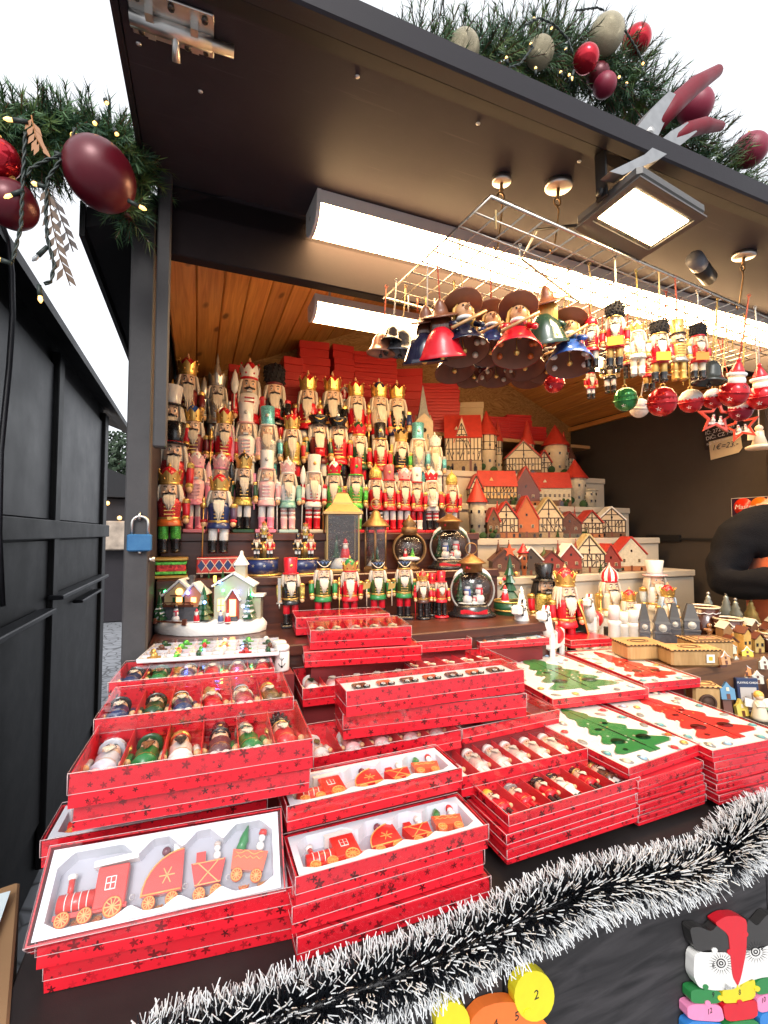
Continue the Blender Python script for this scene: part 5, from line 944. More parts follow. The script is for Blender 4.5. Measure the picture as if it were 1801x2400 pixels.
# ================================================================== boxes on the counter
def star_mat(name, c0, c1):
    m = mat(name, c0, 0.36, var=0, coat=0.25, spec=0.45); n, l, b = nodes_of(m)
    tc = n.new('ShaderNodeTexCoord'); oi = n.new('ShaderNodeObjectInfo'); sp = n.new('ShaderNodeSeparateXYZ'); l.new(tc.outputs['Object'], sp.inputs[0])
    u_ = math_node(n, l, 'ADD', math_node(n, l, 'ADD', sp.outputs[0], sp.outputs[1]), math_node(n, l, 'MULTIPLY', oi.outputs['Random'], 7.0))
    cx = n.new('ShaderNodeCombineXYZ'); l.new(u_, cx.inputs[0]); l.new(sp.outputs[2], cx.inputs[1])
    out = None
    for sc_, r_ in ((44.0, 0.20), (66.0, 0.13)):
        vo = n.new('ShaderNodeTexVoronoi'); vo.voronoi_dimensions = '2D'; vo.inputs['Scale'].default_value = sc_; vo.inputs['Randomness'].default_value = 0.85; l.new(cx.outputs[0], vo.inputs['Vector'])
        sv = n.new('ShaderNodeVectorMath'); sv.operation = 'SCALE'; sv.inputs['Scale'].default_value = sc_; l.new(cx.outputs[0], sv.inputs[0])
        ps = n.new('ShaderNodeVectorMath'); ps.operation = 'SCALE'; ps.inputs['Scale'].default_value = sc_; l.new(vo.outputs['Position'], ps.inputs[0])
        df = n.new('ShaderNodeVectorMath'); df.operation = 'SUBTRACT'; l.new(sv.outputs[0], df.inputs[0]); l.new(ps.outputs[0], df.inputs[1])
        s2 = n.new('ShaderNodeSeparateXYZ'); l.new(df.outputs[0], s2.inputs[0]); bw = n.new('ShaderNodeSeparateColor'); l.new(vo.outputs['Color'], bw.inputs[0])
        ang = math_node(n, l, 'ARCTAN2', s2.outputs[1], s2.outputs[0]); ang = math_node(n, l, 'MULTIPLY_ADD', ang, 5.0, math_node(n, l, 'MULTIPLY', bw.outputs[0], 6.28))
        rad = math_node(n, l, 'MULTIPLY_ADD', math_node(n, l, 'COSINE', ang), 0.36, 0.74)
        rad = math_node(n, l, 'MULTIPLY', rad, math_node(n, l, 'MULTIPLY_ADD', bw.outputs[1], 0.14, r_ - 0.03))
        k = math_node(n, l, 'LESS_THAN', vo.outputs['Distance'], rad); k = math_node(n, l, 'MULTIPLY', k, math_node(n, l, 'MULTIPLY_ADD', bw.outputs[2], 0.9, 0.15))
        out = k if out is None else math_node(n, l, 'MAXIMUM', out, k)
    nz = n.new('ShaderNodeTexNoise'); nz.inputs['Scale'].default_value = 14; l.new(tc.outputs['Object'], nz.inputs['Vector'])
    mx0 = n.new('ShaderNodeMix'); mx0.data_type = 'RGBA'; mx0.inputs[6].default_value = (*[c * 0.85 for c in c0], 1); mx0.inputs[7].default_value = (*[min(1, c * 1.15) for c in c0], 1); l.new(nz.outputs['Fac'], mx0.inputs[0])
    mx = n.new('ShaderNodeMix'); mx.data_type = 'RGBA'; l.new(out, mx.inputs[0]); l.new(mx0.outputs[2], mx.inputs[6]); mx.inputs[7].default_value = (*c1, 1); l.new(mx.outputs[2], b.inputs['Base Color'])
    bp = n.new('ShaderNodeBump'); bp.inputs['Strength'].default_value = 0.15; bp.inputs['Distance'].default_value = 0.002; l.new(nz.outputs['Fac'], bp.inputs['Height']); l.new(bp.outputs[0], b.inputs['Normal'])
    return m
STAR = star_mat('red_star_paper', (0.64, 0.011, 0.024), (0.09, 0.002, 0.004))
REDIN = mat('red_box_inside', (0.58, 0.020, 0.026), 0.5, var=0.1, scale=15)
PLAST = glass_mat('clear_plastic_lid', (0.985, 0.985, 0.99), 0.9, 0.015)
EDGE = mat('plastic_fold_edge', (0.80, 0.62, 0.62), 0.25, var=0, alpha=0.62); TRAYW = mat('white_moulded_tray', (0.70, 0.72, 0.78), 0.35, var=0.04, coat=0.2)
def fitbox(a, b, W):
    ra, rb = ray(*a), ray(*b); k = ra.z / rb.z; d = rb * k - ra; t = W / math.hypot(d.x, d.y)
    A, B = ra * t + Vector((0, 0, CAM_H)), rb * k * t + Vector((0, 0, CAM_H))
    return A, B, math.atan2(B.y - A.y, B.x - A.x)
def red_box(label, fl, W, D, H, yaw=0.0, tilt=0.0, open_=True, lid=True, group='red boxes on the counter', div=0, name='gift_box', riser=None):
    """fl: front-left corner of the top edge (world). Local origin: middle of the bottom."""
    M = RZ(yaw) @ RX(tilt); c = Vector(fl) + M @ Vector((W / 2, D / 2, -H))
    T = thing(name, label, 'box', c, (tilt, 0, yaw), group)
    t = 0.0016; g = G()
    if open_:
        g.box(-W / 2, W / 2, -D / 2, D / 2, 0, t)
        g.box(-W / 2, W / 2, -D / 2, -D / 2 + t, t, H).box(-W / 2, W / 2, D / 2 - t, D / 2, t, H).box(-W / 2, -W / 2 + t, -D / 2 + t, D / 2 - t, t, H).box(W / 2 - t, W / 2, -D / 2 + t, D / 2 - t, t, H)
    else: g.cbox(-W / 2, W / 2, -D / 2, D / 2, 0, H, 0.0012)
    rd = random.Random(int(fl[0] * 9973) + int(fl[1] * 7919) + int(fl[2] * 104729)); jt = {}       # card boxes are never quite square
    def dent(p):
        k = (p[0] > 0, p[1] > 0, p[2] > H / 2)
        if k not in jt: jt[k] = (rd.uniform(-0.0012, 0.0012), rd.uniform(-0.0012, 0.0012), rd.uniform(-0.0012, 0.0003) if k[2] else 0)
        return tuple(a + b for a, b in zip(p, jt[k]))
    g.v = [dent(p) for p in g.v]
    part('box_base', g, STAR, T)
    if open_: part('lining', G().box(-W / 2 + t, W / 2 - t, -D / 2 + t, D / 2 - t, t, t + 0.001), REDIN, T)
    if lid:
        e = 0.0009; z1 = H + 0.0022; zl = H * 0.42; w, d = W / 2 + e, D / 2 + e
        lo = part('lid', G().quad((-w, -d, z1), (w, -d, z1), (w, d, z1), (-w, d, z1)).quad((-w, -d, zl), (w, -d, zl), (w, -d, z1), (-w, -d, z1)).quad((-w, d, zl), (-w, -d, zl), (-w, -d, z1), (-w, d, z1)).quad((w, -d, zl), (w, d, zl), (w, d, z1), (w, -d, z1)), PLAST, T)
        r = 0.00055; g = G()
        g.tube([(-w, -d, z1), (w, -d, z1), (w, d, z1), (-w, d, z1)], r, 4, closed=True); g.tube([(-w, d, zl), (-w, -d, zl), (w, -d, zl), (w, d, zl)], r * 0.8, 4)
        for sx in (-1, 1): g.tube([(sx * w, -d, zl), (sx * w, -d, z1)], r, 4)
        part('lid_edge', g, EDGE, lo)
    for k in range(1, div):
        x = -W / 2 + W * k / div; part('divider', G().box(-0.0006, 0.0006, -D / 2 + t, D / 2 - t, t + 0.001, H * 0.82), REDIN, T, (x, 0, 0))
    return T
def stack_below(fl, W, D, hs, yaw, names, jit=0.004, top=0.0345):
    z = fl[2] - top
    for i, h in enumerate(hs):
        rr = random.Random(int(fl[0] * 1000) + i * 13); z -= h + 0.0024
        red_box(names % ORD[i + 1], (fl[0] + rr.uniform(-jit, jit), fl[1] + rr.uniform(-jit, jit), z + h), W, D, h, yaw + rr.uniform(-0.02, 0.02), open_=False, group='red boxes on the counter')
    return z
# ---------------------------------------------------- wooden trains
ORW = P((0.70, 0.13, 0.03)); TRED = P((0.62, 0.022, 0.014)); GLINE = P((0.80, 0.36, 0.10))
def w_spokes(r):
    g = G().torus(r * 0.86, r * 0.09, 14, 4, TR(0, 0, 0.0032))
    for k in range(5): g.box(-r * 0.85, r * 0.85, -r * 0.05, r * 0.05, 0.003, 0.0038, RZ(k * PI / 5))
    return g.cyl(r * 0.16, 0.003, 0.0046, 8)
def wheel(parent, x, y, r, z=0.008):
    o = part('wheel', lambda: G().lathe([(r, -0.003), (r, 0.003)], 16), ORW, parent, (x, y, z), key='whl%.4f' % r); return o
def toy_train(label, box, W, D, H):
    S_ = W / 0.295; mw = box.matrix_basis
    T = thing('toy_train', label, 'toy train', mw @ Vector((-W / 2, -D / 2, H - 0.021)), box.rotation_euler, 'wooden toy trains in boxes', S_)
    e = part('engine', G().cbox(0.062, 0.098, 0.020, 0.064, 0.0, 0.015, 0.001).box(0.020, 0.1, 0.018, 0.023, 0.002, 0.012), TRED, T, (0, 0.003, 0.003))
    part('boiler', G().tube([(0.022, 0.034, 0.008), (0.062, 0.034, 0.008)], 0.0098, 14), TRED, e)
    for k in range(4): part('stripe', lambda: G().torus(0.0099, 0.0007, 14, 4, RY(PI / 2)), WHITEM, e, (0.031 + k * 0.008, 0.034, 0.008), key='trs')
    part('chimney', G().tube([(0.033, 0.042, 0.008), (0.032, 0.058, 0.008)], 0.0036, 10), TRED, e); part('chimney_cap', G().tube([(0.032, 0.058, 0.008), (0.0318, 0.063, 0.008)], [0.005, 0.0058], 10), WHITEM, e)
    part('roof', G().box(-0.026, 0.026, 0, 0.007, 0, 0.016), WHITEM, e, (0.082, 0.066, 0), (0, 0, 0.05))
    part('window', G().box(-0.006, 0.006, -0.007, 0.007, 0, 0.0008).box(-0.005, -0.0006, -0.006, -0.0006, 0.0007, 0.0012, mi=1).box(0.0006, 0.005, -0.006, -0.0006, 0.0007, 0.0012, mi=1).box(-0.005, -0.0006, 0.0006, 0.006, 0.0007, 0.0012, mi=1).box(0.0006, 0.005, 0.0006, 0.006, 0.0007, 0.0012, mi=1), [WHITEM, TRED], e, (0.079, 0.045, 0.0151))
    for x, y, r in ((0.031, 0.017, 0.0082), (0.055, 0.017, 0.0082), (0.085, 0.02, 0.0112)): o = wheel(e, x, y, r, 0.012); 
    g = G()
    for x, y, r in ((0.031, 0.017, 0.0082), (0.055, 0.017, 0.0082), (0.085, 0.02, 0.0112)): s = w_spokes(r); g.add(s.v, s.f, TR(x, y, 0.012))
    part('spokes', g, GLINE, e)['kind'] = 'stuff'
    # domed wagon
    arc = [(0.112 + 0.048 - 0.048 * math.cos(t * PI / 16), 0.024 + 0.046 * math.sin(t * PI / 16)) for t in range(9)]
    w1 = part('wagon', G().prism([(0.16, 0.024)] + [(0.16, 0.07)] + arc[::-1][1:], 0, 0.012), TRED, T, (0.004, 0.002, 0.003))
    part('gold_edge', G().tube([(x, y, 0.0122) for x, y in arc], 0.0011, 4).tube([(0.113, 0.026, 0.0122), (0.159, 0.026, 0.0122)], 0.0011, 4), GLINE, w1)
    part('snowflake', G().box(-0.0095, 0.0095, -0.0006, 0.0006, 0, 0.0008).box(-0.0095, 0.0095, -0.0006, 0.0006, 0, 0.0008, RZ(PI / 3)).box(-0.0095, 0.0095, -0.0006, 0.0006, 0, 0.0008, RZ(-PI / 3)), GLINE, w1, (0.141, 0.043, 0.012))
    part('small_house', G().prism([(-0.006, 0), (0.006, 0), (0.006, 0.010), (0, 0.017), (-0.006, 0.010)], 0, 0.008), WHITEM, w1, (0.152, 0.07, 0)); part('bauble', G().sph(0.006, (0.137, 0.071, 0.008), 10, 8), P((0.14, 0.03, 0.05), 0.15), w1)
    # diamond wagon
    w2 = part('wagon', G().prism([(0.176, 0.026), (0.208, 0.026), (0.214, 0.052), (0.170, 0.052)], 0, 0.012), TRED, T, (0.004, 0, 0.003))
    part('gold_lattice', G().box(-0.019, 0.019, -0.0006, 0.0006, 0, 0.0008, RZ(0.75)).box(-0.019, 0.019, -0.0006, 0.0006, 0, 0.0008, RZ(-0.75)).box(-0.02, 0.02, 0.0115, 0.0125, 0, 0.0008).box(-0.016, 0.016, -0.0125, -0.0115, 0, 0.0008), GLINE, w2, (0.192, 0.039, 0.012))
    part('present', G().box(0.176, 0.188, 0.0525, 0.064, 0.001, 0.011), TRED, w2); part('snow_child', G().sph(0.0055, (0.203, 0.0575, 0.008), 10, 7).sph(0.0045, (0.203, 0.066, 0.008), 10, 7), WHITEM, w2); part('hat', G().sph(0.005, (0.203, 0.0705, 0.008), 10, 7, sz=1, sy=0.8), P((0.55, 0.45, 0.40)), w2)
    # basket wagon, sitting askew
    w3 = part('wagon', G().prism([(-0.022, -0.011), (0.021, -0.011), (0.024, 0.012), (-0.024, 0.012)], 0, 0.012), P((0.64, 0.10, 0.04)), T, (0.249, 0.043, 0.004), (0, 0, -0.22))
    part('zigzag', G().tube([(-0.02 + k * 0.0042, 0.002 + 0.003 * (k % 2), 0.0124) for k in range(10)], 0.0007, 4).tube([(-0.02 + k * 0.0042, 0.009 - 0.002 * math.sin(k * 1.3), 0.0124) for k in range(10)], 0.0007, 4), GLINE, w3)
    part('tree', G().tube([(-0.014, 0.012, 0.007), (-0.013, 0.02, 0.007), (-0.012, 0.024, 0.007), (-0.0115, 0.032, 0.007), (-0.010, 0.042, 0.007)], [0.0075, 0.006, 0.0068, 0.0045, 0.001], 10), greenM, w3)
    part('snow_child', G().sph(0.006, (0.012, 0.018, 0.008), 10, 7).sph(0.005, (0.0125, 0.028, 0.008), 10, 7), WHITEM, w3); part('hat', G().tube([(0.0127, 0.032, 0.008), (0.013, 0.038, 0.008)], [0.006, 0.005], 10), TRED, w3)
    for w_, xs, y in ((w1, (0.122, 0.149), 0.017), (w2, (0.182, 0.203), 0.017), (w3, (-0.013, 0.013), -0.0165)):
        g = G()
        for x in xs: wheel(w_, x, y, 0.0078, 0.010); s = w_spokes(0.0078); g.add(s.v, s.f, TR(x, y, 0.010))
        part('spokes', g, GLINE, w_)['kind'] = 'stuff'
    for x, y in ((0.105, 0.03), (0.168, 0.03), (0.222, 0.03)): part('coupling', lambda: G().torus(0.003, 0.0005, 10, 4), STEEL, T, (x, y, 0.01), key='cpl')
    return T
def g_tray(W, D, depth=0.02):
    N = 60; xs = [-W / 2 + 0.006 + (W - 0.012) * i / N for i in range(N + 1)]; cars = ((0.0, 0.335), (0.35, 0.545), (0.56, 0.745), (0.75, 1.0))
    def prof(u):
        best = 0.30
        for a, b in cars:
            if a <= u <= b:
                q = min(u - a, b - u) / 0.06; best = 0.30 + 0.70 * min(1.0, q)
        return best
    g = G(); top = 0.0
    inn = W * 0.04; v = []
    X = [(-W / 2 + inn) + (W - 2 * inn) * i / N for i in range(N + 1)]
    for i, x in enumerate(X):
        k = prof(i / N); yt = D * 0.5 - 0.009 - (1 - k) * D * 0.22; yb = -D * 0.5 + 0.009 + (1 - k) * D * 0.13
        xo = -W / 2 + 0.003 + (W - 0.006) * i / N
        v += [(xo, D / 2 - 0.002, top), (x, yt, top), (x * 0.99, yt - 0.004, -depth), (x * 0.99, yb + 0.004, -depth), (x, yb, top), (xo, -D / 2 + 0.002, top)]
    f = []
    for i in range(N):
        a, b = i * 6, (i + 1) * 6
        for k in range(5):
            if k != 2: f.append((a + k, a + k + 1, b + k + 1, b + k))
    f.append((0, 5, 4, 1)); f.append((1, 4, 3, 2)); e = N * 6; f.append((e, e + 1, e + 4, e + 5)); f.append((e + 1, e + 2, e + 3, e + 4))
    g.add(v, f, smooth=False)
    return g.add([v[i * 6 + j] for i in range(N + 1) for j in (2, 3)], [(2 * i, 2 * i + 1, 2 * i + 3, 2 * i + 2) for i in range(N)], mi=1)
def train_box(label, tlabel, fl, yaw, tilt=0.0, W=0.295, D=0.0915, H=0.0345, lid=True):
    B = red_box(label, fl, W, D, H, yaw, tilt, True, lid)
    part('moulded_tray', lambda: g_tray(W - 0.004, D - 0.004), [TRAYW, mat('shade_toned_tray_floor', (0.40, 0.40, 0.46), 0.3, var=0.1, scale=25, coat=0.3)], B, (0, 0, H - 0.001), key='tray%.3f%.3f' % (W, D))  # cavity floor gets a darker tray tone, its shade put into the colour
    if tlabel: toy_train(tlabel, B, W, D, H)
    return B
# front-left stack with the tilted train box
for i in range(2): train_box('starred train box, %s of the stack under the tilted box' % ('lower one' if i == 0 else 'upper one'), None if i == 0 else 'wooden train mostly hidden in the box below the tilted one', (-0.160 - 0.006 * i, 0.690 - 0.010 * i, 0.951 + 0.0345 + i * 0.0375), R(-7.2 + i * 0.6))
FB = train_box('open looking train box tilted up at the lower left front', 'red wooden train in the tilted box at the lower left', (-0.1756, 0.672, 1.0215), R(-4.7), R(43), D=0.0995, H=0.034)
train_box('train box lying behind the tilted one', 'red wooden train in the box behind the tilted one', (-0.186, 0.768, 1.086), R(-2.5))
part('riser', G().box(-0.165, 0.10, 0.785, 0.83, 0.951, 1.048), RISER, ct)
# middle train stack
A, B_, yw = fitbox((694, 2059), (1144, 1934), 0.295)
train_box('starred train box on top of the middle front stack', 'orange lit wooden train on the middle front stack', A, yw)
stack_below(A, 0.292, 0.09, (0.0335, 0.0335), yw, 'starred red box, %s from the top of the middle front stack')
A, B_, yw = fitbox((674, 1893), (1082, 1801), 0.295)
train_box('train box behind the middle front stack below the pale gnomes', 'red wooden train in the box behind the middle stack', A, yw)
part('riser', G().box(A.x + 0.004, A.x + 0.29, A.y + 0.018, A.y + 0.088, 0.951, A.z - 0.036), RISER, ct)
# ---------------------------------------------------- small nutcrackers lying in compartments
def lite(label, box, x, y, z, h, s, rz=0.0, group='small nutcrackers in boxes'):
    T = thing('nutcracker_ornament', label, 'nutcracker', box.matrix_basis @ Vector((x, y, z)), (box.matrix_basis.to_3x3() @ Euler((-PI / 2, 0, 0)).to_matrix() @ Euler((0, rz, 0)).to_matrix()).to_euler(), group, h)
    for sx in (-1, 1): part('leg', lambda: (lambda q: q.add(g_leg().v, g_leg().f))(G()).lathe([(0.056, 0.03), (0.056, 0.2)], 10, mi=1).sph(0.055, (0, -0.03, 0.05), 8, 5, mi=1, sz=0.6), [s['pants'], s['boots']], T, (sx * 0.066, 0, 0), key='lleg')
    part('body', lambda: G().lathe([(0.142, 0.355), (0.128, 0.43), (0.122, 0.46), (0.135, 0.62), (0.095, 0.686)], 12, sy=0.88).lathe([(0.124, 0.43), (0.124, 0.455)], 12, mi=1, sy=0.9), [s['coat'], s.get('trim', GOLDM)], T, key='lbody')
    for sx in (-1, 1): part('arm', lambda: G().tube([(0, 0, 0.0), (0.01, 0, -0.1), (0.004, -0.02, -0.19)], [0.045, 0.043, 0.036], 8).sph(0.045, (0.004, -0.03, -0.22), 10, 7, mi=1), [s.get('arm', s['coat']), WOODM], T, (sx * 0.178, 0, 0.63), None, (sx, 1, 1), key='larm')
    hd = part('head', lambda: (lambda q: q.add(g_head().v, g_head().f, smooth=True).add(g_face().v, g_face().f))(G()).sph(0.012, (-0.042, -0.098, 0.09), 6, 5, mi=1).sph(0.012, (0.042, -0.098, 0.09), 6, 5, mi=1), [SKINM, BLACKM], T, (0, 0, 0.69), key='lhead')
    if s.get('hair', HAIRW): part('hair', g_hair, s.get('hair', HAIRW), hd, key='nhr0')
    if s.get('beard', HAIRW): part('beard', g_beard, s.get('beard', HAIRW), hd, key='nbd0')
    if s.get('stache', BLACKM): part('moustache', g_stache, s.get('stache', BLACKM), hd, key='ns')
    hat = None
    for nm, fn, m, k in HATS[s['hat'][0]](s['hat'][1:])[:3]:
        if hat is None: hat = part(nm, fn, m, T, (0, 0, 0.845), key=k)
        else: part(nm, fn, m, hat, key=k)
    if s.get('prop'): part('staff', g_staff, s['prop'], T, (-0.2, -0.06, 0.05), key='npstaff')
    return T
BROWNH = mat('brown_doll_hair', (0.20, 0.08, 0.03), 0.8)
six = [('pale blue', S(coat=P((0.55, 0.58, 0.66)), pants=lpink, boots=BLACKM, hat=('cap', P((0.5, 0.55, 0.62)), WHITEM, WHITEM), hair=None)), ('green', S(coat=greenM, pants=greenM, boots=greenM, hat=('cap', dgreen, GOLDM, GOLDM), beard=BROWNH, hair=None, prop=GOLDM)), ('white', S(coat=WHITEM, pants=WHITEM, boots=BLACKM, hat=('onion', GOLDM, redM), beard=HAIRB, hair=None)),
       ('dark red', S(coat=P((0.12, 0.04, 0.05)), pants=WHITEM, boots=BLACKM, hat=('tall', BLACKM, BLACKM, GOLDM), hair=None, beard=None)), ('green and silver', S(coat=greenM, pants=WHITEM, boots=BLACKM, hat=('onion', silverM, dgreen), hair=None)), ('scarlet', S(coat=redM, pants=redM, boots=BLACKM, hat=('bear', BLACKM, GOLDM), hair=None, prop=GOLDM))]
six2 = [('navy', S(coat=navyM, pants=navyM, boots=WHITEM, hat=('cap', BLACKM, GOLDM, GOLDM), hair=None)), ('bottle green', S(coat=dgreen, pants=orangeM, boots=BLACKM, hat=('cap', BLACKM, WHITEM, GOLDM), hair=None)), ('blue', S(coat=P((0.03, 0.05, 0.14)), pants=WHITEM, boots=BLACKM, hat=('shako', BLACKM, GOLDM, WHITEM, redM))), ('red', S(coat=redM, pants=redM, boots=BLACKM, hat=CR(GOLDM, redM))), ('crimson', S(coat=P((0.40, 0.02, 0.05)), pants=WHITEM, boots=BLACKM, hat=('shako', NAVY and navyM, GOLDM, WHITEM, blueM))), ('brown', S(coat=P((0.16, 0.10, 0.04)), pants=dgreen, boots=BLACKM, hat=('onion', GOLDM, orangeM), hair=None))]
def nut_box(label, where, fl, W, D, H, yaw, specs, lid=True, hs=0.78, tilt=0.0, z0=0.012):
    n = len(specs); B = red_box(label, fl, W, D, H, yaw, tilt, True, lid, div=n)
    for k, (c, s) in enumerate(specs):
        x = -W / 2 + W * (k + 0.5) / n; h = min(D * hs, W / n * 2.6)
        lite('small %s nutcracker, %s from left in %s' % (c, ORD[k], where), B, x, -D * 0.42, z0, h, s, rnd.uniform(-0.12, 0.12))
    return B
for k, (a, b, sp, lb, wh, hh) in enumerate((((161, 1817), (734, 1737), six, 'large nutcracker ornament box nearest the viewer in the left column', 'the nearest left column box', 0.042), ((222, 1689), (688, 1637), six2, 'second nutcracker ornament box of the left column', 'the second left column box', 0.036), ((255, 1602), (644, 1569), [(c + ' coated', s) for c, s in (six2[0], six[1], six2[2], six2[3], six2[4], six[5])], 'rear nutcracker ornament box of the left column below the village', 'the rear left column box', 0.034))):
    A, B_, yw = fitbox(a, b, 0.31); Z = A.z
    nut_box(lb, wh, A, 0.31, (0.165, 0.16, 0.155)[k], hh, yw + R(1), sp, z0=0.014)
    if k == 0: red_box('starred red box directly under the nearest left column box', (A.x + 0.003, A.y + 0.012, A.z - hh - 0.0028), 0.305, 0.15, 0.034, yw, open_=False)
    zz = A.z - hh - (0.0025 if k else 0.041); part('riser', G().box(A.x + 0.01, A.x + 0.29, max(A.y + 0.02, 0.835), A.y + 0.14, 0.951, zz - 0.001), RISER, ct)
# right front stack of nutcracker boxes
A, B_, yw = fitbox((1193, 1913), (1499, 1823), 0.295)
minis = [('yellow capped', S(coat=redM, pants=BLACKM, boots=redM, hat=('onion', P((0.7, 0.45, 0.03)), GOLDM), hair=None)), ('grey capped', S(coat=redM, pants=redM, boots=BLACKM, hat=('cap', greyM, WHITEM, WHITEM), hair=None)), ('black capped', S(coat=redM, pants=BLACKM, boots=BLACKM, hat=('cap', BLACKM, GOLDM, GOLDM), hair=None)), ('white coated', S(coat=WHITEM, pants=WHITEM, boots=BLACKM, hat=('cap', BLACKM, GOLDM, GOLDM), hair=None)), ('scarlet coated', S(coat=redM, pants=BLACKM, boots=BLACKM, hat=('tall', BLACKM, GOLDM, GOLDM), hair=None)), ('dark brown', S(coat=P((0.10, 0.05, 0.03)), pants=WHITEM, boots=BLACKM, hat=('onion', GOLDM, redM), hair=None))]
nut_box('starred box of slim nutcrackers on top of the right front stack', 'the right front stack box', A, 0.295, 0.112, 0.026, yw, minis, z0=0.008)
zb = stack_below((A.x - 0.004, A.y - 0.002, A.z), 0.292, 0.112, (0.0225, 0.0225), yw, 'starred red box, %s from the top of the right front stack', top=0.026)
# pale figures in the row behind it, pink ones in the middle
pale = S(coat=P((0.72, 0.55, 0.48)), arm=WHITEM, pants=WHITEM, boots=WHITEM, hat=('onion', WHITEM, lpink), stache=None, trim=WHITEM)
pinkfig = S(coat=lpink, arm=WHITEM, pants=WHITEM, boots=WHITEM, hat=('cap', WHITEM, lpink, WHITEM), stache=None, trim=WHITEM, hair=None)
A, B_, yw = fitbox((1082, 1823), (1376, 1756), 0.29)
nut_box('box of pale round hatted gnomes beside the green tree puzzle', 'the pale gnome box', A, 0.29, 0.137, 0.034, yw, [('pale gnome like', pale)] * 6, z0=0.012); part('riser', G().box(A.x + 0.006, A.x + 0.28, A.y + 0.04, A.y + 0.13, 0.951, A.z - 0.036), RISER, ct)
A, B_, yw = fitbox((736, 1776), (1080, 1712), 0.30)
nut_box('box of pink dolls under the two long narrow boxes', 'the pink box under the narrow boxes', A, 0.30, 0.14, 0.034, yw, [('wreath holding white', S(coat=WHITEM, pants=WHITEM, boots=WHITEM, hat=('cap', WHITEM, lpink, WHITEM), stache=None, hair=None, beard=mat('wreath_green', (0.10, 0.12, 0.03), 0.8)))] + [('pale pink', pinkfig)] * 4, z0=0.012); part('riser', G().box(A.x + 0.008, A.x + 0.29, A.y + 0.02, A.y + 0.13, 0.951, A.z - 0.036), RISER, ct)
CZ = A.z
c2 = (0.228, 1.050, 1.150); nut_box('box of white and pink dolls left behind the long narrow boxes', 'the pink box left of centre', c2, 0.29, 0.165, 0.04, R(-3), [('holly white', S(coat=WHITEM, pants=WHITEM, boots=WHITEM, hat=('cap', WHITEM, lpink, WHITEM), stache=None, hair=None, beard=IVY))] + [('light pink', pinkfig)] * 4, z0=0.014)
c3 = (0.53, 1.055, 1.150); nut_box('box of rosy figures right behind the long narrow boxes', 'the rosy box right of centre', c3, 0.28, 0.165, 0.04, R(-2), [('rosy', S(coat=P((0.6, 0.25, 0.2)), pants=WHITEM, boots=redM, hat=('onion', WHITEM, redM), stache=None, hair=None))] * 5, z0=0.014)
A5 = (0.512, 0.838, 1.098); b5 = red_box('shallow red box with dark empty compartments right of the narrow boxes', A5, 0.26, 0.12, 0.03, R(2), div=4); part('dark_pads', G().box(-0.125, 0.125, -0.055, 0.055, 0.004, 0.016), P((0.10, 0.015, 0.03)), b5)
for (x0, x1, y0, y1, z) in ((0.235, 0.51, 1.075, 1.205, 1.108), (0.54, 0.80, 1.075, 1.195, 1.108), (0.52, 0.76, 0.845, 0.95, 1.066), (0.172, 0.218, 1.10, 1.20, 1.172)): part('riser', G().box(x0, x1, y0, y1, 0.951, z), RISER, ct)
# two long narrow boxes with wheeled toys
A, B_, yw = fitbox((813, 1610), (1229, 1560), 0.40); A2, B2, yw2 = fitbox((805, 1676), (1233, 1627), 0.40)
for q, (fl, y_, lb) in enumerate(((A2, yw2, 'lower of the two long narrow boxes of wheeled toys'), (A, yw, 'upper of the two long narrow boxes of wheeled toys'))):
    z = CZ + 0.003 + q * 0.0495 + 0.0465
    Bx = red_box(lb, (fl.x, fl.y, z), 0.40, 0.085, 0.0465, y_); part('white_insert', G().box(-0.196, 0.196, -0.039, 0.039, 0.034, 0.0365), TRAYW, Bx)
    for k in range(7):
        x = -0.16 + k * 0.052
        T = thing('wheeled_toy', 'tiny wheeled toy, %s from left in the %s narrow box' % (ORD[k], 'lower' if q == 0 else 'upper'), 'toy', Bx.matrix_basis @ Vector((x, 0.004, 0.0367)), Bx.rotation_euler, 'wheeled toys in narrow boxes')
        part('toy_body', G().cbox(-0.015, 0.015, -0.016, 0.010, 0, 0.006, 0.002), P((0.50, 0.10, 0.04)) if k % 2 else brownM, T)
        for dx in (-0.008, 0.009): part('wheel', lambda: G().lathe([(0.0075, 0), (0.0075, 0.004)], 12).torus(0.004, 0.0008, 10, 4, TR(0, 0, 0.0042), mi=1), [BLACKM, WHITEM], T, (dx, -0.018, 0.004), key='wtw')
# rear centre boxes
c1 = (0.268, 1.150, 1.256); nut_box('stacked ornament box in front of the green shako nutcrackers, near one', 'the near centre back box', c1, 0.26, 0.15, 0.046, R(-9), [(a_, S(coat=P(c_), pants=WHITEM, boots=BLACKM, hat=('onion', greyM, GOLDM), hair=None)) for a_, c_ in (('silver capped', (0.3, 0.25, 0.2)), ('copper coated', (0.4, 0.12, 0.06)), ('grey coated', (0.25, 0.24, 0.24)), ('rust coated', (0.4, 0.1, 0.05)), ('tawny', (0.4, 0.25, 0.12)))], z0=0.02)
c1a = (0.262, 1.300, 1.262); nut_box('stacked ornament box in front of the green shako nutcrackers, far one', 'the far centre back box', c1a, 0.27, 0.12, 0.046, R(-6), [(a_, S(coat=P(c_), pants=WHITEM, boots=BLACKM, hat=('onion', greyM, GOLDM), hair=None)) for a_, c_ in (('bronze coated', (0.3, 0.15, 0.06)), ('brick coated', (0.4, 0.08, 0.05)), ('sandy', (0.45, 0.3, 0.15)), ('wine coated', (0.25, 0.03, 0.05)))], z0=0.02)
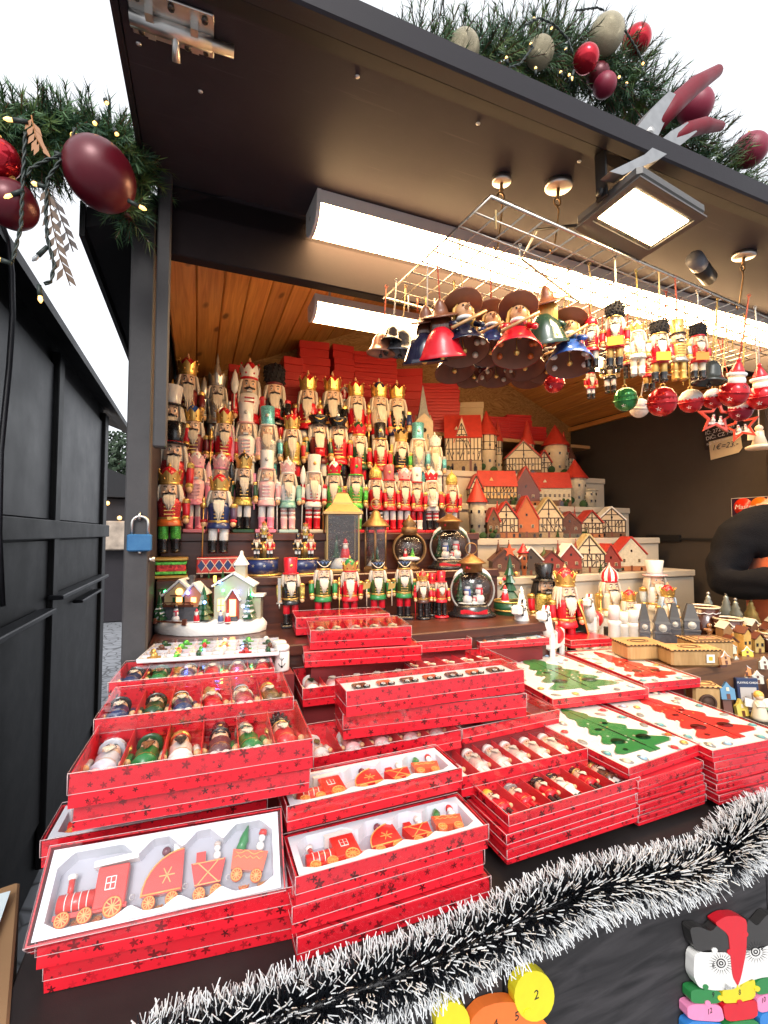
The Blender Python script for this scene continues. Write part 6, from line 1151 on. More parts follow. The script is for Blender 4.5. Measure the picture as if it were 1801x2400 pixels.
red_box('wide red box underneath the near centre back box', (0.250, 1.140, 1.2065), 0.30, 0.16, 0.036, R(-9), open_=False, lid=True); part('riser', G().box(0.27, 0.54, 1.15, 1.222, 0.951, 1.168), RISER, ct)
rb = red_box('low red box of wooden stars right of the centre back box', (0.585, 1.20, 1.19), 0.17, 0.13, 0.03, R(-6)); part('wooden_stars', G().prism([((0.028 if k % 2 == 0 else 0.012) * math.cos(k * PI / 5), (0.028 if k % 2 == 0 else 0.012) * math.sin(k * PI / 5)) for k in range(10)], 0, 0.006, TR(-0.04, 0, 0.018)).prism([((0.028 if k % 2 == 0 else 0.012) * math.cos(0.3 + k * PI / 5), (0.028 if k % 2 == 0 else 0.012) * math.sin(0.3 + k * PI / 5)) for k in range(10)], 0, 0.006, TR(0.04, 0.01, 0.018)), P((0.45, 0.2, 0.12)), rb)['kind'] = 'stuff'
part('riser', G().box(0.60, 0.75, 1.21, 1.223, 0.951, 1.155), RISER, ct)
# white tray of little ornaments, in front of the village
tr_ = thing('ornament_tray', 'clear compartment tray of tiny ornaments in front of the village', 'tray', (0.045, 1.200, 1.2165), (0, 0, R(-9)))
part('tray_base', G().box(-0.15, 0.15, -0.075, 0.075, 0, 0.002), mat('pale_pink_card', (0.62, 0.48, 0.46), 0.5), tr_)
for k in range(7): part('rib', lambda: G().box(-0.0012, 0.0012, -0.075, 0.075, 0.002, 0.009), TRAYW, tr_, (-0.15 + k * 0.05, 0, 0), key='trib')
for k in range(5): part('rib', lambda: G().box(-0.15, 0.15, -0.0012, 0.0012, 0.002, 0.0088), TRAYW, tr_, (0, -0.0748 + k * 0.0374, 0), key='trib2')
for i in range(6):
    for j in range(4):
        c_ = rnd.choice([redM, dgreen, brownM, WHITEM, GOLDM, GLG, GLRED])
        part('tiny_ornament', lambda: G().sph(0.008, (0, 0, 0.008), 8, 6, sy=0.7).box(-0.014, 0.014, -0.003, 0.003, 0.003, 0.007), c_, tr_, (-0.125 + i * 0.05 + rnd.uniform(-0.006, 0.006), -0.056 + j * 0.0374, 0.002), (0, 0, rnd.uniform(0, 3)), key='tinyo')
part('lid', G().quad((-0.151, -0.076, 0.016), (0.151, -0.076, 0.016), (0.151, 0.076, 0.016), (-0.151, 0.076, 0.016)), PLAST, tr_)
for i, (x, y, z) in enumerate(((0.195, 1.135, 1.1735), (0.196, 1.178, 1.1735))):
    sh = thing('salt_shaker', ('white shaker with black emblem, the near one between the boxes', 'white shaker behind the one with the visible emblem')[i], 'shaker', (x, y, z), (0, 0, R(-10)), 'white shakers')
    part('shaker_body', G().lathe([(0.017, 0), (0.0178, 0.003), (0.0175, 0.044), (0.016, 0.046)], 18), WHITEM, sh); part('shaker_cap', G().lathe([(0.0175, 0.0462), (0.0178, 0.056), (0.014, 0.06)], 18), WHITEM, sh)
    if i == 0: part('emblem', G().tube([(0, -0.0183, 0.012), (0, -0.0183, 0.034)], 0.0007, 4).tube([(-0.008, -0.0175, 0.02), (-0.004, -0.0183, 0.014), (0.004, -0.0183, 0.014), (0.008, -0.0175, 0.02)], 0.0008, 4).tube([(-0.005, -0.018, 0.033), (0, -0.0183, 0.026), (0.005, -0.018, 0.033)], 0.0008, 4).box(-0.0025, 0.0025, -0.0185, -0.0178, 0.01, 0.014), BLACKM, sh)
# ---------------------------------------------------- tree puzzle boxes
def tree_poly(w, h, seed, half):
    rr = random.Random(seed); pts = []; n = 5
    for k in range(n):
        y0 = -h / 2 + h * 0.08 + (h * 0.85) * k / n; y1 = -h / 2 + h * 0.08 + (h * 0.85) * (k + 1) / n; q = w / 2 * (1 - k / n * 0.82)
        pts += [(q * 0.86, y0 - h * 0.015), (q, y0 + h * 0.02), (q * 0.93, y0 + h * 0.055), (q * 0.62, y1 - h * 0.05), (q * 0.56, y1 - h * 0.01)]
    pts = [(w * 0.10, -h / 2), (w * 0.10, -h / 2 + h * 0.06)] + pts
    return [(0.0012, -h / 2)] + pts + [(0.0012, h / 2)]
def puzzle(label, fl, W, D, H, yaw, m, seed, lid=True):
    B = red_box(label, fl, W, D, H, yaw, 0, True, lid); bd = part('white_foam', G().cbox(-W / 2 + 0.003, W / 2 - 0.003, -D / 2 + 0.003, D / 2 - 0.003, 0.003, H - 0.0015, 0.0012), mat('white_foam_board', (0.74, 0.72, 0.68), 0.6, var=0.03), B)
    tw, th = W * 0.74, D * 0.84
    for s in (-1, 1):
        pl = [(x * s, y) for x, y in tree_poly(tw, th, seed, s)]; 
        if s < 0: pl = pl[::-1]
        big = [(x * 1.17 + s * 0.001, y * 1.035) for x, y in pl]
        part('tree_outline', G().prism(big, 0, 0.0012), mat('white_foam_edge', (0.82, 0.80, 0.77), 0.5, var=0), B, (0, 0, H - 0.0016)); part('tree_groove', G().prism([(x * 1.06, y * 1.012) for x, y in pl], 0, 0.0015), mat('foam_groove', (0.36, 0.34, 0.33), 0.7), B, (0, 0, H - 0.0015))
        part('tree_half', G().prism(pl, 0, 0.0032), m, B, (0, 0, H - 0.0014))
    rr = random.Random(seed + 3); dk = P(tuple(c * 0.55 for c in ((0.02, 0.20, 0.05) if m is greenM else (0.55, 0.02, 0.02))))
    for x, y, a, b in ((-0.15, -0.22, 0.085, 0.05), (0.15, -0.25, 0.085, 0.05), (-0.10, -0.02, 0.045, 0.022), (0.09, 0.04, 0.04, 0.022), (-0.24, -0.33, 0.03, 0.02)): part('cut_out', G().lathe([(1, 0), (1, 0.0006)], 18), dk, B, (x * W, y * D, H + 0.0016), None, (a * W * 0.9, b * D * 0.9, 1))
    part('slot', G().box(-0.0016, 0.0016, -th * 0.42, th * 0.05, 0, 0.0006), BLACKM, B, (0, 0, H + 0.0020))
    for k in range(16):
        x, y = rr.uniform(-0.24, 0.24) * W, rr.uniform(-0.3, 0.12) * D; x *= 0.8 - 0.6 * (y / D + 0.3); part('painted_dot', lambda: G().lathe([(0.0028, 0), (0.0028, 0.0005)], 8), rnd.choice([P((0.75, 0.35, 0.25)), creamM, GOLDM, WHITEM]), B, (x, y, H + 0.0017), key='pdot')
    holes = [(s_ * W * q, D * t) for s_ in (-1, 1) for q, t in ((0.42, 0.40), (0.30, 0.40), (0.40, 0.25), (0.28, 0.20), (0.42, 0.08), (0.44, -0.10), (0.43, -0.30), (0.40, -0.43), (0.22, -0.45))]
    for x, y in holes:
        o = part('hole', lambda: G().lathe([(0.011, 0), (0.011, 0.0004)], 14), mat('foam_hole', (0.30, 0.29, 0.28), 0.7), B, (x, y, H - 0.0013), (0, 0, rr.uniform(0, 3)), (1.2, 0.75, 1), key='fhole')
        if rr.random() < 0.75: part('little_ornament', lambda: G().sph(0.0075, seg=10, rings=6, sz=0.45).torus(0.0015, 0.0005, 8, 4, TR(0.009, 0, 0)), rr.choice([redM, orangeM, GOLDM, creamM, silverM, tealM, lblue, greyM]), B, (x, y, H - 0.0004), (0, 0, rr.uniform(0, 3)), key='lorn')
    return B
RT_M = P((0.58, 0.018, 0.016), 0.5, 0.05); GT_M = greenM
puzzle('green tree puzzle box on the front right stack', (0.742, 0.640, 1.070), 0.22, 0.285, 0.022, R(4), greenM, 1)
stack_below((0.756, 0.634, 1.070), 0.185, 0.25, (0.020, 0.0175, 0.0175, 0.0175), R(1), 'starred red box, %s from the top under the green tree puzzle', top=0.022)
puzzle('red tree puzzle box on the rightmost front stack', (0.953, 0.626, 1.070), 0.225, 0.325, 0.022, R(-4), RT_M, 2)
stack_below((0.957, 0.622, 1.070), 0.22, 0.31, (0.020, 0.0175, 0.0175, 0.0175), R(-3), 'starred red box, %s from the top under the red tree puzzle', top=0.022)
puzzle('green tree puzzle box lying behind the front green one', (0.803, 0.902, 1.100), 0.285, 0.385, 0.024, R(-6), greenM, 3)
puzzle('red tree puzzle box lying behind the rightmost front stack', (1.112, 0.905, 1.100), 0.185, 0.340, 0.024, R(-8), RT_M, 4)
puzzle('dark green tree puzzle box far back beside the steps', (0.80, 1.205, 1.170), 0.24, 0.25, 0.022, R(-6), P((0.03, 0.06, 0.03)), 5)
red_box('plain red box edge behind the red tree puzzles', (1.205, 1.26, 1.128), 0.17, 0.12, 0.026, R(-8), open_=False)
for (x0, x1, y0, y1, z) in ((0.84, 1.10, 0.93, 1.26, 1.074), (1.14, 1.30, 0.93, 1.19, 1.074), (0.83, 1.03, 1.20, 1.2253, 1.147)): part('riser', G().box(x0, x1, y0, y1, 0.951, z), RISER, ct)
# ================================================================== wire grid under the flap and what hangs from it
GO = Vector((0.524, 0.739, 2.16)); GYAW = R(6.0); GL, GW = 1.45, 0.445
grid = thing('wire_grid', 'steel wire grid hanging level under the flap', 'wire grid', GO, (0, 0, GYAW))
fr_ = part('frame', G().tube([(0, 0, 0), (GL, 0, 0), (GL, GW, 0), (0, GW, 0)], 0.0042, 8, closed=True), CHROME, grid)
for k in range(1, 29): part('wire', lambda: G().tube([(0, 0, 0.0015), (0, GW, 0.0015)], 0.0021, 5), CHROME, fr_, (GL * k / 29, 0, 0), key='gw1')
for k in range(1, 9): part('wire', lambda: G().tube([(0, 0, -0.0015), (GL, 0, -0.0015)], 0.0021, 5), CHROME, fr_, (0, GW * k / 9, 0), key='gw2')
def magnet(label, px, py, rp):
    p = at(px, py, Z=2.30); zf = flap_z(p.y) - 0.0005; mp = mpp(p)
    T = thing('magnet_hook', label, 'magnet hook', (p.x, p.y, zf), (TA, 0, 0), 'magnet hooks on the flap')
    part('magnet_disc', G().lathe([(rp * mp, 0), (rp * mp, -0.010), (rp * mp * 0.93, -0.012)], 20), STEEL, T); part('stud', G().cyl(0.004, -0.034, -0.012, 8), BRONZE, T)
    L_ = zf - 0.034 - 2.163 - 0.044; part('eye', G().torus(0.009, 0.0022, 14, 6, TR(0, 0, -0.042) @ RX(PI / 2)), BRONZE, T); part('hook', G().tube([(0, 0, -0.048), (0.006, 0, -0.06), (0.006, 0, -0.075), (0.0, 0, -(zf - 2.168)), (-0.006, 0, -(zf - 2.157)), (-0.011, 0, -(zf - 2.166))], 0.0022, 6), BRONZE, T)
magnet('round magnet hook under the flap, left one of the pair', 1177, 438, 22); magnet('larger round magnet hook right of the left one', 1310, 446, 31); magnet('round magnet hook at the right near the picture edge', 1745, 608, 24)
CORD = [mat('cord_%d' % i, c, 0.7, var=0) for i, c in enumerate(((0.75, 0.55, 0.25), (0.55, 0.10, 0.05), (0.78, 0.74, 0.66), (0.62, 0.45, 0.12)))]
def gspot(px, py, Y): return at(px, py, Y=Y)
def cord(T, ztop, h=1.0, k=0, x=0.0):
    L_ = (2.160 - (T.location.z + ztop * h)) / h
    part('cord', G().tube([(x, 0, ztop), (x + 0.01 * L_, 0, ztop + L_ * 0.5), (x, 0, ztop + L_)], 0.0018 / h, 4).torus(0.004 / h, 0.0008 / h, 8, 4, TR(x, 0, ztop + L_) @ RX(PI / 2)), CORD[k % 4], T)
HATB = mat('brown_clay_hat', (0.22, 0.072, 0.03), 0.45, var=0.25, scale=60, coat=0.2); CLAYB = mat('brown_clay_inside', (0.20, 0.075, 0.04), 0.7, var=0.2, scale=50); FACEC = P((0.66, 0.34, 0.16), 0.35); BLONDE = P((0.72, 0.40, 0.08), 0.4); DKHAIR = P((0.10, 0.03, 0.012), 0.2, 0.5)
def flowers():
    g = G(); rr = random.Random(4)
    for k in range(9):
        a = -PI / 2 + (k - 4) * 0.55; z = 0.012 + 0.014 * (k % 2) ; r = 0.0445 - z * 0.55
        g.sph(0.0062, (r * math.cos(a) * 0.97, r * math.sin(a) * 0.97, z), 8, 5)
    return g
def witch(label, px, ybell, Y, dress, yaw=0.0, s=1.0, hair=BLONDE, dots=None, tilt=0.0, k=0):
    p = at(px, ybell, Y=Y); T = thing('witch_bell', label, 'bell', p, (tilt, 0.04 * ((k % 3) - 1), yaw + face_cam(p)), 'hanging witch bells', s)
    b = part('bell_dress', G().lathe([(0.0475, 0.0), (0.0478, 0.003), (0.0435, 0.009), (0.034, 0.03), (0.026, 0.046), (0.016, 0.056), (0.010, 0.06)], 22, cap0=False), dress, T, (0, 0.012, 0.002), (-0.24, 0, 0))
    part('bell_inside', G().lathe([(0.0472, 0.0005), (0.041, 0.010), (0.031, 0.03), (0.02, 0.046), (0.002, 0.05)], 22, cap0=False), CLAYB, b); part('clapper', G().sph(0.006, (0, 0, 0.004), 8, 6).tube([(0, 0, 0.008), (0, 0, 0.045)], 0.0012, 4), GOLDM, b)
    if dots: part('flowers', flowers, dots, b, key='wfl')['kind'] = 'stuff'
    part('collar', G().torus(0.0125, 0.0042, 14, 6, TR(0, 0, 0.0605)), WHITEM, T, key='wcol')
    hd = part('head', G().sph(0.0165, (0, 0, 0.076), 14, 10).lathe([(0.005, 0), (0.0035, 0.008), (0.0006, 0.018)], 8, TR(0, -0.014, 0.076) @ RX(PI / 2)), FACEC, T, key='whd')
    for sx in (-1, 1): part('eye', lambda: G().sph(0.0022, seg=6, rings=5), BLACKM, hd, (sx * 0.006, -0.0155, 0.0805), key='wey')
    def hf(t, rr): a = 0.15 + t * (PI - 0.3); x, y = math.cos(a), math.sin(a); return [(x * 0.011, y * 0.011, 0.09), (x * 0.018, y * 0.018, 0.082), (x * 0.02, y * 0.02, 0.066), (x * 0.022, y * 0.021, 0.046 + rr.uniform(-0.004, 0.004))]
    part('hair', lambda: strands(9, 20, hf, 0.0034), hair, hd, key='whr')
    ht = part('hat', G().lathe([(0.037, 0.0), (0.0385, 0.0016), (0.030, 0.0045), (0.0165, 0.006), (0.014, 0.016), (0.008, 0.028), (0.001, 0.034)], 18, sx=1.0).lathe([(0.037, 0.0), (0.015, 0.0015)], 18, cap0=False), HATB, T, (0, 0.004, 0.0905), (R(-24), 0, 0), key='what')
    for sx in (-1, 1): part('arm', G().tube([(sx * 0.018, -0.004, 0.052), (sx * 0.03, -0.013, 0.045), (sx * 0.024, -0.025, 0.039)], [0.006, 0.0055, 0.0045], 7), dress, T)
    bs = part('broomstick', G().tube([(-0.034, -0.026, 0.03), (0.034, -0.024, 0.066)], 0.0032, 7), P((0.50, 0.27, 0.10)), T, key='wbr')
    cord(T, 0.12, s, k)
BLKD = P((0.012, 0.012, 0.03), 0.18, 0.6); YELD = P((0.70, 0.42, 0.03), 0.3)
W_ = [('black dressed witch bell with pale flowers facing the viewer', 1094, 822, 0.86, BLKD, 0.15, BLONDE, creamM), ('navy dressed witch bell between the black and the red ones', 1155, 826, 0.92, navyM, 0.1, BLONDE, lblue), ('bright red dressed witch bell, the largest in front', 1214, 826, 0.835, redM, -0.05, BLONDE, orangeM),
      ('witch bell turned away showing long yellow hair', 1283, 816, 0.88, P((0.02, 0.05, 0.03), 0.2, 0.6), 2.6, BLONDE, YELD), ('blue dressed witch bell with white dots at the right', 1336, 852, 0.86, blueM, -0.2, BLONDE, WHITEM), ('red and cream witch bell turned away with dark brown hair', 1039, 848, 0.90, redM, 2.9, DKHAIR, None), ('dark witch bell at the left with long brown hair', 1000, 858, 0.95, BLKD, 2.7, DKHAIR, None),
      ('witch bell low at the back below the black dressed one', 1072, 870, 1.02, BLKD, 0.3, DKHAIR, None), ('maroon witch bell in the back rank below the red one', 1168, 882, 1.06, maroon, 0.2, DKHAIR, creamM), ('dark witch bell in the back rank, right of the maroon one', 1234, 864, 1.0, brownM, 0.0, DKHAIR, None), ('brown witch bell lowest of the back rank', 1240, 886, 1.10, maroon, -0.2, DKHAIR, None), ('dark witch bell behind the blue dotted one', 1290, 872, 1.02, P((0.05, 0.02, 0.01), 0.2), 0.4, DKHAIR, None), ('witch bell in black and silver at the back left', 1120, 884, 1.09, P((0.03, 0.03, 0.035), 0.15), 0.5, DKHAIR, creamM)]
for k, (lb, px, y, Y, d, yw, hr, dt) in enumerate(W_): witch(lb, px, y, Y, d, yw, 1.18 if Y < 0.9 else 1.1, hr, dt, -0.06, k)
# plain metal bells at the left end of the grid
for k, (lb, px, y, Y, m, s) in enumerate((('large grey metal bell at the left end of the grid', 938, 830, 1.12, P((0.10, 0.10, 0.11), 0.25, 0.3, 0.5), 1.0), ('copper brown bell with wide rim left of the grey one', 893, 830, 1.14, P((0.34, 0.14, 0.08), 0.3, 0.2), 0.85), ('small dark bell high between copper and grey bells', 918, 800, 1.10, P((0.05, 0.04, 0.04), 0.2), 0.6), ('black ribbed bell among the hanging nutcrackers', 1662, 898, 0.86, P((0.05, 0.055, 0.05), 0.22, 0.4, 0.3), 0.95))):
    p = at(px, y, Y=Y); T = thing('metal_bell', lb, 'bell', p, (0.1, 0.05, 0), 'plain bells on the grid', s)
    part('bell_body', G().lathe([(0.046, 0), (0.047, 0.003), (0.040, 0.008), (0.032, 0.022), (0.028, 0.045), (0.018, 0.062), (0.006, 0.068)], 22, cap0=False), m, T); part('loop', G().torus(0.006, 0.0015, 10, 5, TR(0, 0, 0.073) @ RX(PI / 2)), GOLDM, T); part('clapper', G().sph(0.007, (0, 0, -0.006), 8, 6).tube([(0, 0, -0.002), (0, 0, 0.05)], 0.0015, 4), BLACKM, T); cord(T, 0.079, s, k)
# nutcracker ornaments on cords
FUR = mat('black_fur', (0.01, 0.008, 0.01), 0.9, bump=0.5)
HN = [('hanging nutcracker in red hat at the left of the hanging row', 1389, 735, 868, 0.84, S(coat=redM, arm=redM, pants=creamM, boots=BLACKM, hat=('onion', redM, GOLDM))), ('small hanging nutcracker with dark boots below the red hatted one', 1386, 858, 938, 0.98, S(coat=redM, pants=WHITEM, boots=BLACKM, hat=('bear', FUR, redM))), ('hanging nutcracker with black fur hat and yellow price tag, first one', 1441, 712, 870, 0.80, S(coat=redM, arm=redM, pants=GOLDM, boots=BLACKM, hat=('bear', FUR, GOLDM))), ('hanging white santa nutcracker between the two fur hats', 1496, 752, 886, 0.82, S(coat=WHITEM, pants=creamM, boots=WHITEM, hat=('crown', GOLDM, WHITEM, WHITEM, WHITEM), stache=WHITEM)), ('hanging nutcracker with black fur hat and yellow price tag, second one', 1546, 752, 902, 0.80, S(coat=redM, pants=GOLDM, boots=BLACKM, hat=('bear', FUR, GOLDM), trim=redM)),
      ('hanging golden tin soldier with tall gold hat', 1593, 752, 898, 0.80, S(coat=GOLDM, arm=silverM, pants=GOLDM, boots=GOLDM, skirt=silverM, hat=('tall', GOLDM, BLACKM, GOLDM), hair=None, beard=None)), ('hanging nutcracker with black fur hat and orange price tag, third one', 1637, 760, 896, 0.83, S(coat=redM, pants=creamM, boots=BLACKM, hat=('bear', FUR, redM))), ('dark hanging nutcracker behind the first fur hat', 1432, 830, 925, 0.98, S(coat=BLACKM, pants=WHITEM, boots=BLACKM, hat=('cap', BLACKM, silverM, silverM))), ('hanging nutcracker with black boots behind the second fur hat', 1523, 812, 920, 0.94, S(coat=redM, arm=dgreen, pants=GOLDM, boots=BLACKM, hat=('tall', redM, GOLDM, GOLDM))), ('hanging green sleeved nutcracker behind the white santa', 1475, 790, 890, 0.92, S(coat=P((0.2, 0.02, 0.02)), arm=dgreen, pants=BLACKM, boots=BLACKM, hat=('tall', dgreen, GOLDM, GOLDM)))]
for k, (lb, px, y0, y1, Y, s) in enumerate(HN):
    p = at(px, y1, Y=Y); h = (at(px, y0, Y=Y).z - p.z) / HT[s['hat'][0]]
    T = nutcracker(lb, p, h, s, face_cam(p) + rnd.uniform(-0.3, 0.3), 'nutcracker ornaments hanging from the grid', name='nutcracker_ornament'); cord(T, HT[s['hat'][0]] - 0.02, h, k)
    if 'price tag' in lb: part('price_tag', G().box(-0.11, 0.11, -0.168, -0.160, 0.36, 0.50), P((0.80, 0.42, 0.01) if k < 6 else (0.75, 0.22, 0.01), 0.5, 0.1), T)
# round jingle bells with caps or santas
def ball_mat(name, c): return P(c, 0.12, 0.6, 0.35)
BR = ball_mat('r', (0.50, 0.012, 0.018)); BG = ball_mat('g', (0.03, 0.22, 0.06)); BW = P((0.72, 0.66, 0.58), 0.25)
def jingle(label, px, py, rp, Y, m, top, k):
    p = at(px, py, Y=Y); r = rp * mpp(p); T = thing('jingle_bell', label, 'bell', p, (R(12), 0.1 * ((k % 3) - 1), face_cam(p)), 'jingle bells hanging from the grid', r)
    part('bell_ball', lambda: G().sph(1.0, seg=22, rings=14), m, T, key='jb'); part('seam', lambda: G().lathe([(0.98, -0.06), (1.09, -0.05), (1.09, 0.05), (0.98, 0.06)], 24, cap0=False, cap1=False), m, T, key='js')
    for a in (-0.5, 0.45): part('star', lambda: G().prism([((0.2 if q % 2 == 0 else 0.08) * math.cos(PI / 2 + q * PI / 5), (0.2 if q % 2 == 0 else 0.08) * math.sin(PI / 2 + q * PI / 5)) for q in range(10)], 0.93, 0.99, RX(PI / 2)), WHITEM if a < 0 else BLACKM, T, (0, 0, 0), (R(28) if a < 0 else R(-25), 0, a), key='jst%d' % (a < 0))
    if top == 'santa':
        part('santa_head', lambda: G().sph(0.55, (0, -0.1, 1.1), 14, 10), SKINM, T, key='jsh'); part('santa_beard', lambda: G().sph(0.6, (0, -0.25, 0.85), 14, 9, sz=0.8, sy=0.8), SNOWM, T, key='jsb'); part('santa_hat', lambda: G().lathe([(0.55, 1.3), (0.45, 1.7), (0.25, 2.1), (0.05, 2.4)], 14).sph(0.16, (0, 0, 2.42), 8, 6), redM, T, key='jsht'); part('fur_trim', lambda: G().torus(0.52, 0.16, 16, 7, TR(0, 0, 1.36)), SNOWM, T, key='jsf'); zt = 2.5
    else:
        part('snow_cap', lambda: G().lathe([(0.98, 0.2), (0.9, 0.55), (0.6, 0.95), (0.2, 1.12)], 18), SNOWM if top == 'snow' else m, T, key='jsc'); part('loop', lambda: G().torus(0.15, 0.04, 10, 5, TR(0, 0, 1.22) @ RX(PI / 2)), GOLDM, T, key='jl'); zt = 1.35
    cord(T, zt, r, k)
for k, a in enumerate((('green jingle bell with dark tree mark', 1467, 938, 26, 0.97, BG, 'cap'), ('red jingle bell with white star below the second fur hat', 1552, 944, 32, 0.90, BR, 'cap'), ('white jingle bell hanging lowest beside the green one', 1499, 958, 21, 1.02, BW, 'snow'), ('red jingle bell with snowy cap in the middle', 1620, 942, 26, 0.92, BR, 'snow'), ('red jingle bell half hidden below the black ribbed bell', 1672, 936, 22, 0.90, BR, 'snow'), ('red jingle bell with a santa on top near the right edge', 1720, 922, 31, 0.84, BR, 'santa'), ('red jingle bell cut by the right picture edge', 1785, 930, 30, 0.84, BR, 'santa'), ('dark red jingle bell lowest near the right edge', 1736, 962, 25, 0.90, ball_mat('d', (0.28, 0.01, 0.03)), 'snow'), ('single red cup shaped bell hanging below the witch bells', 1299, 898, 23, 1.0, BR, 'santa'))): jingle(*a, k)
# red star frames and a pale angel
for k, (lb, px, py, rp, Y) in enumerate((('red wooden star frame with snowmen hanging above the placard', 1680, 978, 42, 0.95), ('red wooden star frame turned sideways at the right', 1738, 1000, 38, 0.95))):
    p = at(px, py, Y=Y); r = rp * mpp(p); T = thing('star_ornament', lb, 'star ornament', p, (0, 0.12 - 0.3 * k, face_cam(p) - 0.5 * k), 'star frames on the grid', r)
    pts = [((1 if q % 2 == 0 else 0.45) * math.cos(PI / 2 + q * PI / 5), (1 if q % 2 == 0 else 0.45) * math.sin(PI / 2 + q * PI / 5)) for q in range(10)]
    v = [(x, -0.1, z) for x, z in pts] + [(x * 0.72, -0.1, z * 0.72) for x, z in pts] + [(x, 0.1, z) for x, z in pts] + [(x * 0.72, 0.1, z * 0.72) for x, z in pts]
    f = []
    for i in range(10): j = (i + 1) % 10; f += [(i, j, 10 + j, 10 + i), (20 + j, 20 + i, 30 + i, 30 + j), (j, i, 20 + i, 20 + j), (10 + i, 10 + j, 30 + j, 30 + i)]
    part('star_frame', G().add(v, f), P((0.62, 0.06, 0.03)), T); part('snow_floor', G().box(-0.42, 0.42, -0.08, 0.08, -0.42, -0.30), SNOWM, T); snowman(T, (-0.15, 0, -0.3), 0.5); snowman(T, (0.2, 0, -0.3), 0.42)
    cord(T, 1.0, r, k)
p = at(1781, 1052, Y=0.95); T = thing('angel_ornament', 'pale wooden angel on a round base at the right edge', 'ornament', p, (0, 0, 0), None, 0.09)
part('base', G().lathe([(0.42, 0), (0.44, 0.08), (0.3, 0.14)], 18), creamM, T); part('gown', G().lathe([(0.26, 0.14), (0.12, 0.6), (0.1, 0.66)], 14), creamM, T); part('head', G().sph(0.13, (0, 0, 0.76), 12, 9), SKINM, T); part('wing', G().prism([(0.05, 0.35), (0.5, 0.3), (0.45, 0.75), (0.1, 0.62)], -0.02, 0.02, RX(PI / 2)), P((0.7, 0.5, 0.25)), T, (0, 0.1, 0)); part('wing', G().prism([(-0.05, 0.35), (-0.1, 0.62), (-0.45, 0.75), (-0.5, 0.3)], -0.02, 0.02, RX(PI / 2)), P((0.7, 0.5, 0.25)), T, (0, 0.1, 0)); cord(T, 0.89, 0.09, 2)
# many bare cords still tied to the grid
for k in range(60):
    x = 0.04 + (k * 0.618 % 1) * (GL - 0.1); y = 0.03 + (k * 0.381 % 1) * (GW - 0.05); L_ = 0.035 + 0.05 * ((k * 0.77) % 1)
    part('tied_cord', lambda: G().tube([(0, 0, 0.004), (0.001, 0.001, -L_ * 0.5), (0, 0, -L_)], 0.0018, 4), CORD[k % 4], grid, (x, y, 0))

# ================================================================== clamp-on floodlight
FLO = Vector((0.882, 0.700, 2.172))
fl = thing('floodlight', 'lit square floodlight clamped under the front edge of the flap', 'floodlight', FLO, (R(-4), R(4), R(4)))
GREYM = mat('grey_cast_metal', (0.10, 0.095, 0.09), 0.45, 0.4, var=0.15, scale=60); BLKM = mat('black_bracket_metal', (0.012, 0.012, 0.013), 0.4, 0.2, var=0.2)
ho = part('housing', G().cbox(-0.108, 0.108, -0.078, 0.078, 0.004, 0.034, 0.008).box(-0.108, 0.108, -0.078, -0.060, 0, 0.004).box(-0.108, 0.108, 0.044, 0.078, 0, 0.004).box(-0.108, -0.094, -0.06, 0.044, 0, 0.004).box(0.094, 0.108, -0.06, 0.044, 0, 0.004), GREYM, fl)
for k in range(8): part('cooling_fin', lambda: G().prism([(-0.06, 0), (0.05, 0), (0.045, 0.012), (-0.052, 0.012)], -0.0015, 0.0015, RZ(PI / 2) @ RX(PI / 2)), GREYM, ho, (-0.08 + k * 0.023, 0, 0.0342), key='fin')
part('lit_panel', G().quad((-0.088, -0.052, 0.0032), (-0.088, 0.034, 0.0032), (0.088, 0.034, 0.0032), (0.088, -0.052, 0.0032)), mat('lit_floodlight_panel', (1, 0.9, 0.7), 0.4, var=0, emit=(1.0, 0.74, 0.40), estr=28.0), fl)
part('lens', G().quad((-0.094, -0.06, 0.0012), (-0.094, 0.044, 0.0012), (0.094, 0.044, 0.0012), (0.094, -0.06, 0.0012)), GLASS, fl)
br = part('bracket', G().box(-0.120, -0.114, -0.012, 0.012, 0.01, 0.118).box(0.114, 0.120, -0.012, 0.012, 0.01, 0.118).box(-0.120, 0.120, -0.012, 0.012, 0.118, 0.122), BLKM, fl)
for x in (-0.126, 0.120): part('bolt', G().tube([(x, 0, 0.022), (x + 0.006, 0, 0.022)], 0.009, 8), BLKM, br)
part('cable', G().tube([(-0.05, 0.07, 0.03), (-0.08, 0.12, 0.05), (-0.1, 0.2, 0.09), (-0.02, 0.34, 0.13), (0.3, 0.42, 0.14)], 0.0035, 6), BLKM, fl)
# spring clamp with red grips on the flap's edge
CY = 0.662
cl = thing('spring_clamp', 'steel spring clamp with dark red grips on the flap edge', 'clamp', at(1500, 330, Y=CY))
o0 = cl.location
def cpoly(pts): q = [at(x, y, Y=CY) - o0 for x, y in pts]; return [(p.x, p.z) for p in q][::-1]
def clampp(name, pts, m, y0=-0.012, y1=0.012): 
    pl = cpoly(pts); area = sum(pl[i][0] * pl[(i + 1) % len(pl)][1] - pl[(i + 1) % len(pl)][0] * pl[i][1] for i in range(len(pl)))
    if area < 0: pl = pl[::-1]
    return part(name, G().prism(pl, -y1, -y0, RX(PI / 2)), m, cl)
CLST = mat('clamp_plate_steel', (0.34, 0.34, 0.34), 0.38, 1.0, var=0.25, scale=60)
GRIP = mat('dark_red_grip', (0.16, 0.006, 0.016), 0.5, var=0.15, scale=50, spec=0.25)
def cgrip(pts, rr): return part('grip', G().tube([at(x, y, Y=CY) - o0 for x, y in pts], rr, 12).sph(rr[-1], at(*pts[-1], Y=CY) - o0, 12, 8), GRIP, cl)
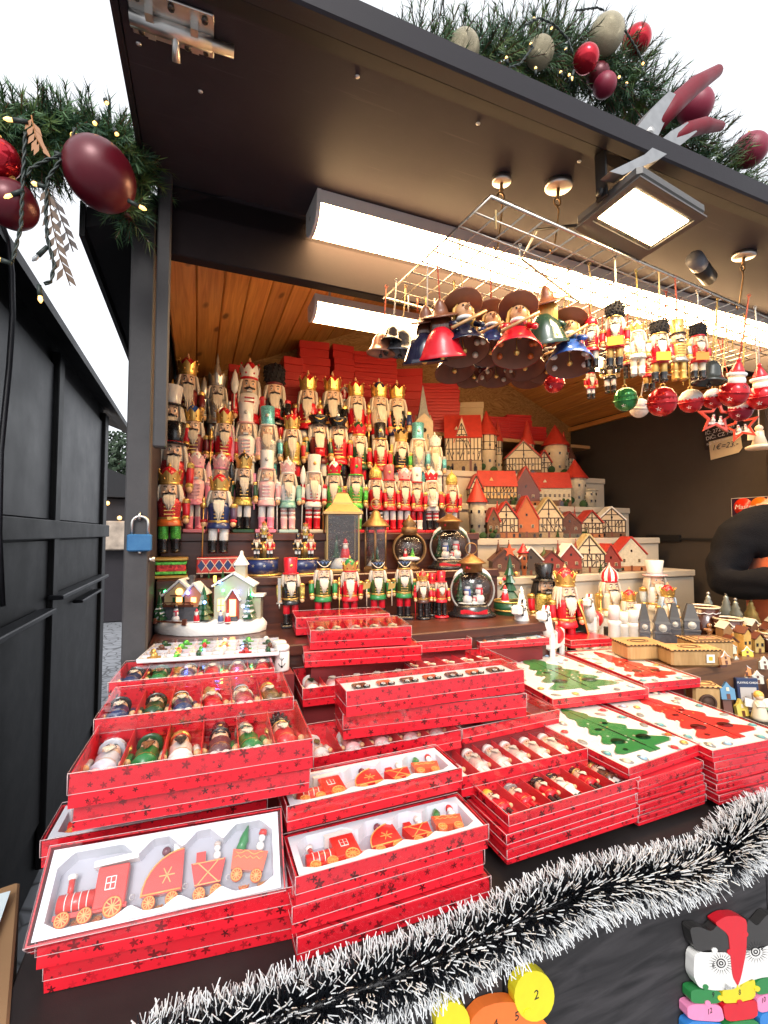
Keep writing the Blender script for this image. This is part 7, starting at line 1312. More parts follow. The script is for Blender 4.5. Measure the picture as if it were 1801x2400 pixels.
a1 = clampp('jaw_arm', [(1418, 412), (1448, 420), (1530, 385), (1590, 345), (1622, 318), (1600, 296), (1560, 318), (1500, 372)], CLST); cgrip([(1572, 332), (1610, 306), (1650, 294), (1688, 296)], [0.012, 0.0165, 0.016, 0.010])
a2 = clampp('jaw_arm', [(1476, 316), (1500, 338), (1530, 330), (1552, 282), (1582, 238), (1556, 226), (1514, 268)], CLST, -0.013, 0.013); cgrip([(1540, 296), (1580, 246), (1630, 200), (1680, 168)], [0.014, 0.020, 0.019, 0.013])
part('pivot', G().tube([(0, -0.017, 0), (0, 0.017, 0)], 0.007, 10), STEEL, cl, at(1512, 318, Y=CY) - o0); part('spring', G().torus(0.012, 0.0022, 14, 5, RX(PI / 2)), STEEL, cl, at(1520, 322, Y=CY) - o0)
p = at(1640, 622, Z=2.27); dc = thing('dark_tube_mount', 'dark tube with grey end under the flap behind the floodlight', 'tube', p, (0, 0, R(20))); part('tube_body', G().tube([(0, 0, 0), (0.10, 0, 0)], 0.022, 16), BLKM, dc); part('tube_end', G().tube([(-0.05, 0, 0), (-0.001, 0, 0)], 0.0225, 16), mat('grey_blue_plastic', (0.16, 0.17, 0.20), 0.4), dc)
# ================================================================== fir garlands with baubles and fairy lights
NEED = [mat('fir_needles_%d' % i, c, 0.6, var=0.3, scale=20) for i, c in enumerate(((0.024, 0.075, 0.034), (0.055, 0.13, 0.042), (0.075, 0.13, 0.025)))]
def garland(label, path, rad, n, seed, L=0.044):
    rr = random.Random(seed); pts = [Vector(p) for p in path]; T = thing('fir_garland', label, 'garland', pts[0]); o = pts[0]
    seg = [(pts[i + 1] - pts[i]).length for i in range(len(pts) - 1)]; tot = sum(seg)
    def pos(t):
        d = t * tot
        for i, s in enumerate(seg):
            if d <= s or i == len(seg) - 1: return pts[i].lerp(pts[i + 1], d / s), (pts[i + 1] - pts[i]).normalized()
            d -= s
    gs = [G(), G(), G()]; gt = G()
    for i in range(n):            # twigs
        p, d = pos(rr.random()); v = Vector((rr.gauss(0, 1), rr.gauss(0, 1), rr.gauss(0, 1))); v -= d * v.dot(d) * 0.6; v.normalize(); ln = rad * rr.uniform(0.45, 1.35); q = p + v * ln * 0.15; e = p + v * ln + Vector((0, 0, -0.012))
        gt.tube([q - o, e - o], 0.0012, 3, cap=False); g = gs[rr.choice((0, 0, 1, 1, 2))]
        ax = (e - q).normalized(); s1 = ax.cross(Vector((0.3, 0.2, 0.9))).normalized(); s2 = ax.cross(s1)
        for k in range(26):
            t = 0.15 + 0.85 * k / 26; a = rr.uniform(0, 2 * PI); b = q.lerp(e, t); w = (s1 * math.cos(a) + s2 * math.sin(a)); tip = b + w * L * rr.uniform(0.35, 0.6) + ax * L * rr.uniform(0.3, 0.6); sd = ax.cross(w) * 0.0016
            g.add([b - sd - o, b + sd - o, tip - o], [(0, 1, 2)])
    c = part('stem', G().tube([p - o for p in pts], 0.012, 6), brownM, T); part('twigs', gt, brownM, c)['kind'] = 'stuff'
    for i in range(3): part('needles', gs[i], NEED[i], T)
    return T
gl_path = [at(x, y, Y=Y) for x, y, Y in ((-60, 330, 1.10), (60, 330, 1.12), (160, 320, 1.14), (250, 330, 1.15), (330, 400, 1.17))]
garland('fir garland at the upper left between the two huts', gl_path, 0.078, 640, 1); garland('short drooping fir tuft beside the flap edge at the left', [at(300, 350, Y=1.17), at(315, 430, Y=1.17), at(300, 510, Y=1.17)], 0.05, 120, 5)
gr_path = [Vector((0.45, 1.10, 2.73)), Vector((0.75, 1.10, 2.86)), Vector((1.08, 1.10, 3.02)), Vector((1.25, 1.10, 3.03)), Vector((1.55, 1.10, 2.93)), Vector((1.85, 1.10, 2.80)), Vector((2.15, 1.10, 2.66))]
garland('fir garland along the gable above the raised flap', gr_path, 0.122, 1900, 2, 0.05)
def bauble(label, px, py, rp, Y, m, sz=1.0, rot=(0, 0, 0), grp='baubles on the garlands'):
    p = at(px, py, Y=Y); r = rp * mpp(p); T = thing('bauble', label, 'bauble', p, rot, grp, r); part('ball', G().sph(1.0, seg=28, rings=18, sz=sz), m, T); part('cap', G().cyl(0.16, 0.97 * sz, 1.13 * sz, 12), GOLDM, T); part('ring', G().torus(0.08, 0.025, 10, 5, TR(0, 0, 1.2 * sz) @ RX(PI / 2)), GOLDM, T); return T
MATR = mat('matt_dark_red_bauble', (0.10, 0.004, 0.012), 0.34, 0.2, var=0.08); SHR = mat('shiny_red_bauble', (0.50, 0.015, 0.03), 0.08, 0.6, var=0.05); GLC = glitter('champagne_glitter', (0.36, 0.31, 0.20)); MATP = mat('matt_raspberry_bauble', (0.22, 0.010, 0.035), 0.45, var=0.08)
bauble('large matt dark red bauble hanging by the flap edge', 235, 410, 74, 1.02, MATR, 1.08, (0, R(-35), 0)); bauble('dark red bauble cut by the left picture edge', -2, 372, 44, 1.04, SHR); bauble('dark red bauble hanging lower at the left edge', 28, 480, 54, 1.04, MATR)
for a in (('gold glitter bauble at the left end of the gable garland', 1086, 116, 38, 1.02, GLC), ('tall gold glitter bauble left of the shiny red one', 1266, 124, 32, 1.02, GLC), ('large gold glitter bauble at the top of the garland', 1421, 82, 40, 1.0, GLC), ('shiny red mirror bauble in the middle of the garland', 1374, 138, 29, 0.98, SHR), ('deep pink bauble below the mirror bauble', 1418, 200, 26, 1.0, MATP), ('plum bauble behind the deep pink one', 1402, 178, 26, 1.03, MATR), ('dark red bauble right of the large gold one', 1492, 96, 32, 1.03, SHR), ('matt red bauble behind the clamp grips', 1630, 250, 38, 0.96, MATP), ('matt raspberry bauble hanging at the right edge', 1758, 352, 37, 1.02, MATP)): bauble(*a)
# fairy lights
BULB = mat('warm_fairy_bulb', (1, 0.75, 0.35), 0.3, var=0, emit=(1.0, 0.52, 0.13), estr=0.8); GWIRE = mat('dark_green_cable', (0.012, 0.022, 0.018), 0.5, var=0.1)
def twisted(pts, r, T, o):
    P_ = [Vector(p) for p in pts]; out = [[], []]; n = 0; L_ = 0
    for i in range(len(P_) - 1):
        d = P_[i + 1] - P_[i]; k = max(2, int(d.length / (r * 1.6)))
        a = d.normalized().cross(Vector((0.2, 0.9, 0.3))).normalized(); b = d.normalized().cross(a)
        for j in range(k):
            ph = n * 0.9; n += 1; c = P_[i] + d * j / k - o
            for s in (0, 1): out[s].append(c + (a * math.cos(ph + PI * s) + b * math.sin(ph + PI * s)) * r * 0.55)
    for s in (0, 1): part('cable', G().tube(out[s], r * 0.6, 5), GWIRE, T)
def lights(label, wires, bulbs, Y, sc=1.0):
    o = at(wires[0][0][0], wires[0][0][1], Y=Y); T = thing('fairy_lights', label, 'fairy lights', o)
    for wpts in wires: twisted([at(x, y, Y=Y) for x, y in wpts], 0.0033 * sc, T, o)
    for (x, y, dx, dy, lit) in bulbs:
        b = at(x, y, Y=Y) - o; e = at(x + dx, y + dy, Y=Y) - o; m = b + (e - b) * 0.62
        s = part('socket', G().tube([b, m], [0.0038 * sc, 0.0045 * sc], 8), GWIRE, T); part('bulb', G().tube([m, m + (e - m) * 0.6, e], [0.0032 * sc, 0.004 * sc, 0.0012], 8), BULB if lit else P((0.3, 0.32, 0.33), 0.1), s)
lights('twisted dark cable with warm fairy lights hanging at the upper left', [[(175, 300), (172, 340), (150, 362), (110, 375), (72, 395), (60, 420)], [(60, 310), (55, 400), (52, 470), (50, 530), (38, 580), (28, 620)], [(145, 372), (112, 420), (108, 500), (112, 560), (128, 620), (120, 660), (96, 668)]], [(128, 358, 30, 12, 1), (112, 440, -38, -12, 1), (56, 446, -46, 18, 1), (112, 578, -36, 34, 0), (92, 668, 4, 42, 1), (66, 286, -58, -8, 1), (300, 470, 44, 22, 1), (232, 278, -12, 14, 1), (268, 302, 8, 16, 1), (246, 232, 6, 12, 1), (28, 618, -40, -14, 1)], 1.0)
lights('fairy lights scattered over the gable garland', [[(1230, 60), (1265, 42), (1300, 58), (1330, 90), (1345, 130)], [(1350, 25), (1400, 18), (1420, 26)], [(1465, 70), (1490, 110), (1505, 140)], [(1250, 110), (1220, 150), (1190, 160)]], [(1248, 112, -4, -12, 1), (1190, 150, -3, -18, 1), (1256, 176, 0, -20, 1), (1345, 165, -6, 26, 1), (1318, 180, -4, -14, 1), (1338, 192, -4, -20, 1), (1458, 190, -8, -12, 1), (1466, 205, 4, -12, 1), (1222, 186, 2, 16, 1), (1506, 138, 2, 14, 1), (1328, 122, -2, -8, 1), (1250, 50, 2, -8, 1), (1600, 350, 8, 8, 1), (1290, 60, 4, 8, 1)], 0.94, 0.9)
# dried gold leaf sprays among the fir
def spray(label, pts, Y, m, side, lw, n=9):
    P_ = [at(x, y, Y=Y) for x, y in pts]; o = P_[0]; T = thing('leaf_spray', label, 'leaf spray', o); part('stem', G().tube([p - o for p in P_], 0.0012, 4), m, T)
    for k in range(n):
        t = 0.15 + 0.85 * k / n * (len(P_) - 1); i = min(int(t), len(P_) - 2); c = P_[i].lerp(P_[i + 1], t - i) - o; d = (P_[i + 1] - P_[i]).normalized(); s = (1 if k % 2 else -1) * side
        a = Vector((s * 0.8, 0.1, -0.6)).normalized(); a = (a + d * 0.8).normalized(); w = a.cross(Vector((0, 1, 0))).normalized() * lw * 0.16
        part('leaf', G().add([c, c + a * lw * 0.5 + w, c + a * lw, c + a * lw * 0.5 - w], [(0, 1, 2, 3)]), m, T)
spray('dark dried leaf spray hanging at the left against the sky', [(122, 450), (140, 500), (158, 550), (172, 590)], 1.0, mat('dark_dry_leaf', (0.05, 0.035, 0.03), 0.6), 1, 0.028); spray('brown gold leaf spray hanging below the left garland', [(112, 430), (122, 520), (140, 600), (165, 670)], 1.0, mat('gold_dry_leaf', (0.08, 0.04, 0.016), 0.5, 0.1), 1, 0.03, 16); spray('orange gold leaf in the left fir garland', [(74, 270), (84, 320), (100, 350)], 1.0, mat('orange_dry_leaf', (0.34, 0.13, 0.03), 0.5), 1, 0.026, 10)

# ================================================================== padlock on the post
p = at(328, 1272, Y=1.215); pk_ = thing('padlock', 'blue padlock hanging on the grey post', 'padlock', p); mp = mpp(p)
part('lock_body', G().cbox(-26 * mp, 26 * mp, -0.010, 0.006, -20 * mp, 20 * mp, 0.003), worn_mat('scuffed_blue_paint', (0.02, 0.10, 0.24), (0.06, 0.20, 0.36), 0.4, 40, 0.5), pk_); part('shackle', G().tube([(-17 * mp, -0.002, 20 * mp), (-17 * mp, -0.002, 46 * mp)] + [(-17 * mp * math.cos(t * PI / 8), -0.002, 46 * mp + 16 * mp * math.sin(t * PI / 8)) for t in range(1, 8)] + [(17 * mp, -0.002, 46 * mp), (17 * mp, -0.002, 20 * mp)], 0.0032, 8), STEEL, pk_); part('keyway', G().cyl(0.004, -23 * mp - 0.002, -20 * mp, 8), STEEL, pk_)
part('staple', G().torus(0.008, 0.003, 12, 6, RY(PI / 2)), STEEL, stall, at(328, 1210, Y=1.218)); part('side_bolt', G().tube([(0, 0, 0), (0.016, 0, 0)], 0.006, 8), STEEL, stall, at(346, 1311, Y=1.235))

# ================================================================== tinsel along the counter edge
def tinsel(label, pts, rad, n, seed):
    rr = random.Random(seed); P_ = [Vector(p) for p in pts]; o = P_[0]; T = thing('tinsel_garland', label, 'tinsel', o); seg = [(P_[i + 1] - P_[i]).length for i in range(len(P_) - 1)]; tot = sum(seg); gw, gb = G(), G()
    for i in range(n):
        d = rr.random() * tot; j = 0
        while j < len(seg) - 1 and d > seg[j]: d -= seg[j]; j += 1
        c = P_[j].lerp(P_[j + 1], d / seg[j]); ax = (P_[j + 1] - P_[j]).normalized(); v = Vector((rr.gauss(0, 1), rr.gauss(0, 1), rr.gauss(0, 1))); v -= ax * v.dot(ax) * 0.75; v.normalize(); r = rad * rr.uniform(0.8, 1.12); q = c + v * r * 0.05; e = c + v * r + ax * rr.gauss(0, 0.004); m = c + v * r * rr.uniform(0.66, 0.82)
        sd = v.cross(Vector((rr.gauss(0, 1), rr.gauss(0, 1), rr.gauss(0, 1)))).normalized() * 0.0007
        up = v.cross(sd).normalized() * 0.0007
        gb.add([q - sd - o, q + sd - o, m + sd - o, m - sd - o], [(0, 1, 2, 3)])
        if rr.random() < 0.56: gw.add([m - sd - o, m + sd - o, m + up - o, e - sd - o, e + sd - o, e + up - o], [(0, 1, 4, 3), (1, 2, 5, 4), (2, 0, 3, 5), (3, 4, 5)])
    part('core', G().tube([p - o for p in P_], 0.006, 6), BLACKM, T); part('black_strands', gb, mat('black_tinsel', (0.010, 0.012, 0.016), 0.25, 0.3), T)['kind'] = 'stuff'; part('white_tips', gw, mat('white_tinsel_tip', (0.66, 0.68, 0.69), 0.4, var=0.15), T)['kind'] = 'stuff'
tp = [at(x, y, Y=Y) for x, y, Y in ((330, 2440, 0.575), (470, 2400, 0.572), (620, 2352, 0.570), (780, 2300, 0.568), (900, 2258, 0.566), (1030, 2208, 0.566), (1140, 2162, 0.566), (1240, 2112, 0.566), (1340, 2068, 0.566), (1440, 2040, 0.566), (1540, 2024, 0.566), (1650, 2000, 0.566))]
tinsel('black tinsel with white tips along the counter edge', [p + Vector((0, -0.004, -0.018)) for p in tp], 0.045, 9500, 3); tinsel('second black and white tinsel piece at the right edge', [at(x, y, Y=0.560) for x, y in ((1690, 2010), (1740, 1962), (1790, 1930), (1860, 1915))], 0.050, 3400, 4)

# ================================================================== wooden number puzzles on the front board
def puz(parent, name, pts, m, Y, th=0.016, num=None, nxy=None, sz=0.014):
    if name in ('ear_piece', 'beak_piece', 'face_piece', 'body_piece', 'head_piece') and len(pts) < 20:
        for _ in range(2): pts = [r for i in range(len(pts)) for r in ((pts[i][0] * 0.84 + pts[(i + 1) % len(pts)][0] * 0.16, pts[i][1] * 0.84 + pts[(i + 1) % len(pts)][1] * 0.16), (pts[i][0] * 0.16 + pts[(i + 1) % len(pts)][0] * 0.84, pts[i][1] * 0.16 + pts[(i + 1) % len(pts)][1] * 0.84))]
    pl = [at(x, y, Y=Y) for x, y in pts]; o = parent.location; q = [(p.x - o.x, p.z - o.z) for p in pl]
    area = sum(q[i][0] * q[(i + 1) % len(q)][1] - q[(i + 1) % len(q)][0] * q[i][1] for i in range(len(q)))
    if area < 0: q = q[::-1]
    b = part(name, G().prism(q, 0, th, RX(PI / 2)), m, parent, (0, Y + th - o.y, 0))
    if num: c = at(*nxy, Y=Y) - o; text('number', num, sz, BLACKM, b, (c.x, -th - 0.0002, c.z), (PI / 2, 0, 0), 0.0002)
    return b
def circ(x, y, rx, ry=None, n=22, a0=0, a1=2 * PI): return [(x + rx * math.cos(a0 + (a1 - a0) * k / n), y + (ry or rx) * math.sin(a0 + (a1 - a0) * k / n)) for k in range(n)]
PY = 0.612
ow = thing('owl_puzzle', 'colourful wooden owl number puzzle at the lower right', 'puzzle', at(1720, 2300, Y=PY)); wht, gry = P((0.74, 0.73, 0.70), 0.4), P((0.03, 0.028, 0.027), 0.3)
puz(ow, 'ear_piece', [(1617, 2175), (1640, 2172), (1668, 2184), (1690, 2160), (1712, 2156), (1722, 2236), (1700, 2232), (1640, 2232), (1626, 2218)], gry, PY); puz(ow, 'ear_piece', [(1752, 2152), (1775, 2172), (1801, 2140), (1840, 2150), (1850, 2200), (1760, 2230), (1748, 2220)], gry, PY)
puz(ow, 'beak_piece', [(1674, 2164), (1700, 2148), (1730, 2146), (1752, 2156), (1750, 2230), (1738, 2290), (1730, 2312), (1718, 2290), (1712, 2230), (1708, 2190)], redM, PY - 0.001)
puz(ow, 'face_piece', [(1628, 2236), (1660, 2226), (1712, 2234), (1727, 2290), (1728, 2318), (1680, 2322), (1640, 2316), (1626, 2290)], wht, PY, num='6', nxy=(1672, 2262)); puz(ow, 'face_piece', [(1748, 2232), (1790, 2216), (1836, 2216), (1838, 2290), (1790, 2290), (1750, 2302), (1728, 2318)], wht, PY, num='4', nxy=(1786, 2224))
for x, y in ((1691, 2258), (1772, 2231)):
    for r, m in ((11, BLACKM), (8, wht), (5.5, BLACKM), (2.2, wht)): puz(ow, 'eye_ring', circ(x, y, r), m, PY - 0.0006 - 0.0004 * (12 - r) / 2, 0.0012 if False else 0.014)
for x, y, a0 in ((1691, 2258, 0), (1772, 2231, 0)):
    g = G(); o = ow.location
    for k in range(22):
        a = 2 * PI * k / 22; q0 = at(x + 15 * math.cos(a), y + 15 * math.sin(a), Y=PY) - o; q1 = at(x + 33 * math.cos(a), y + 30 * math.sin(a), Y=PY) - o; n_ = Vector((-(q1 - q0).z, 0, (q1 - q0).x)).normalized() * 0.0007
        g.add([q0 - n_ + Vector((0, -0.0006, 0)), q0 + n_ + Vector((0, -0.0006, 0)), q1 + Vector((0, -0.0006, 0))], [(0, 1, 2)])
    part('feather_lines', g, BLACKM, ow)['kind'] = 'stuff'
puz(ow, 'body_piece', [(1620, 2318), (1690, 2322), (1692, 2352), (1620, 2352)], greenM, PY, num='9', nxy=(1672, 2332)); puz(ow, 'body_piece', [(1694, 2300), (1720, 2316), (1770, 2290), (1772, 2340), (1730, 2350), (1694, 2352)], P((0.70, 0.58, 0.02)), PY, num='8', nxy=(1734, 2326)); puz(ow, 'body_piece', [(1772, 2298), (1840, 2280), (1840, 2320), (1774, 2334)], greenM, PY)
puz(ow, 'body_piece', [(1612, 2354), (1690, 2354), (1700, 2396), (1612, 2390)], P((0.80, 0.25, 0.45)), PY, num='12', nxy=(1664, 2370)); puz(ow, 'body_piece', [(1694, 2354), (1730, 2352), (1774, 2342), (1778, 2386), (1702, 2396)], redM, PY); puz(ow, 'body_piece', [(1774, 2336), (1840, 2322), (1840, 2360), (1778, 2376)], P((0.80, 0.25, 0.45)), PY, num='10', nxy=(1790, 2344)); puz(ow, 'body_piece', [(1612, 2392), (1700, 2398), (1700, 2450), (1610, 2450)], P((0.03, 0.20, 0.55)), PY); puz(ow, 'body_piece', [(1702, 2398), (1778, 2388), (1790, 2450), (1702, 2450)], greenM, PY); puz(ow, 'body_piece', [(1779, 2378), (1840, 2362), (1840, 2450), (1791, 2450)], P((0.03, 0.20, 0.55)), PY)
for (x, y, m) in ((1676, 2228, wht), (1655, 2314, greenM), (1712, 2232, redM), (1690, 2340, P((0.70, 0.58, 0.02))), (1660, 2352, P((0.80, 0.25, 0.45))), (1748, 2190, redM), (1776, 2318, P((0.70, 0.58, 0.02))), (1735, 2350, redM)): puz(ow, 'puzzle_knob', circ(x, y, 6.5), m, PY - 0.0012)
bp_ = thing('bear_puzzle', 'orange and yellow wooden number puzzle below the tinsel', 'puzzle', at(1150, 2400, Y=PY)); YEL = P((0.72, 0.62, 0.02)); ORG = P((0.78, 0.17, 0.03))
puz(bp_, 'ear_piece', circ(1253, 2335, 47, 60), YEL, PY - 0.002, num='2', nxy=(1258, 2332), sz=0.020); puz(bp_, 'ear_piece', circ(1062, 2398, 40, 50), YEL, PY - 0.002); puz(bp_, 'head_piece', [(1100, 2440), (1104, 2390), (1130, 2362), (1165, 2350), (1200, 2348), (1232, 2362), (1262, 2376), (1290, 2410), (1300, 2440)], ORG, PY, num='5', nxy=(1212, 2382), sz=0.018); puz(bp_, 'puzzle_knob', circ(1240, 2376, 11), YEL, PY - 0.003)
c = at(1162, 2400, Y=PY) - bp_.location; text('number', '4', 0.018, BLACKM, bp_, (c.x, -0.0004, c.z), (PI / 2, 0, 0), 0.0002)

# ================================================================== cardboard box at the lower left
KRAFT = mat('brown_cardboard', (0.26, 0.15, 0.07), 0.75, var=0.12, scale=18); p = at(40, 2330, Y=0.60)
cbx = thing('cardboard_box', 'brown cardboard box with pale paper on top at the lower left', 'box', (-0.262, 0.745, 0.70), (0, 0, R(14))); part('box_body', G().cbox(-0.12, 0.055, -0.14, 0.16, 0, 0.255, 0.003), KRAFT, cbx); sh = part('paper_sheet', G().add([(-0.13, -0.13, 0.262), (0.02, -0.14, 0.258), (0.03, 0.02, 0.262), (0.045, 0.12, 0.268), (-0.12, 0.15, 0.266)], [(0, 1, 2, 3, 4)]), mat('pale_blue_paper', (0.52, 0.62, 0.66), 0.6, var=0.05), cbx)
text('print', 'CE', 0.03, mat('grey_blue_ink', (0.06, 0.16, 0.22), 0.6), sh, (-0.015, 0.03, 0.2645), (0, 0, R(-60)), 0.0002); part('support', G().cbox(-0.12, 0.055, -0.14, 0.16, -0.719, -0.0005, 0.003), KRAFT, cbx)
# ================================================================== right-hand goods: chunky nutcrackers, horses, towers, mugs, wooden boxes
GRT = 'large nutcrackers on the white stand'
def rowr(px, y, Y, s, lb, **k): return row(px, y, Y, 1.041, s, lb, group=GRT, **k)
rowr(1275, 1320, 1.50, S(coat=GLGOLD, arm=redM, pants=BLACKM, boots=BLACKM, hat=('top', BLACKM, BLACKM, BLACKM), hair=HAIRB, beard=None), 'large dark nutcracker in black hat with chain beside the king', dr=0.35)
kg = rowr(1324, 1326, 1.37, S(coat=redM, arm=redM, pants=redM, boots=BLACKM, hat=CR(GOLDM, redM), trim=GOLDM), 'large king nutcracker in gold crown with green cape', dr=0.3)
part('cape', G().add([(r * math.cos(a), r * math.sin(a) * 0.9, z) for r, z in ((0.14, 0.66), (0.2, 0.5), (0.25, 0.3), (0.27, 0.12)) for a in [-0.5 + k * 0.36 for k in range(12)]], [(i * 12 + k, i * 12 + k + 1, (i + 1) * 12 + k + 1, (i + 1) * 12 + k) for i in range(3) for k in range(11)], smooth=True), mat('green_velvet', (0.012, 0.075, 0.04), 0.8, sheen=0.5), kg)
part('gold_braid', G().tube([(r * math.cos(-0.5), r * math.sin(-0.5) * 0.9 - 0.004, z) for r, z in ((0.14, 0.66), (0.2, 0.5), (0.25, 0.3), (0.27, 0.12))], 0.014, 6), GOLDM, kg)
rowr(1428, 1318, 1.50, S(coat=creamM, arm=GOLDM, pants=WHITEM, boots=BLACKM, hat=('onions', redM, redM, WHITEM), trim=GOLDM, prop=('staff', GOLDM)), 'large nutcracker with red and white striped onion hat', dr=0.3)
rowr(1473, 1378, 1.40, S(coat=creamM, arm=creamM, pants=WHITEM, boots=BLACKM, hat=CR(GOLDM, redM)), 'pale nutcracker with bronze crown between the striped and the white hats', dr=0.3)
rowr(1536, 1313, 1.50, S(coat=WHITEM, arm=P((0.55, 0.58, 0.55)), pants=WHITEM, boots=WHITEM, hat=('top', WHITEM, lpink, lblue), stache=None), 'white nutcracker in tall white hat with blue band', dr=0.3)
rowr(1562, 1367, 1.38, S(coat=creamM, arm=creamM, pants=WHITEM, boots=BLACKM, hat=CR(GOLDM, redM), hair=mat('blue_white_fluff', (0.45, 0.58, 0.72), 0.9)), 'nutcracker with gold crown and fluffy blue hair', dr=0.3)
# tree music box
p = at(1192, 1450, Y=1.40); T = thing('tree_music_box', 'green tree carousel with red star on a dark round base', 'music box', (p.x, 1.40, 1.041), (0, 0, -0.3)); hz = p.z - 1.041; mp = mpp(p)
part('stand', G().cyl(0.03, 0, hz, 14), STEPWHITE, T); part('round_base', G().lathe([(32 * mp, hz), (34 * mp, hz + 0.006), (32 * mp, hz + 0.03), (34 * mp, hz + 0.034), (33 * mp, hz + 0.064)], 24), dgreen, T); part('base_rim', G().torus(33 * mp, 0.003, 24, 6, TR(0, 0, hz + 0.034)).torus(33 * mp, 0.003, 24, 6, TR(0, 0, hz + 0.064)), GOLDM, T); part('carved_tree', fir(0.17, 0.042, 77, 5), dgreen, T, (0.008, 0, hz + 0.06)); part('star', G().prism([((0.024 if k % 2 == 0 else 0.010) * math.cos(PI / 2 + k * PI / 5), (0.024 if k % 2 == 0 else 0.010) * math.sin(PI / 2 + k * PI / 5)) for k in range(10)], -0.004, 0.004, RX(PI / 2)), P((0.65, 0.09, 0.02)), T, (0.008, 0, hz + 0.245))
small_santa(T, (-0.022, -0.03, hz + 0.064), 0.06); small_santa(T, (0.038, -0.03, hz + 0.064), 0.055, WHITEM)
for k in range(5): a = k * 1.25; part('bead', lambda: G().sph(0.007, seg=8, rings=6), redM if k % 2 else GOLDM, T, (0.008 + 0.036 * math.cos(a), 0.036 * math.sin(a), hz + 0.085 + 0.02 * k), key='tmb')
# rocking horses
def horse(lb, px, ytop, Y, mane, s=1.0, yaw=0.5):
    p = at(px, ytop, Y=Y); H = p.z - 1.041; T = thing('toy_horse', lb, 'toy horse', (p.x, Y, 1.041), (0, 0, yaw), 'white wooden horses', H)
    part('horse_body', G().cbox(-0.22, 0.30, -0.12, 0.12, 0.34, 0.62, 0.03).tube([(-0.12, 0, 0.55), (-0.20, 0, 0.72), (-0.24, 0, 0.86)], [0.13, 0.10, 0.085], 10), WHITEM, T); part('horse_head', G().cbox(-0.42, -0.16, -0.075, 0.075, 0.80, 0.94, 0.03).prism([(-0.22, 0.93), (-0.16, 0.93), (-0.17, 1.0)], -0.05, -0.02, RX(PI / 2)).prism([(-0.22, 0.93), (-0.16, 0.93), (-0.17, 1.0)], 0.02, 0.05, RX(PI / 2)), WHITEM, T)
    for x in (-0.17, 0.24):
        for y in (-0.085, 0.085): part('leg', lambda: G().cbox(-0.045, 0.045, -0.03, 0.03, 0.02, 0.36, 0.01), WHITEM, T, (x, y, 0), key='hleg')
    for k in range(7): part('mane_tuft', lambda: G().prism([(0, 0), (0.09, 0.02), (0.0, 0.07)], -0.025, 0.025, RX(PI / 2)), mane, T, (-0.15 + 0.035 * k * 0.5, 0, 0.93 - k * 0.055), key='mane')
    part('bridle', G().box(-0.335, -0.315, -0.079, 0.079, 0.797, 0.943).box(-0.335, -0.20, -0.0785, -0.0755, 0.86, 0.872), BLACKM, T); part('saddle', G().lathe([(0.15, -0.1), (0.16, 0), (0.15, 0.1)], 14, TR(0.06, 0, 0.52) @ RY(PI / 2)), redM, T)
    for sy in (-1, 1): part('eye', lambda: G().sph(0.016, seg=6, rings=5), BLACKM, T, (-0.27, sy * 0.078, 0.895), key='heye')
    part('rocker', G().tube([(-0.34, -0.085, 0.07), (-0.17, -0.085, 0.02), (0.05, -0.085, 0.012), (0.26, -0.085, 0.03), (0.40, -0.085, 0.09)], 0.02, 6).tube([(-0.34, 0.085, 0.07), (-0.17, 0.085, 0.02), (0.05, 0.085, 0.012), (0.26, 0.085, 0.03), (0.40, 0.085, 0.09)], 0.02, 6), WHITEM, T)
horse('white toy horse with black bridle, the left one', 1236, 1402, 1.30, BLACKM); horse('white toy horse with red mane in front of the king', 1290, 1416, 1.25, redM); horse('white toy horse with red mane behind the king', 1388, 1390, 1.42, redM)
# grey clock towers
TG = mat('grey_pewter', (0.16, 0.16, 0.17), 0.35, 0.7, var=0.3, scale=70, bump=0.3); TGD = mat('dark_pewter_roof', (0.06, 0.058, 0.056), 0.5, 0.4, var=0.3, scale=70)
def onr(px, py, Z=1.101): return at(px, py, Z=Z)
for k, (px, yb, yt, wpx, lb) in enumerate(((1511, 1496, 1414, 30, 'grey clock tower souvenir, leftmost of four'), (1552, 1510, 1424, 44, 'grey clock tower souvenir, large one in front'), (1582, 1500, 1412, 30, 'grey clock tower souvenir, rear one between two'), (1620, 1512, 1414, 44, 'grey clock tower souvenir, rightmost of four'))):
    p = onr(px, yb); p.y = min(max(p.y, 0.98), 1.17); p = at(px, yb, Y=p.y); mp = mpp(p); w = wpx * mp / 2 * 0.74; H = (at(px, yt, Y=p.y).z - 1.101)
    T = thing('clock_tower_souvenir', lb, 'souvenir', (p.x, p.y, 1.101), (0, 0, -0.75), 'grey clock tower souvenirs')
    part('tower_body', G().cbox(-w, w, -w, w, 0, H * 0.34, 0.001).cbox(-w * 1.08, w * 1.08, -w * 1.08, w * 1.08, H * 0.34 + 0.0005, H * 0.40, 0.001).cbox(-w * 0.96, w * 0.96, -w * 0.96, w * 0.96, H * 0.4005, H * 0.60, 0.001), TG, T); part('tower_roof', G().lathe([(w * 1.45, H * 0.60), (w * 1.25, H * 0.66), (w * 0.8, H * 0.86), (w * 0.55, H * 0.98), (w * 0.4, H)], 4, RZ(PI / 4), smooth=False), TGD, T)
    for a in range(4): part('clock_face', lambda: G().lathe([(w * 0.5, 0), (w * 0.5, 0.0015)], 16).torus(w * 0.52, 0.0008, 16, 4, TR(0, 0, 0.0012)).box(-0.0004, 0.0004, 0, w * 0.4, 0.0014, 0.002), P((0.5, 0.48, 0.42)), T, (math.sin(a * PI / 2) * w * 0.965, -math.cos(a * PI / 2) * w * 0.965, H * 0.5), (PI / 2, 0, a * PI / 2), key='cf%d' % k)
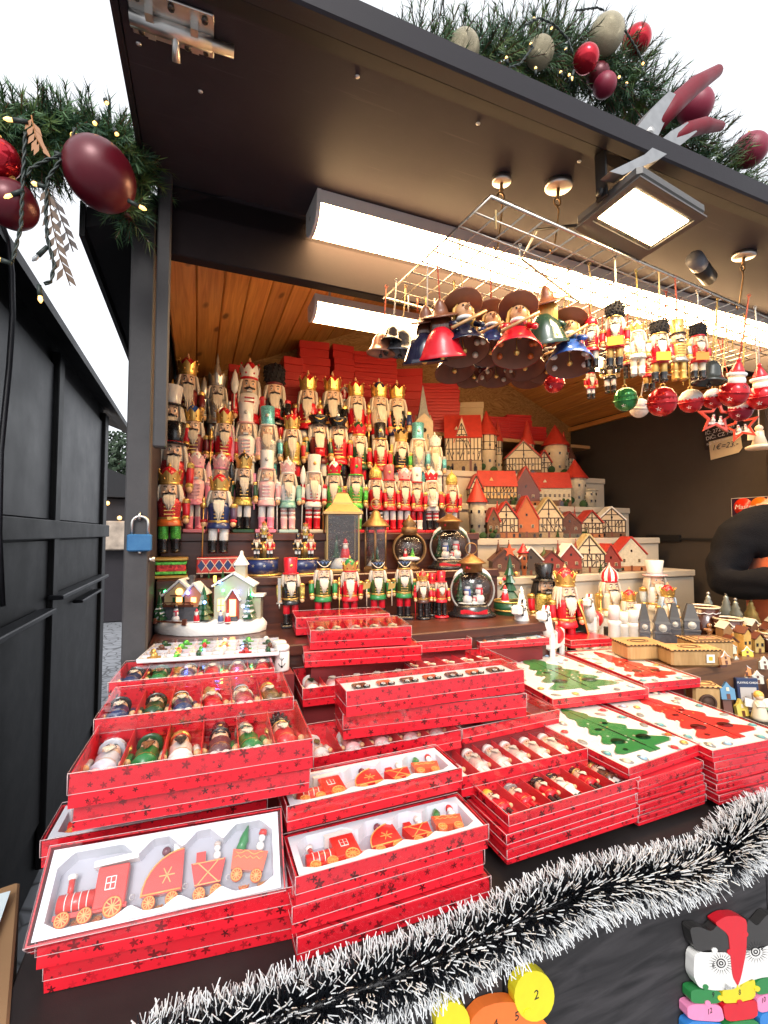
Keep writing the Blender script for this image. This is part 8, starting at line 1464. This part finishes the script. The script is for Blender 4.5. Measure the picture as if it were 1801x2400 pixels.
# chocolate mugs with icing
MUG = mat('chocolate_brown_glaze', (0.06, 0.016, 0.008), 0.22, coat=0.5); CRM = P((0.70, 0.58, 0.40), 0.35); GIN = P((0.42, 0.17, 0.05), 0.5)
def mug(lb, px, yt, wpx, yb, Y):
    p = at(px, yt, Y=Y); mp = mpp(p); r = wpx * mp / 2; z0 = 1.101; H = p.z - z0; T = thing('gingerbread_mug', lb, 'mug', (p.x, Y, z0), (0, 0, -0.4), 'brown gingerbread mugs')
    part('mug_body', G().lathe([(r * 0.72, 0), (r * 0.78, 0.004), (r * 0.98, H - 0.004), (r * 0.9, H - 0.004), (r * 0.7, 0.01)], 24, cap1=False), MUG, T); part('mug_rim', G().lathe([(r * 1.0, H - 0.004), (r * 1.04, H), (r * 0.9, H + 0.001), (r * 0.88, H - 0.004)], 24, cap0=False, cap1=False), CRM, T)
    part('icing', G().tube([(r * 0.99 * math.sin(t), -r * 0.99 * math.cos(t), H - 0.018 - 0.004 * abs(math.sin(t * 6))) for t in [x * 0.1 - 1.6 for x in range(33)]], 0.0016, 5), WHITEM, T)
    g = part('gingerbread_man', G().sph(0.012, (0, 0, 0.03), 10, 7, sy=0.5).sph(0.009, (0, 0, 0.05), 10, 7, sy=0.5).tube([(-0.02, 0, 0.036), (0.02, 0, 0.034)], 0.005, 6).tube([(-0.012, 0, 0.008), (0, 0, 0.024), (0.012, 0, 0.008)], 0.0055, 6), GIN, T, (-r * 0.2, -r * 0.92, H * 0.15)); part('icing_dots', G().sph(0.002, (-0.003, -0.0045, 0.053), 6, 4).sph(0.002, (0.003, -0.0045, 0.053), 6, 4).sph(0.002, (0, -0.006, 0.035), 6, 4), WHITEM, g)
    part('handle', G().tube([(r * 0.9, 0, H * 0.75), (r * 1.45, 0, H * 0.7), (r * 1.5, 0, H * 0.4), (r * 0.82, 0, H * 0.25)], 0.005, 8), MUG, T)
mug('brown mug with white icing, the rear left one', 1648, 1420, 66, 1496, 1.155); mug('brown mug with white icing in the middle', 1707, 1448, 62, 1510, 1.075); mug('brown mug cut by the right picture edge', 1808, 1480, 64, 1540, 0.985)
# ringed glass trees
for k, (px, yt, yb, Y, c, lb) in enumerate(((1660, 1388, 1420, 1.185, (0.40, 0.42, 0.36), 'silver ringed glass tree behind the left mug'), (1702, 1388, 1432, 1.15, (0.40, 0.42, 0.36), 'silver ringed glass tree, second from left'), (1724, 1402, 1450, 1.12, (0.36, 0.36, 0.28), 'grey ringed glass tree above the middle mug'), (1760, 1402, 1446, 1.10, (0.50, 0.36, 0.12), 'golden ringed glass tree at the right'))):
    p = at(px, yt, Y=Y); z0 = 1.101; H = p.z - z0; T = thing('glass_tree', lb, 'ornament', (p.x, Y, z0), (0, 0, 0), 'ringed glass trees'); w = 0.034
    part('stem', G().cyl(0.008, 0, H * 0.45, 10), MUG, T)
    part('tree_tiers', G().lathe([(w, H * 0.42), (w * 0.6, H * 0.62), (w * 0.68, H * 0.64), (w * 0.35, H * 0.75), (w * 0.45, H * 0.77), (w * 0.22, H * 0.86), (w * 0.28, H * 0.88), (w * 0.08, H * 0.95)], 16), P(c, 0.15, 0.2, 0.6), T); part('tip', G().sph(0.006, (0, 0, H * 0.975), 8, 6), silverM, T)
# laser cut wooden boxes
LW = wood_mat('laser_cut_plywood', (0.50, 0.31, 0.13), (0.38, 0.22, 0.08), 0.55, (60, 60, 8), False, 0.0); BURN = P((0.06, 0.025, 0.012), 0.7, 0)
def wbox(lb, c, W, D, H, yaw, top='oval', sticker=False, z0=1.101):
    T = thing('wooden_box', lb, 'box', (c[0], c[1], z0), (0, 0, yaw), 'laser cut wooden boxes'); part('box_body', G().cbox(-W / 2, W / 2, -D / 2, D / 2, 0, H - 0.004, 0.006), LW, T); ld = part('lid', G().cbox(-W / 2 - 0.003, W / 2 + 0.003, -D / 2 - 0.003, D / 2 + 0.003, H - 0.0036, H, 0.0015), LW, T)
    n = int(W / 0.012)
    for k in range(n): part('finger_joint', lambda: G().box(-0.003, 0.003, -0.0006, 0.0006, -0.002, 0.002), BURN, T, (-W / 2 + 0.008 + k * (W - 0.016) / max(1, n - 1), -D / 2 - 0.0032, H - 0.0018), key='fj')
    for k in range(int(D / 0.014)): part('finger_joint', lambda: G().box(-0.0006, 0.0006, -0.003, 0.003, -0.002, 0.002), BURN, T, (-W / 2 - 0.0032, -D / 2 + 0.01 + k * 0.014, H - 0.0018), key='fj2')
    if top == 'oval': part('burnt_oval', G().torus(0.03, 0.0014, 24, 4), BURN, ld, (0, 0, H + 0.0006), None, (1.1, 0.7, 0.5)); part('burnt_oval', G().torus(0.02, 0.0018, 24, 4), BURN, ld, (0, 0, H + 0.0006), None, (1.2, 0.6, 0.5))
    else:
        for q in (0.44, 0.38, 0.26): part('burnt_frame', G().tube([(-W * q, -D * q, 0), (W * q, -D * q, 0), (W * q, D * q, 0), (-W * q, D * q, 0)], 0.0013, 4, closed=True), BURN, ld, (0, 0, H + 0.0004))
        part('burnt_relief', G().tube([(-W * 0.2, -D * 0.1, 0), (-W * 0.1, D * 0.12, 0), (0, -D * 0.08, 0), (W * 0.1, D * 0.14, 0), (W * 0.2, -D * 0.05, 0)], 0.002, 5), P((0.3, 0.12, 0.08)), ld, (0, 0, H + 0.0006))
    if sticker: part('price_sticker', G().quad((-0.012, -0.0004, -0.012), (0.012, -0.0004, -0.012), (0.012, -0.0004, 0.012), (-0.012, -0.0004, 0.012)).quad((-0.006, -0.0006, -0.006), (0.006, -0.0006, -0.006), (0.006, -0.0006, 0.006), (-0.006, -0.0006, 0.006), mi=1), [WHITEM, P((0.75, 0.40, 0.03))], T, (W * 0.25, -D / 2 - 0.0036, H * 0.5))
    return T
def cen(xl, xr, yt, Z): a = at((xl + xr) / 2, yt, Z=Z); return (a.x, a.y)
wbox('pale laser cut wooden box behind the red tree puzzle', (1.335, 1.105), 0.125, 0.10, 0.05, R(-18), 'oval'); wbox('laser cut wooden box with orange price sticker', (1.405, 0.985), 0.15, 0.075, 0.052, R(-22), 'oval', True); wbox('laser cut wooden box with framed relief lid', (1.53, 1.02), 0.13, 0.085, 0.06, R(-20), 'frame')
pc = at(1665, 1660, Z=1.0); cb2 = wbox('curved plywood camera shaped box in front of the wooden boxes', (1.335, 0.900), 0.07, 0.05, 0.075, R(-30), 'oval', z0=1.0); part('lens_ring', G().torus(0.02, 0.004, 18, 6, TR(0, -0.027, 0.03) @ RX(PI / 2)).lathe([(0.017, 0), (0.017, 0.002)], 16, TR(0, -0.026, 0.03) @ RX(PI / 2)), BURN, cb2); part('riser_block', G().box(-0.03, 0.03, -0.02, 0.02, -0.049, 0.0), LW, cb2)
# playing card pack
p = at(1753, 1628, Y=0.925); T = thing('card_pack', 'navy pack of playing cards standing among the souvenirs', 'card pack', (p.x, 0.925, 0.951), (R(-6), 0, R(-25))); H = at(1753, 1590, Y=0.925).z - 0.951; w = 0.032
part('card_box', G().cbox(-w, w, -0.01, 0.01, 0, H, 0.0015), P((0.02, 0.035, 0.09)), T); part('picture', G().box(-w * 0.75, w * 0.75, -0.0108, -0.0101, H * 0.06, H * 0.74), P((0.45, 0.42, 0.40)), T); part('picture_skyline', G().prism([(-w * 0.7, 0), (w * 0.7, 0), (w * 0.7, 0.02), (w * 0.4, 0.018), (w * 0.35, 0.05), (w * 0.25, 0.05), (w * 0.2, 0.02), (-w * 0.2, 0.025), (-w * 0.3, 0.04), (-w * 0.7, 0.02)], 0, 0.0006, RX(PI / 2)), P((0.16, 0.10, 0.08)), T, (0, -0.0108, H * 0.1)); text('card_lettering', 'PLAYING CARDS', 0.0082, WHITEM, T, (0, -0.0104, H * 0.87), (PI / 2, 0, 0), 0.0002)
# tiny house magnets and angel
HC2 = ((0.6, 0.1, 0.05), (0.1, 0.25, 0.4), (0.65, 0.5, 0.1), (0.5, 0.5, 0.45), (0.2, 0.35, 0.15), (0.6, 0.35, 0.15), (0.55, 0.15, 0.2), (0.3, 0.3, 0.32), (0.7, 0.6, 0.4), (0.15, 0.3, 0.5)); HN2 = ('brick red', 'blue', 'ochre', 'stone grey', 'moss green', 'copper', 'rose', 'slate', 'sand', 'sky blue')
for k in range(10):
    T = thing('house_magnet', '%s little house trinket leaning on the brown ledge at the right' % HN2[k], 'trinket', (1.42 + 0.055 * k, 0.925 - 0.006 * (k % 3), 0.951 + (0.055 if k % 2 else 0.0)), (R(-12), 0, rnd.uniform(-0.5, 0.0)), 'house trinkets'); m = P(HC2[k], 0.4)
    part('house_front', G().prism([(-0.02, 0), (0.02, 0), (0.02, 0.03), (0.01, 0.036), (0, 0.05), (-0.01, 0.036), (-0.02, 0.03)], -0.005, 0.005, RX(PI / 2)), m, T); part('door', G().box(-0.005, 0.005, -0.0062, -0.0052, 0.001, 0.016), brownM, T); part('window', G().box(-0.004, 0.004, -0.0062, -0.0052, 0.024, 0.034), creamM, T)
    if k % 2: part('stand_block', G().box(-0.012, 0.012, 0.006, 0.018, -0.05, 0.02), brownM, T)
hcols = ((0.72, 0.52, 0.05), (0.55, 0.56, 0.42), (0.75, 0.55, 0.05), (0.50, 0.52, 0.40), (0.62, 0.24, 0.08), (0.56, 0.57, 0.48), (0.50, 0.50, 0.42), (0.55, 0.28, 0.12))
hnm = ('bright yellow', 'pale green', 'golden yellow', 'grey green', 'orange', 'whitish', 'light grey', 'tan')
for k, (px, py) in enumerate(((1681, 1514), (1712, 1520), (1752, 1532), (1728, 1556), (1748, 1572), (1792, 1556), (1776, 1590), (1700, 1545))):
    p = at(px, py, Y=1.00 - 0.012 * k); T = thing('house_magnet', '%s little house trinket on the souvenir pile at the right' % hnm[k], 'trinket', (p.x, p.y, p.z - 0.016), (R(-10), 0, rnd.uniform(-0.8, 0.1)), 'house trinkets'); m = P(hcols[k], 0.4)
    part('house_front', G().prism([(-0.016, 0), (0.016, 0), (0.016, 0.022), (0.008, 0.026), (0, 0.038), (-0.008, 0.026), (-0.016, 0.022)], -0.005, 0.005, RX(PI / 2)), m, T); part('door', G().box(-0.004, 0.004, -0.0062, -0.0052, 0.001, 0.012), brownM, T); part('window', G().box(-0.003, 0.003, -0.0062, -0.0052, 0.017, 0.024), brownM, T); part('roof_trim', G().tube([(-0.017, -0.005, 0.022), (-0.008, -0.005, 0.027), (0, -0.005, 0.039), (0.008, -0.005, 0.027), (0.017, -0.005, 0.022)], 0.0016, 5), WHITEM, T)
    zl = p.z - 0.016 - 1.101
    if zl > 0.002: part('stand_block', G().box(-0.012, 0.012, 0.006, 0.03, -zl, 0.02), brownM, T)
p = at(1780, 1640, Y=0.88); T = thing('angel_figurine', 'cream angel figurine at the right edge before the card pack', 'figurine', (p.x, 0.88, 0.951), (0, 0, -0.5), None, at(1780, 1618, Y=0.88).z - 0.951); part('gown', G().lathe([(0.28, 0), (0.26, 0.1), (0.14, 0.6), (0.1, 0.68)], 14), creamM, T); part('head', G().sph(0.14, (0, 0, 0.78), 12, 9), SKINM, T); part('hair', G().sph(0.16, (0, 0.03, 0.82), 12, 9), BLONDE, T); part('wing', G().prism([(0.04, 0.35), (0.4, 0.4), (0.42, 0.7), (0.12, 0.62)], -0.03, 0.03, RX(PI / 2)), WHITEM, T, (0, 0.12, 0)); part('wing', G().prism([(-0.04, 0.35), (-0.12, 0.62), (-0.42, 0.7), (-0.4, 0.4)], -0.03, 0.03, RX(PI / 2)), WHITEM, T, (0, 0.12, 0)); part('arms', G().tube([(-0.13, 0, 0.58), (-0.14, -0.12, 0.46), (0, -0.18, 0.5), (0.14, -0.12, 0.46), (0.13, 0, 0.58)], 0.045, 7), creamM, T)
# white shakers on the white stand
for k, (px, y) in enumerate(((1440, 1455), (1462, 1470), (1486, 1466), (1500, 1452))):
    p = at(px, y, Y=1.30 + 0.03 * (k % 2)); T = thing('white_figure', 'white round topped shaker, %s of four before the crowned nutcracker' % ('first', 'second', 'third', 'last')[k], 'shaker', (p.x, p.y, 1.041), (0, 0, 0), 'white shakers on the stand'); H = at(px, y - 36, Y=p.y).z - 1.041
    part('shaker_body', G().lathe([(0.020, 0), (0.022, 0.004), (0.021, H * 0.62), (0.026, H * 0.68), (0.019, H * 0.72)], 18), WHITEM, T); part('shaker_cap', G().lathe([(0.020, H * 0.722), (0.021, H * 0.94), (0.017, H)], 18), WHITEM, T)

# ================================================================== the vendor at the right
def skinned(name, verts, edges, radii, m, parent, root=0, sub=1, loc=(0, 0, 0), crease=0.0):
    me = bpy.data.meshes.new(name); me.from_pydata([Vector(v) - Vector(loc) for v in verts], edges, []); o = bpy.data.objects.new(name, me); COL.objects.link(o)
    o.modifiers.new('skin', 'SKIN'); sv = me.skin_vertices[0].data
    for i, r in enumerate(radii): sv[i].radius = r if isinstance(r, tuple) else (r, r)
    sv[root].use_root = True; o.modifiers['skin'].use_smooth_shade = True; sd = o.modifiers.new('sub', 'SUBSURF'); sd.levels = sub; sd.render_levels = sub
    dg = bpy.context.evaluated_depsgraph_get(); me2 = bpy.data.meshes.new_from_object(o.evaluated_get(dg)); bpy.data.objects.remove(o); me2.name = name
    me2.materials.clear()
    for q in (m if isinstance(m, list) else [m]): me2.materials.append(q)
    for pl in me2.polygons: pl.use_smooth = True
    if crease:
        from mathutils import noise
        for v in me2.vertices:
            p = v.co; n = noise.noise(Vector((p.x * 9, p.y * 9, p.z * 26))) + 0.5 * noise.noise(p * 40); v.co = p + v.normal * crease * n
    r = bpy.data.objects.new(name, me2); COL.objects.link(r)
    if parent: r.parent = parent
    return r
def person(label, base, yaw, joints, radii, edges, mats, skin_above, extra=None):
    T = thing('person', label, 'person', base, (0, 0, yaw)); b = skinned('body', joints, edges, radii, mats, T, 0, 3, crease=0.009)
    for pl in b.data.polygons:
        c = pl.center; pl.material_index = 1 if c.z > skin_above else (2 if c.z < 0.88 else 0)
    return T, b
BLKC = mat('black_knit', (0.0035, 0.0035, 0.005), 0.9, var=0.3, scale=120, bump=0.6, bscale=300, spec=0.2); ORV = mat('orange_fleece', (0.50, 0.10, 0.022), 0.9, var=0.15, scale=50, bump=0.4, sheen=0.3); TRO = mat('dark_trousers', (0.02, 0.022, 0.03), 0.8); HSK = mat('human_skin', (0.50, 0.27, 0.18), 0.5, sub=0.1); HRD = mat('dark_human_hair', (0.02, 0.012, 0.01), 0.6)
# local frame: x to the person's side, -y forward; stands on the hut floor
J = [(0, 0, 0.93), (0, 0, 1.12), (0, -0.01, 1.30), (0, 0, 1.42), (0, 0, 1.50), (0, -0.02, 1.60), (0, -0.02, 1.70), (-0.19, 0, 1.39), (-0.265, -0.05, 1.17), (-0.10, -0.22, 1.22), (0.19, 0, 1.39), (0.30, -0.04, 1.15), (0.14, -0.22, 1.20), (-0.1, 0, 0.88), (-0.11, -0.01, 0.48), (-0.11, 0.02, 0.08), (-0.11, -0.12, 0.04), (0.1, 0, 0.88), (0.11, -0.01, 0.48), (0.11, 0.02, 0.08), (0.11, -0.12, 0.04)]
E_ = [(0, 1), (1, 2), (2, 3), (3, 4), (4, 5), (5, 6), (3, 7), (7, 8), (8, 9), (3, 10), (10, 11), (11, 12), (0, 13), (13, 14), (14, 15), (15, 16), (0, 17), (17, 18), (18, 19), (19, 20)]
RD = [(0.16, 0.11), (0.15, 0.11), (0.17, 0.12), (0.13, 0.10), 0.055, 0.085, 0.07, 0.088, 0.074, 0.05, 0.085, 0.062, 0.042, 0.09, 0.06, 0.045, 0.04, 0.09, 0.06, 0.045, 0.04]
T, b = person('seller in black sleeves and orange vest at the right edge', (2.12, 1.05, 0.121), R(62) * -1 + R(20), J, RD, E_, [BLKC, HSK, TRO], 1.49)
skinned('vest', [(0, -0.004, 0.86), (0, -0.004, 1.1), (0, -0.014, 1.28), (0, -0.004, 1.38)], [(0, 1), (1, 2), (2, 3)], [(0.19, 0.14), (0.175, 0.135), (0.185, 0.140), (0.10, 0.09)], ORV, T, 0, 3, crease=0.008)
skinned('hair', [(0, 0.02, 1.60), (0, 0.02, 1.70), (0, 0.0, 1.75)], [(0, 1), (1, 2)], [0.085, 0.09, 0.06], HRD, T, 0, 2)
def hand(T, w, d, side):
    w = Vector(w); d = Vector(d).normalized(); s = d.cross(Vector((0, 0, 1))).normalized() * side; up = s.cross(d).normalized() * side
    pv = [w, w + d * 0.05, w + d * 0.09]; h = skinned('hand', pv, [(0, 1), (1, 2)], [(0.026, 0.018), (0.040, 0.016), (0.036, 0.013)], HSK, T, 0, 2)
    for k in range(4):
        a = w + d * 0.085 + s * (-0.027 + 0.018 * k); L_ = (0.062, 0.072, 0.068, 0.052)[k]; q = [a, a + d * L_ * 0.5 - up * 0.006, a + d * L_ * 0.8 - up * 0.022, a + d * L_ * 0.85 - up * 0.036]
        skinned('finger', q, [(0, 1), (1, 2), (2, 3)], [0.0095, 0.0088, 0.008, 0.0065], HSK, h, 0, 1)
    a = w + d * 0.03 - s * 0.03; skinned('thumb', [a, a + d * 0.03 - s * 0.02, a + d * 0.055 - s * 0.022 - up * 0.008], [(0, 1), (1, 2)], [0.0115, 0.0105, 0.0085], HSK, h, 0, 1)
hand(T, (-0.10, -0.22, 1.22), (0.8, -0.25, 0.12), 1); hand(T, (0.14, -0.22, 1.20), (-0.8, -0.2, 0.1), -1)
# ================================================================== stickers and placards on the right wall
WROT = Matrix(((0, 0, -1), (-1, 0, 0), (0, 1, 0))).to_euler()        # x to the right along the wall, y up, facing into the stall
def wallthing(name, label, cat, px, py, X=2.418): return thing(name, label, cat, at(px, py, X=X), WROT)
st = wallthing('card_sticker', 'payment card sticker with red and orange circles on the wall', 'sticker', 1764, 1215); 
part('sticker_sheet', G().box(-0.09, 0.09, -0.11, 0.10, 0, 0.0008), P((0.72, 0.70, 0.66)), st); part('dark_field', G().box(-0.088, 0.088, 0.012, 0.098, 0.0009, 0.0012), P((0.03, 0.008, 0.03)), st); part('red_circle', G().lathe([(0.042, 0.0013), (0.042, 0.0016)], 28, TR(-0.037, 0.056, 0)), P((0.75, 0.03, 0.01)), st); part('orange_circle', G().lathe([(0.042, 0.0017), (0.042, 0.0020)], 28, TR(0.034, 0.056, 0)), P((0.80, 0.20, 0.015)), st); text('card_name', 'MasterCard', 0.031, WHITEM, st, (0, 0.056, 0.0024), (0, 0, 0), 0.0003, shear=0.2); part('navy_band', G().box(-0.088, 0.088, -0.028, -0.006, 0.0009, 0.0012), navyM, st); text('card_name', 'VISA', 0.05, navyM, st, (-0.01, -0.060, 0.0014), (0, 0, 0), 0.0003, shear=0.25); part('orange_band', G().box(-0.088, 0.088, -0.108, -0.088, 0.0009, 0.0012), P((0.70, 0.30, 0.02)), st)
pl = wallthing('trade_placard', 'black trader placard with white lettering hanging on the wall', 'placard', 1698, 1018); pl.rotation_euler = (WROT.to_matrix() @ Euler((0, 0, R(6))).to_matrix()).to_euler(); part('board', G().box(-0.10, 0.10, -0.055, 0.055, 0, 0.003), P((0.012, 0.010, 0.012), 0.5), pl)
for k, (tx, y) in enumerate((('IČ: 27217183', 0.030), ('DIČ: CZ 7409183', 0.002), ('n.p. Kiril Ivanov', -0.026))): text('lettering', tx, 0.026 if k < 2 else 0.020, WHITEM, pl, (-0.088, y, 0.0032), (0, 0, 0), 0.0002, 'LEFT')
ps = wallthing('price_note', 'handwritten cream note with the euro rate below the placard', 'note', 1700, 1047, 2.416); ps.rotation_euler = (WROT.to_matrix() @ Euler((0, 0, R(5))).to_matrix()).to_euler(); part('paper', G().add([(-0.075, -0.05, 0.001), (0.06, -0.045, 0.004), (0.078, -0.025, 0.003), (0.076, 0.045, 0.001), (-0.074, 0.045, 0.001)], [(0, 1, 2, 3, 4)]), mat('cream_note_paper', (0.62, 0.50, 0.32), 0.8), ps); text('handwriting', '1€=23.-', 0.038, mat('blue_black_ink', (0.03, 0.03, 0.05), 0.6), ps, (0, 0.004, 0.0048), (0, 0, R(-3)), 0.0002, shear=0.3)

# ================================================================== the market beyond the gap
fs = thing('far_stall', 'distant dark stall with small warm lights seen through the gap', 'market stall', (-1.6, 9.0, 0), (0, 0, 0)); part('stall_body', G().cbox(-1.4, 1.2, 0, 1.5, 0, 2.1, 0.02), DARKFRAME, fs); part('stall_roof', G().prism([(-1.6, 2.1), (1.4, 2.1), (-0.1, 2.7)], -1.7, 0.2, RX(PI / 2)), ROOFM, fs); part('stall_goods', G().cbox(-1.2, 1.1, -0.25, -0.01, 1.22, 1.7, 0.02), mat('mixed_pale_goods', (0.35, 0.28, 0.22), 0.7, var=0.8, scale=9), fs)
for k in range(14): part('bulb', lambda: G().sph(0.035, seg=8, rings=6), BULB, fs, (-1.2 + k * 0.18, -0.25, 1.75 + 0.12 * (k % 3)), key='fbulb')
def far_tree(label, x, y, h, r, seed):
    rr = random.Random(seed); T = thing('far_tree', label, 'tree', (x, y, 0)); part('trunk', G().tube([(0, 0, 0), (0.05, 0, h * 0.4), (0.0, 0.05, h * 0.75)], [0.12, 0.08, 0.04], 8), brownM, T); g = G()
    for i in range(2600):
        a, c, q = rr.uniform(0, 2 * PI), rr.uniform(-1, 1), rr.random() ** 0.4; s = math.sqrt(1 - c * c); p = Vector((r * q * s * math.cos(a), r * q * s * math.sin(a), h * 0.72 + r * 0.9 * q * c)) * (1 + 0.0); n = Vector((rr.gauss(0, 1), rr.gauss(0, 1), rr.gauss(0, 1))).normalized(); u_ = n.orthogonal().normalized() * 0.07; v_ = n.cross(u_).normalized() * 0.04
        g.add([p - u_, p + v_, p + u_, p - v_], [(0, 1, 2, 3)])
    part('crown', g, mat('far_leaves', (0.035, 0.06, 0.03), 0.7, var=0.4, scale=3), T)
far_tree('distant evergreen tree above the neighbouring roof end', -1.95, 14.0, 4.6, 1.0, 3); far_tree('second distant tree lower behind the far stall', -2.6, 17.0, 3.2, 1.1, 4)
hb3 = thing('far_building', 'pale distant house front seen through the gap', 'building', (-4.6, 30.0, 0)); part('wall', G().box(-6, 4.5, 0, 4, 0, 3.4), mat('pale_plaster', (0.5, 0.46, 0.4), 0.8), hb3)
for k in range(5): part('window', G().box(-0.5, 0.5, -0.05, 0, 1.0, 2.4), WIND, hb3, (-4.5 + k * 2, 0, 0))
part('roof', G().prism([(-6.3, 3.4), (4.8, 3.4), (4.2, 4.0), (-5.6, 4.0)], -4.2, 0.3, RX(PI / 2)), ROOFB, hb3)
# ================================================================== gold-brown candle houses crowding the right of the ledge
CHN = (('amber', (0.50, 0.22, 0.04)), ('bronze', (0.28, 0.14, 0.05)), ('honey', (0.60, 0.34, 0.08)), ('rust', (0.34, 0.09, 0.03)), ('antique gold', (0.48, 0.32, 0.10)), ('walnut', (0.14, 0.06, 0.025)), ('caramel', (0.46, 0.21, 0.07)), ('chestnut', (0.22, 0.07, 0.03)), ('ivory', (0.62, 0.54, 0.40)), ('cocoa', (0.10, 0.04, 0.02)))
for k, (nm, c) in enumerate(CHN):
    x, y = 1.62 + 0.034 * k, (1.0, 1.036)[k % 2]; w, h = 0.0165, 0.04 + 0.012 * ((k * 3) % 4)
    T = thing('candle_house', '%s small candle house between the mugs at the right' % nm, 'candle house', (x, y, 1.1015), (0, 0, -0.5 + 0.2 * (k % 3)), 'candle houses at the right'); m = mat('candle_house_%d' % k, c, 0.5, var=0.3, scale=90, bump=0.4)
    b = part('house_wall', G().prism([(-w, 0), (w, 0), (w, h), (0, h + 0.022), (-w, h)], -w, w, RX(PI / 2)), m, T)
    for s in (-1, 1): part('roof_side', G().box(0, 0.027, -w - 0.004, w + 0.004, 0, 0.003), creamM if k % 2 else brownM, b, (0, 0, h + 0.0245), (0, 0.785 if s > 0 else PI - 0.785, 0))
    for x_ in (-0.009, 0.009): part('window', G().box(x_ - 0.004, x_ + 0.004, -w - 0.0012, -w, h * 0.5, h * 0.5 + 0.011), WIND, b)
    part('door', G().box(-0.004, 0.004, -w - 0.0012, -w, 0.001, 0.014), brownM, b); part('chimney', G().box(0.008, 0.014, -0.003, 0.003, h + 0.008, h + 0.03), m, b)
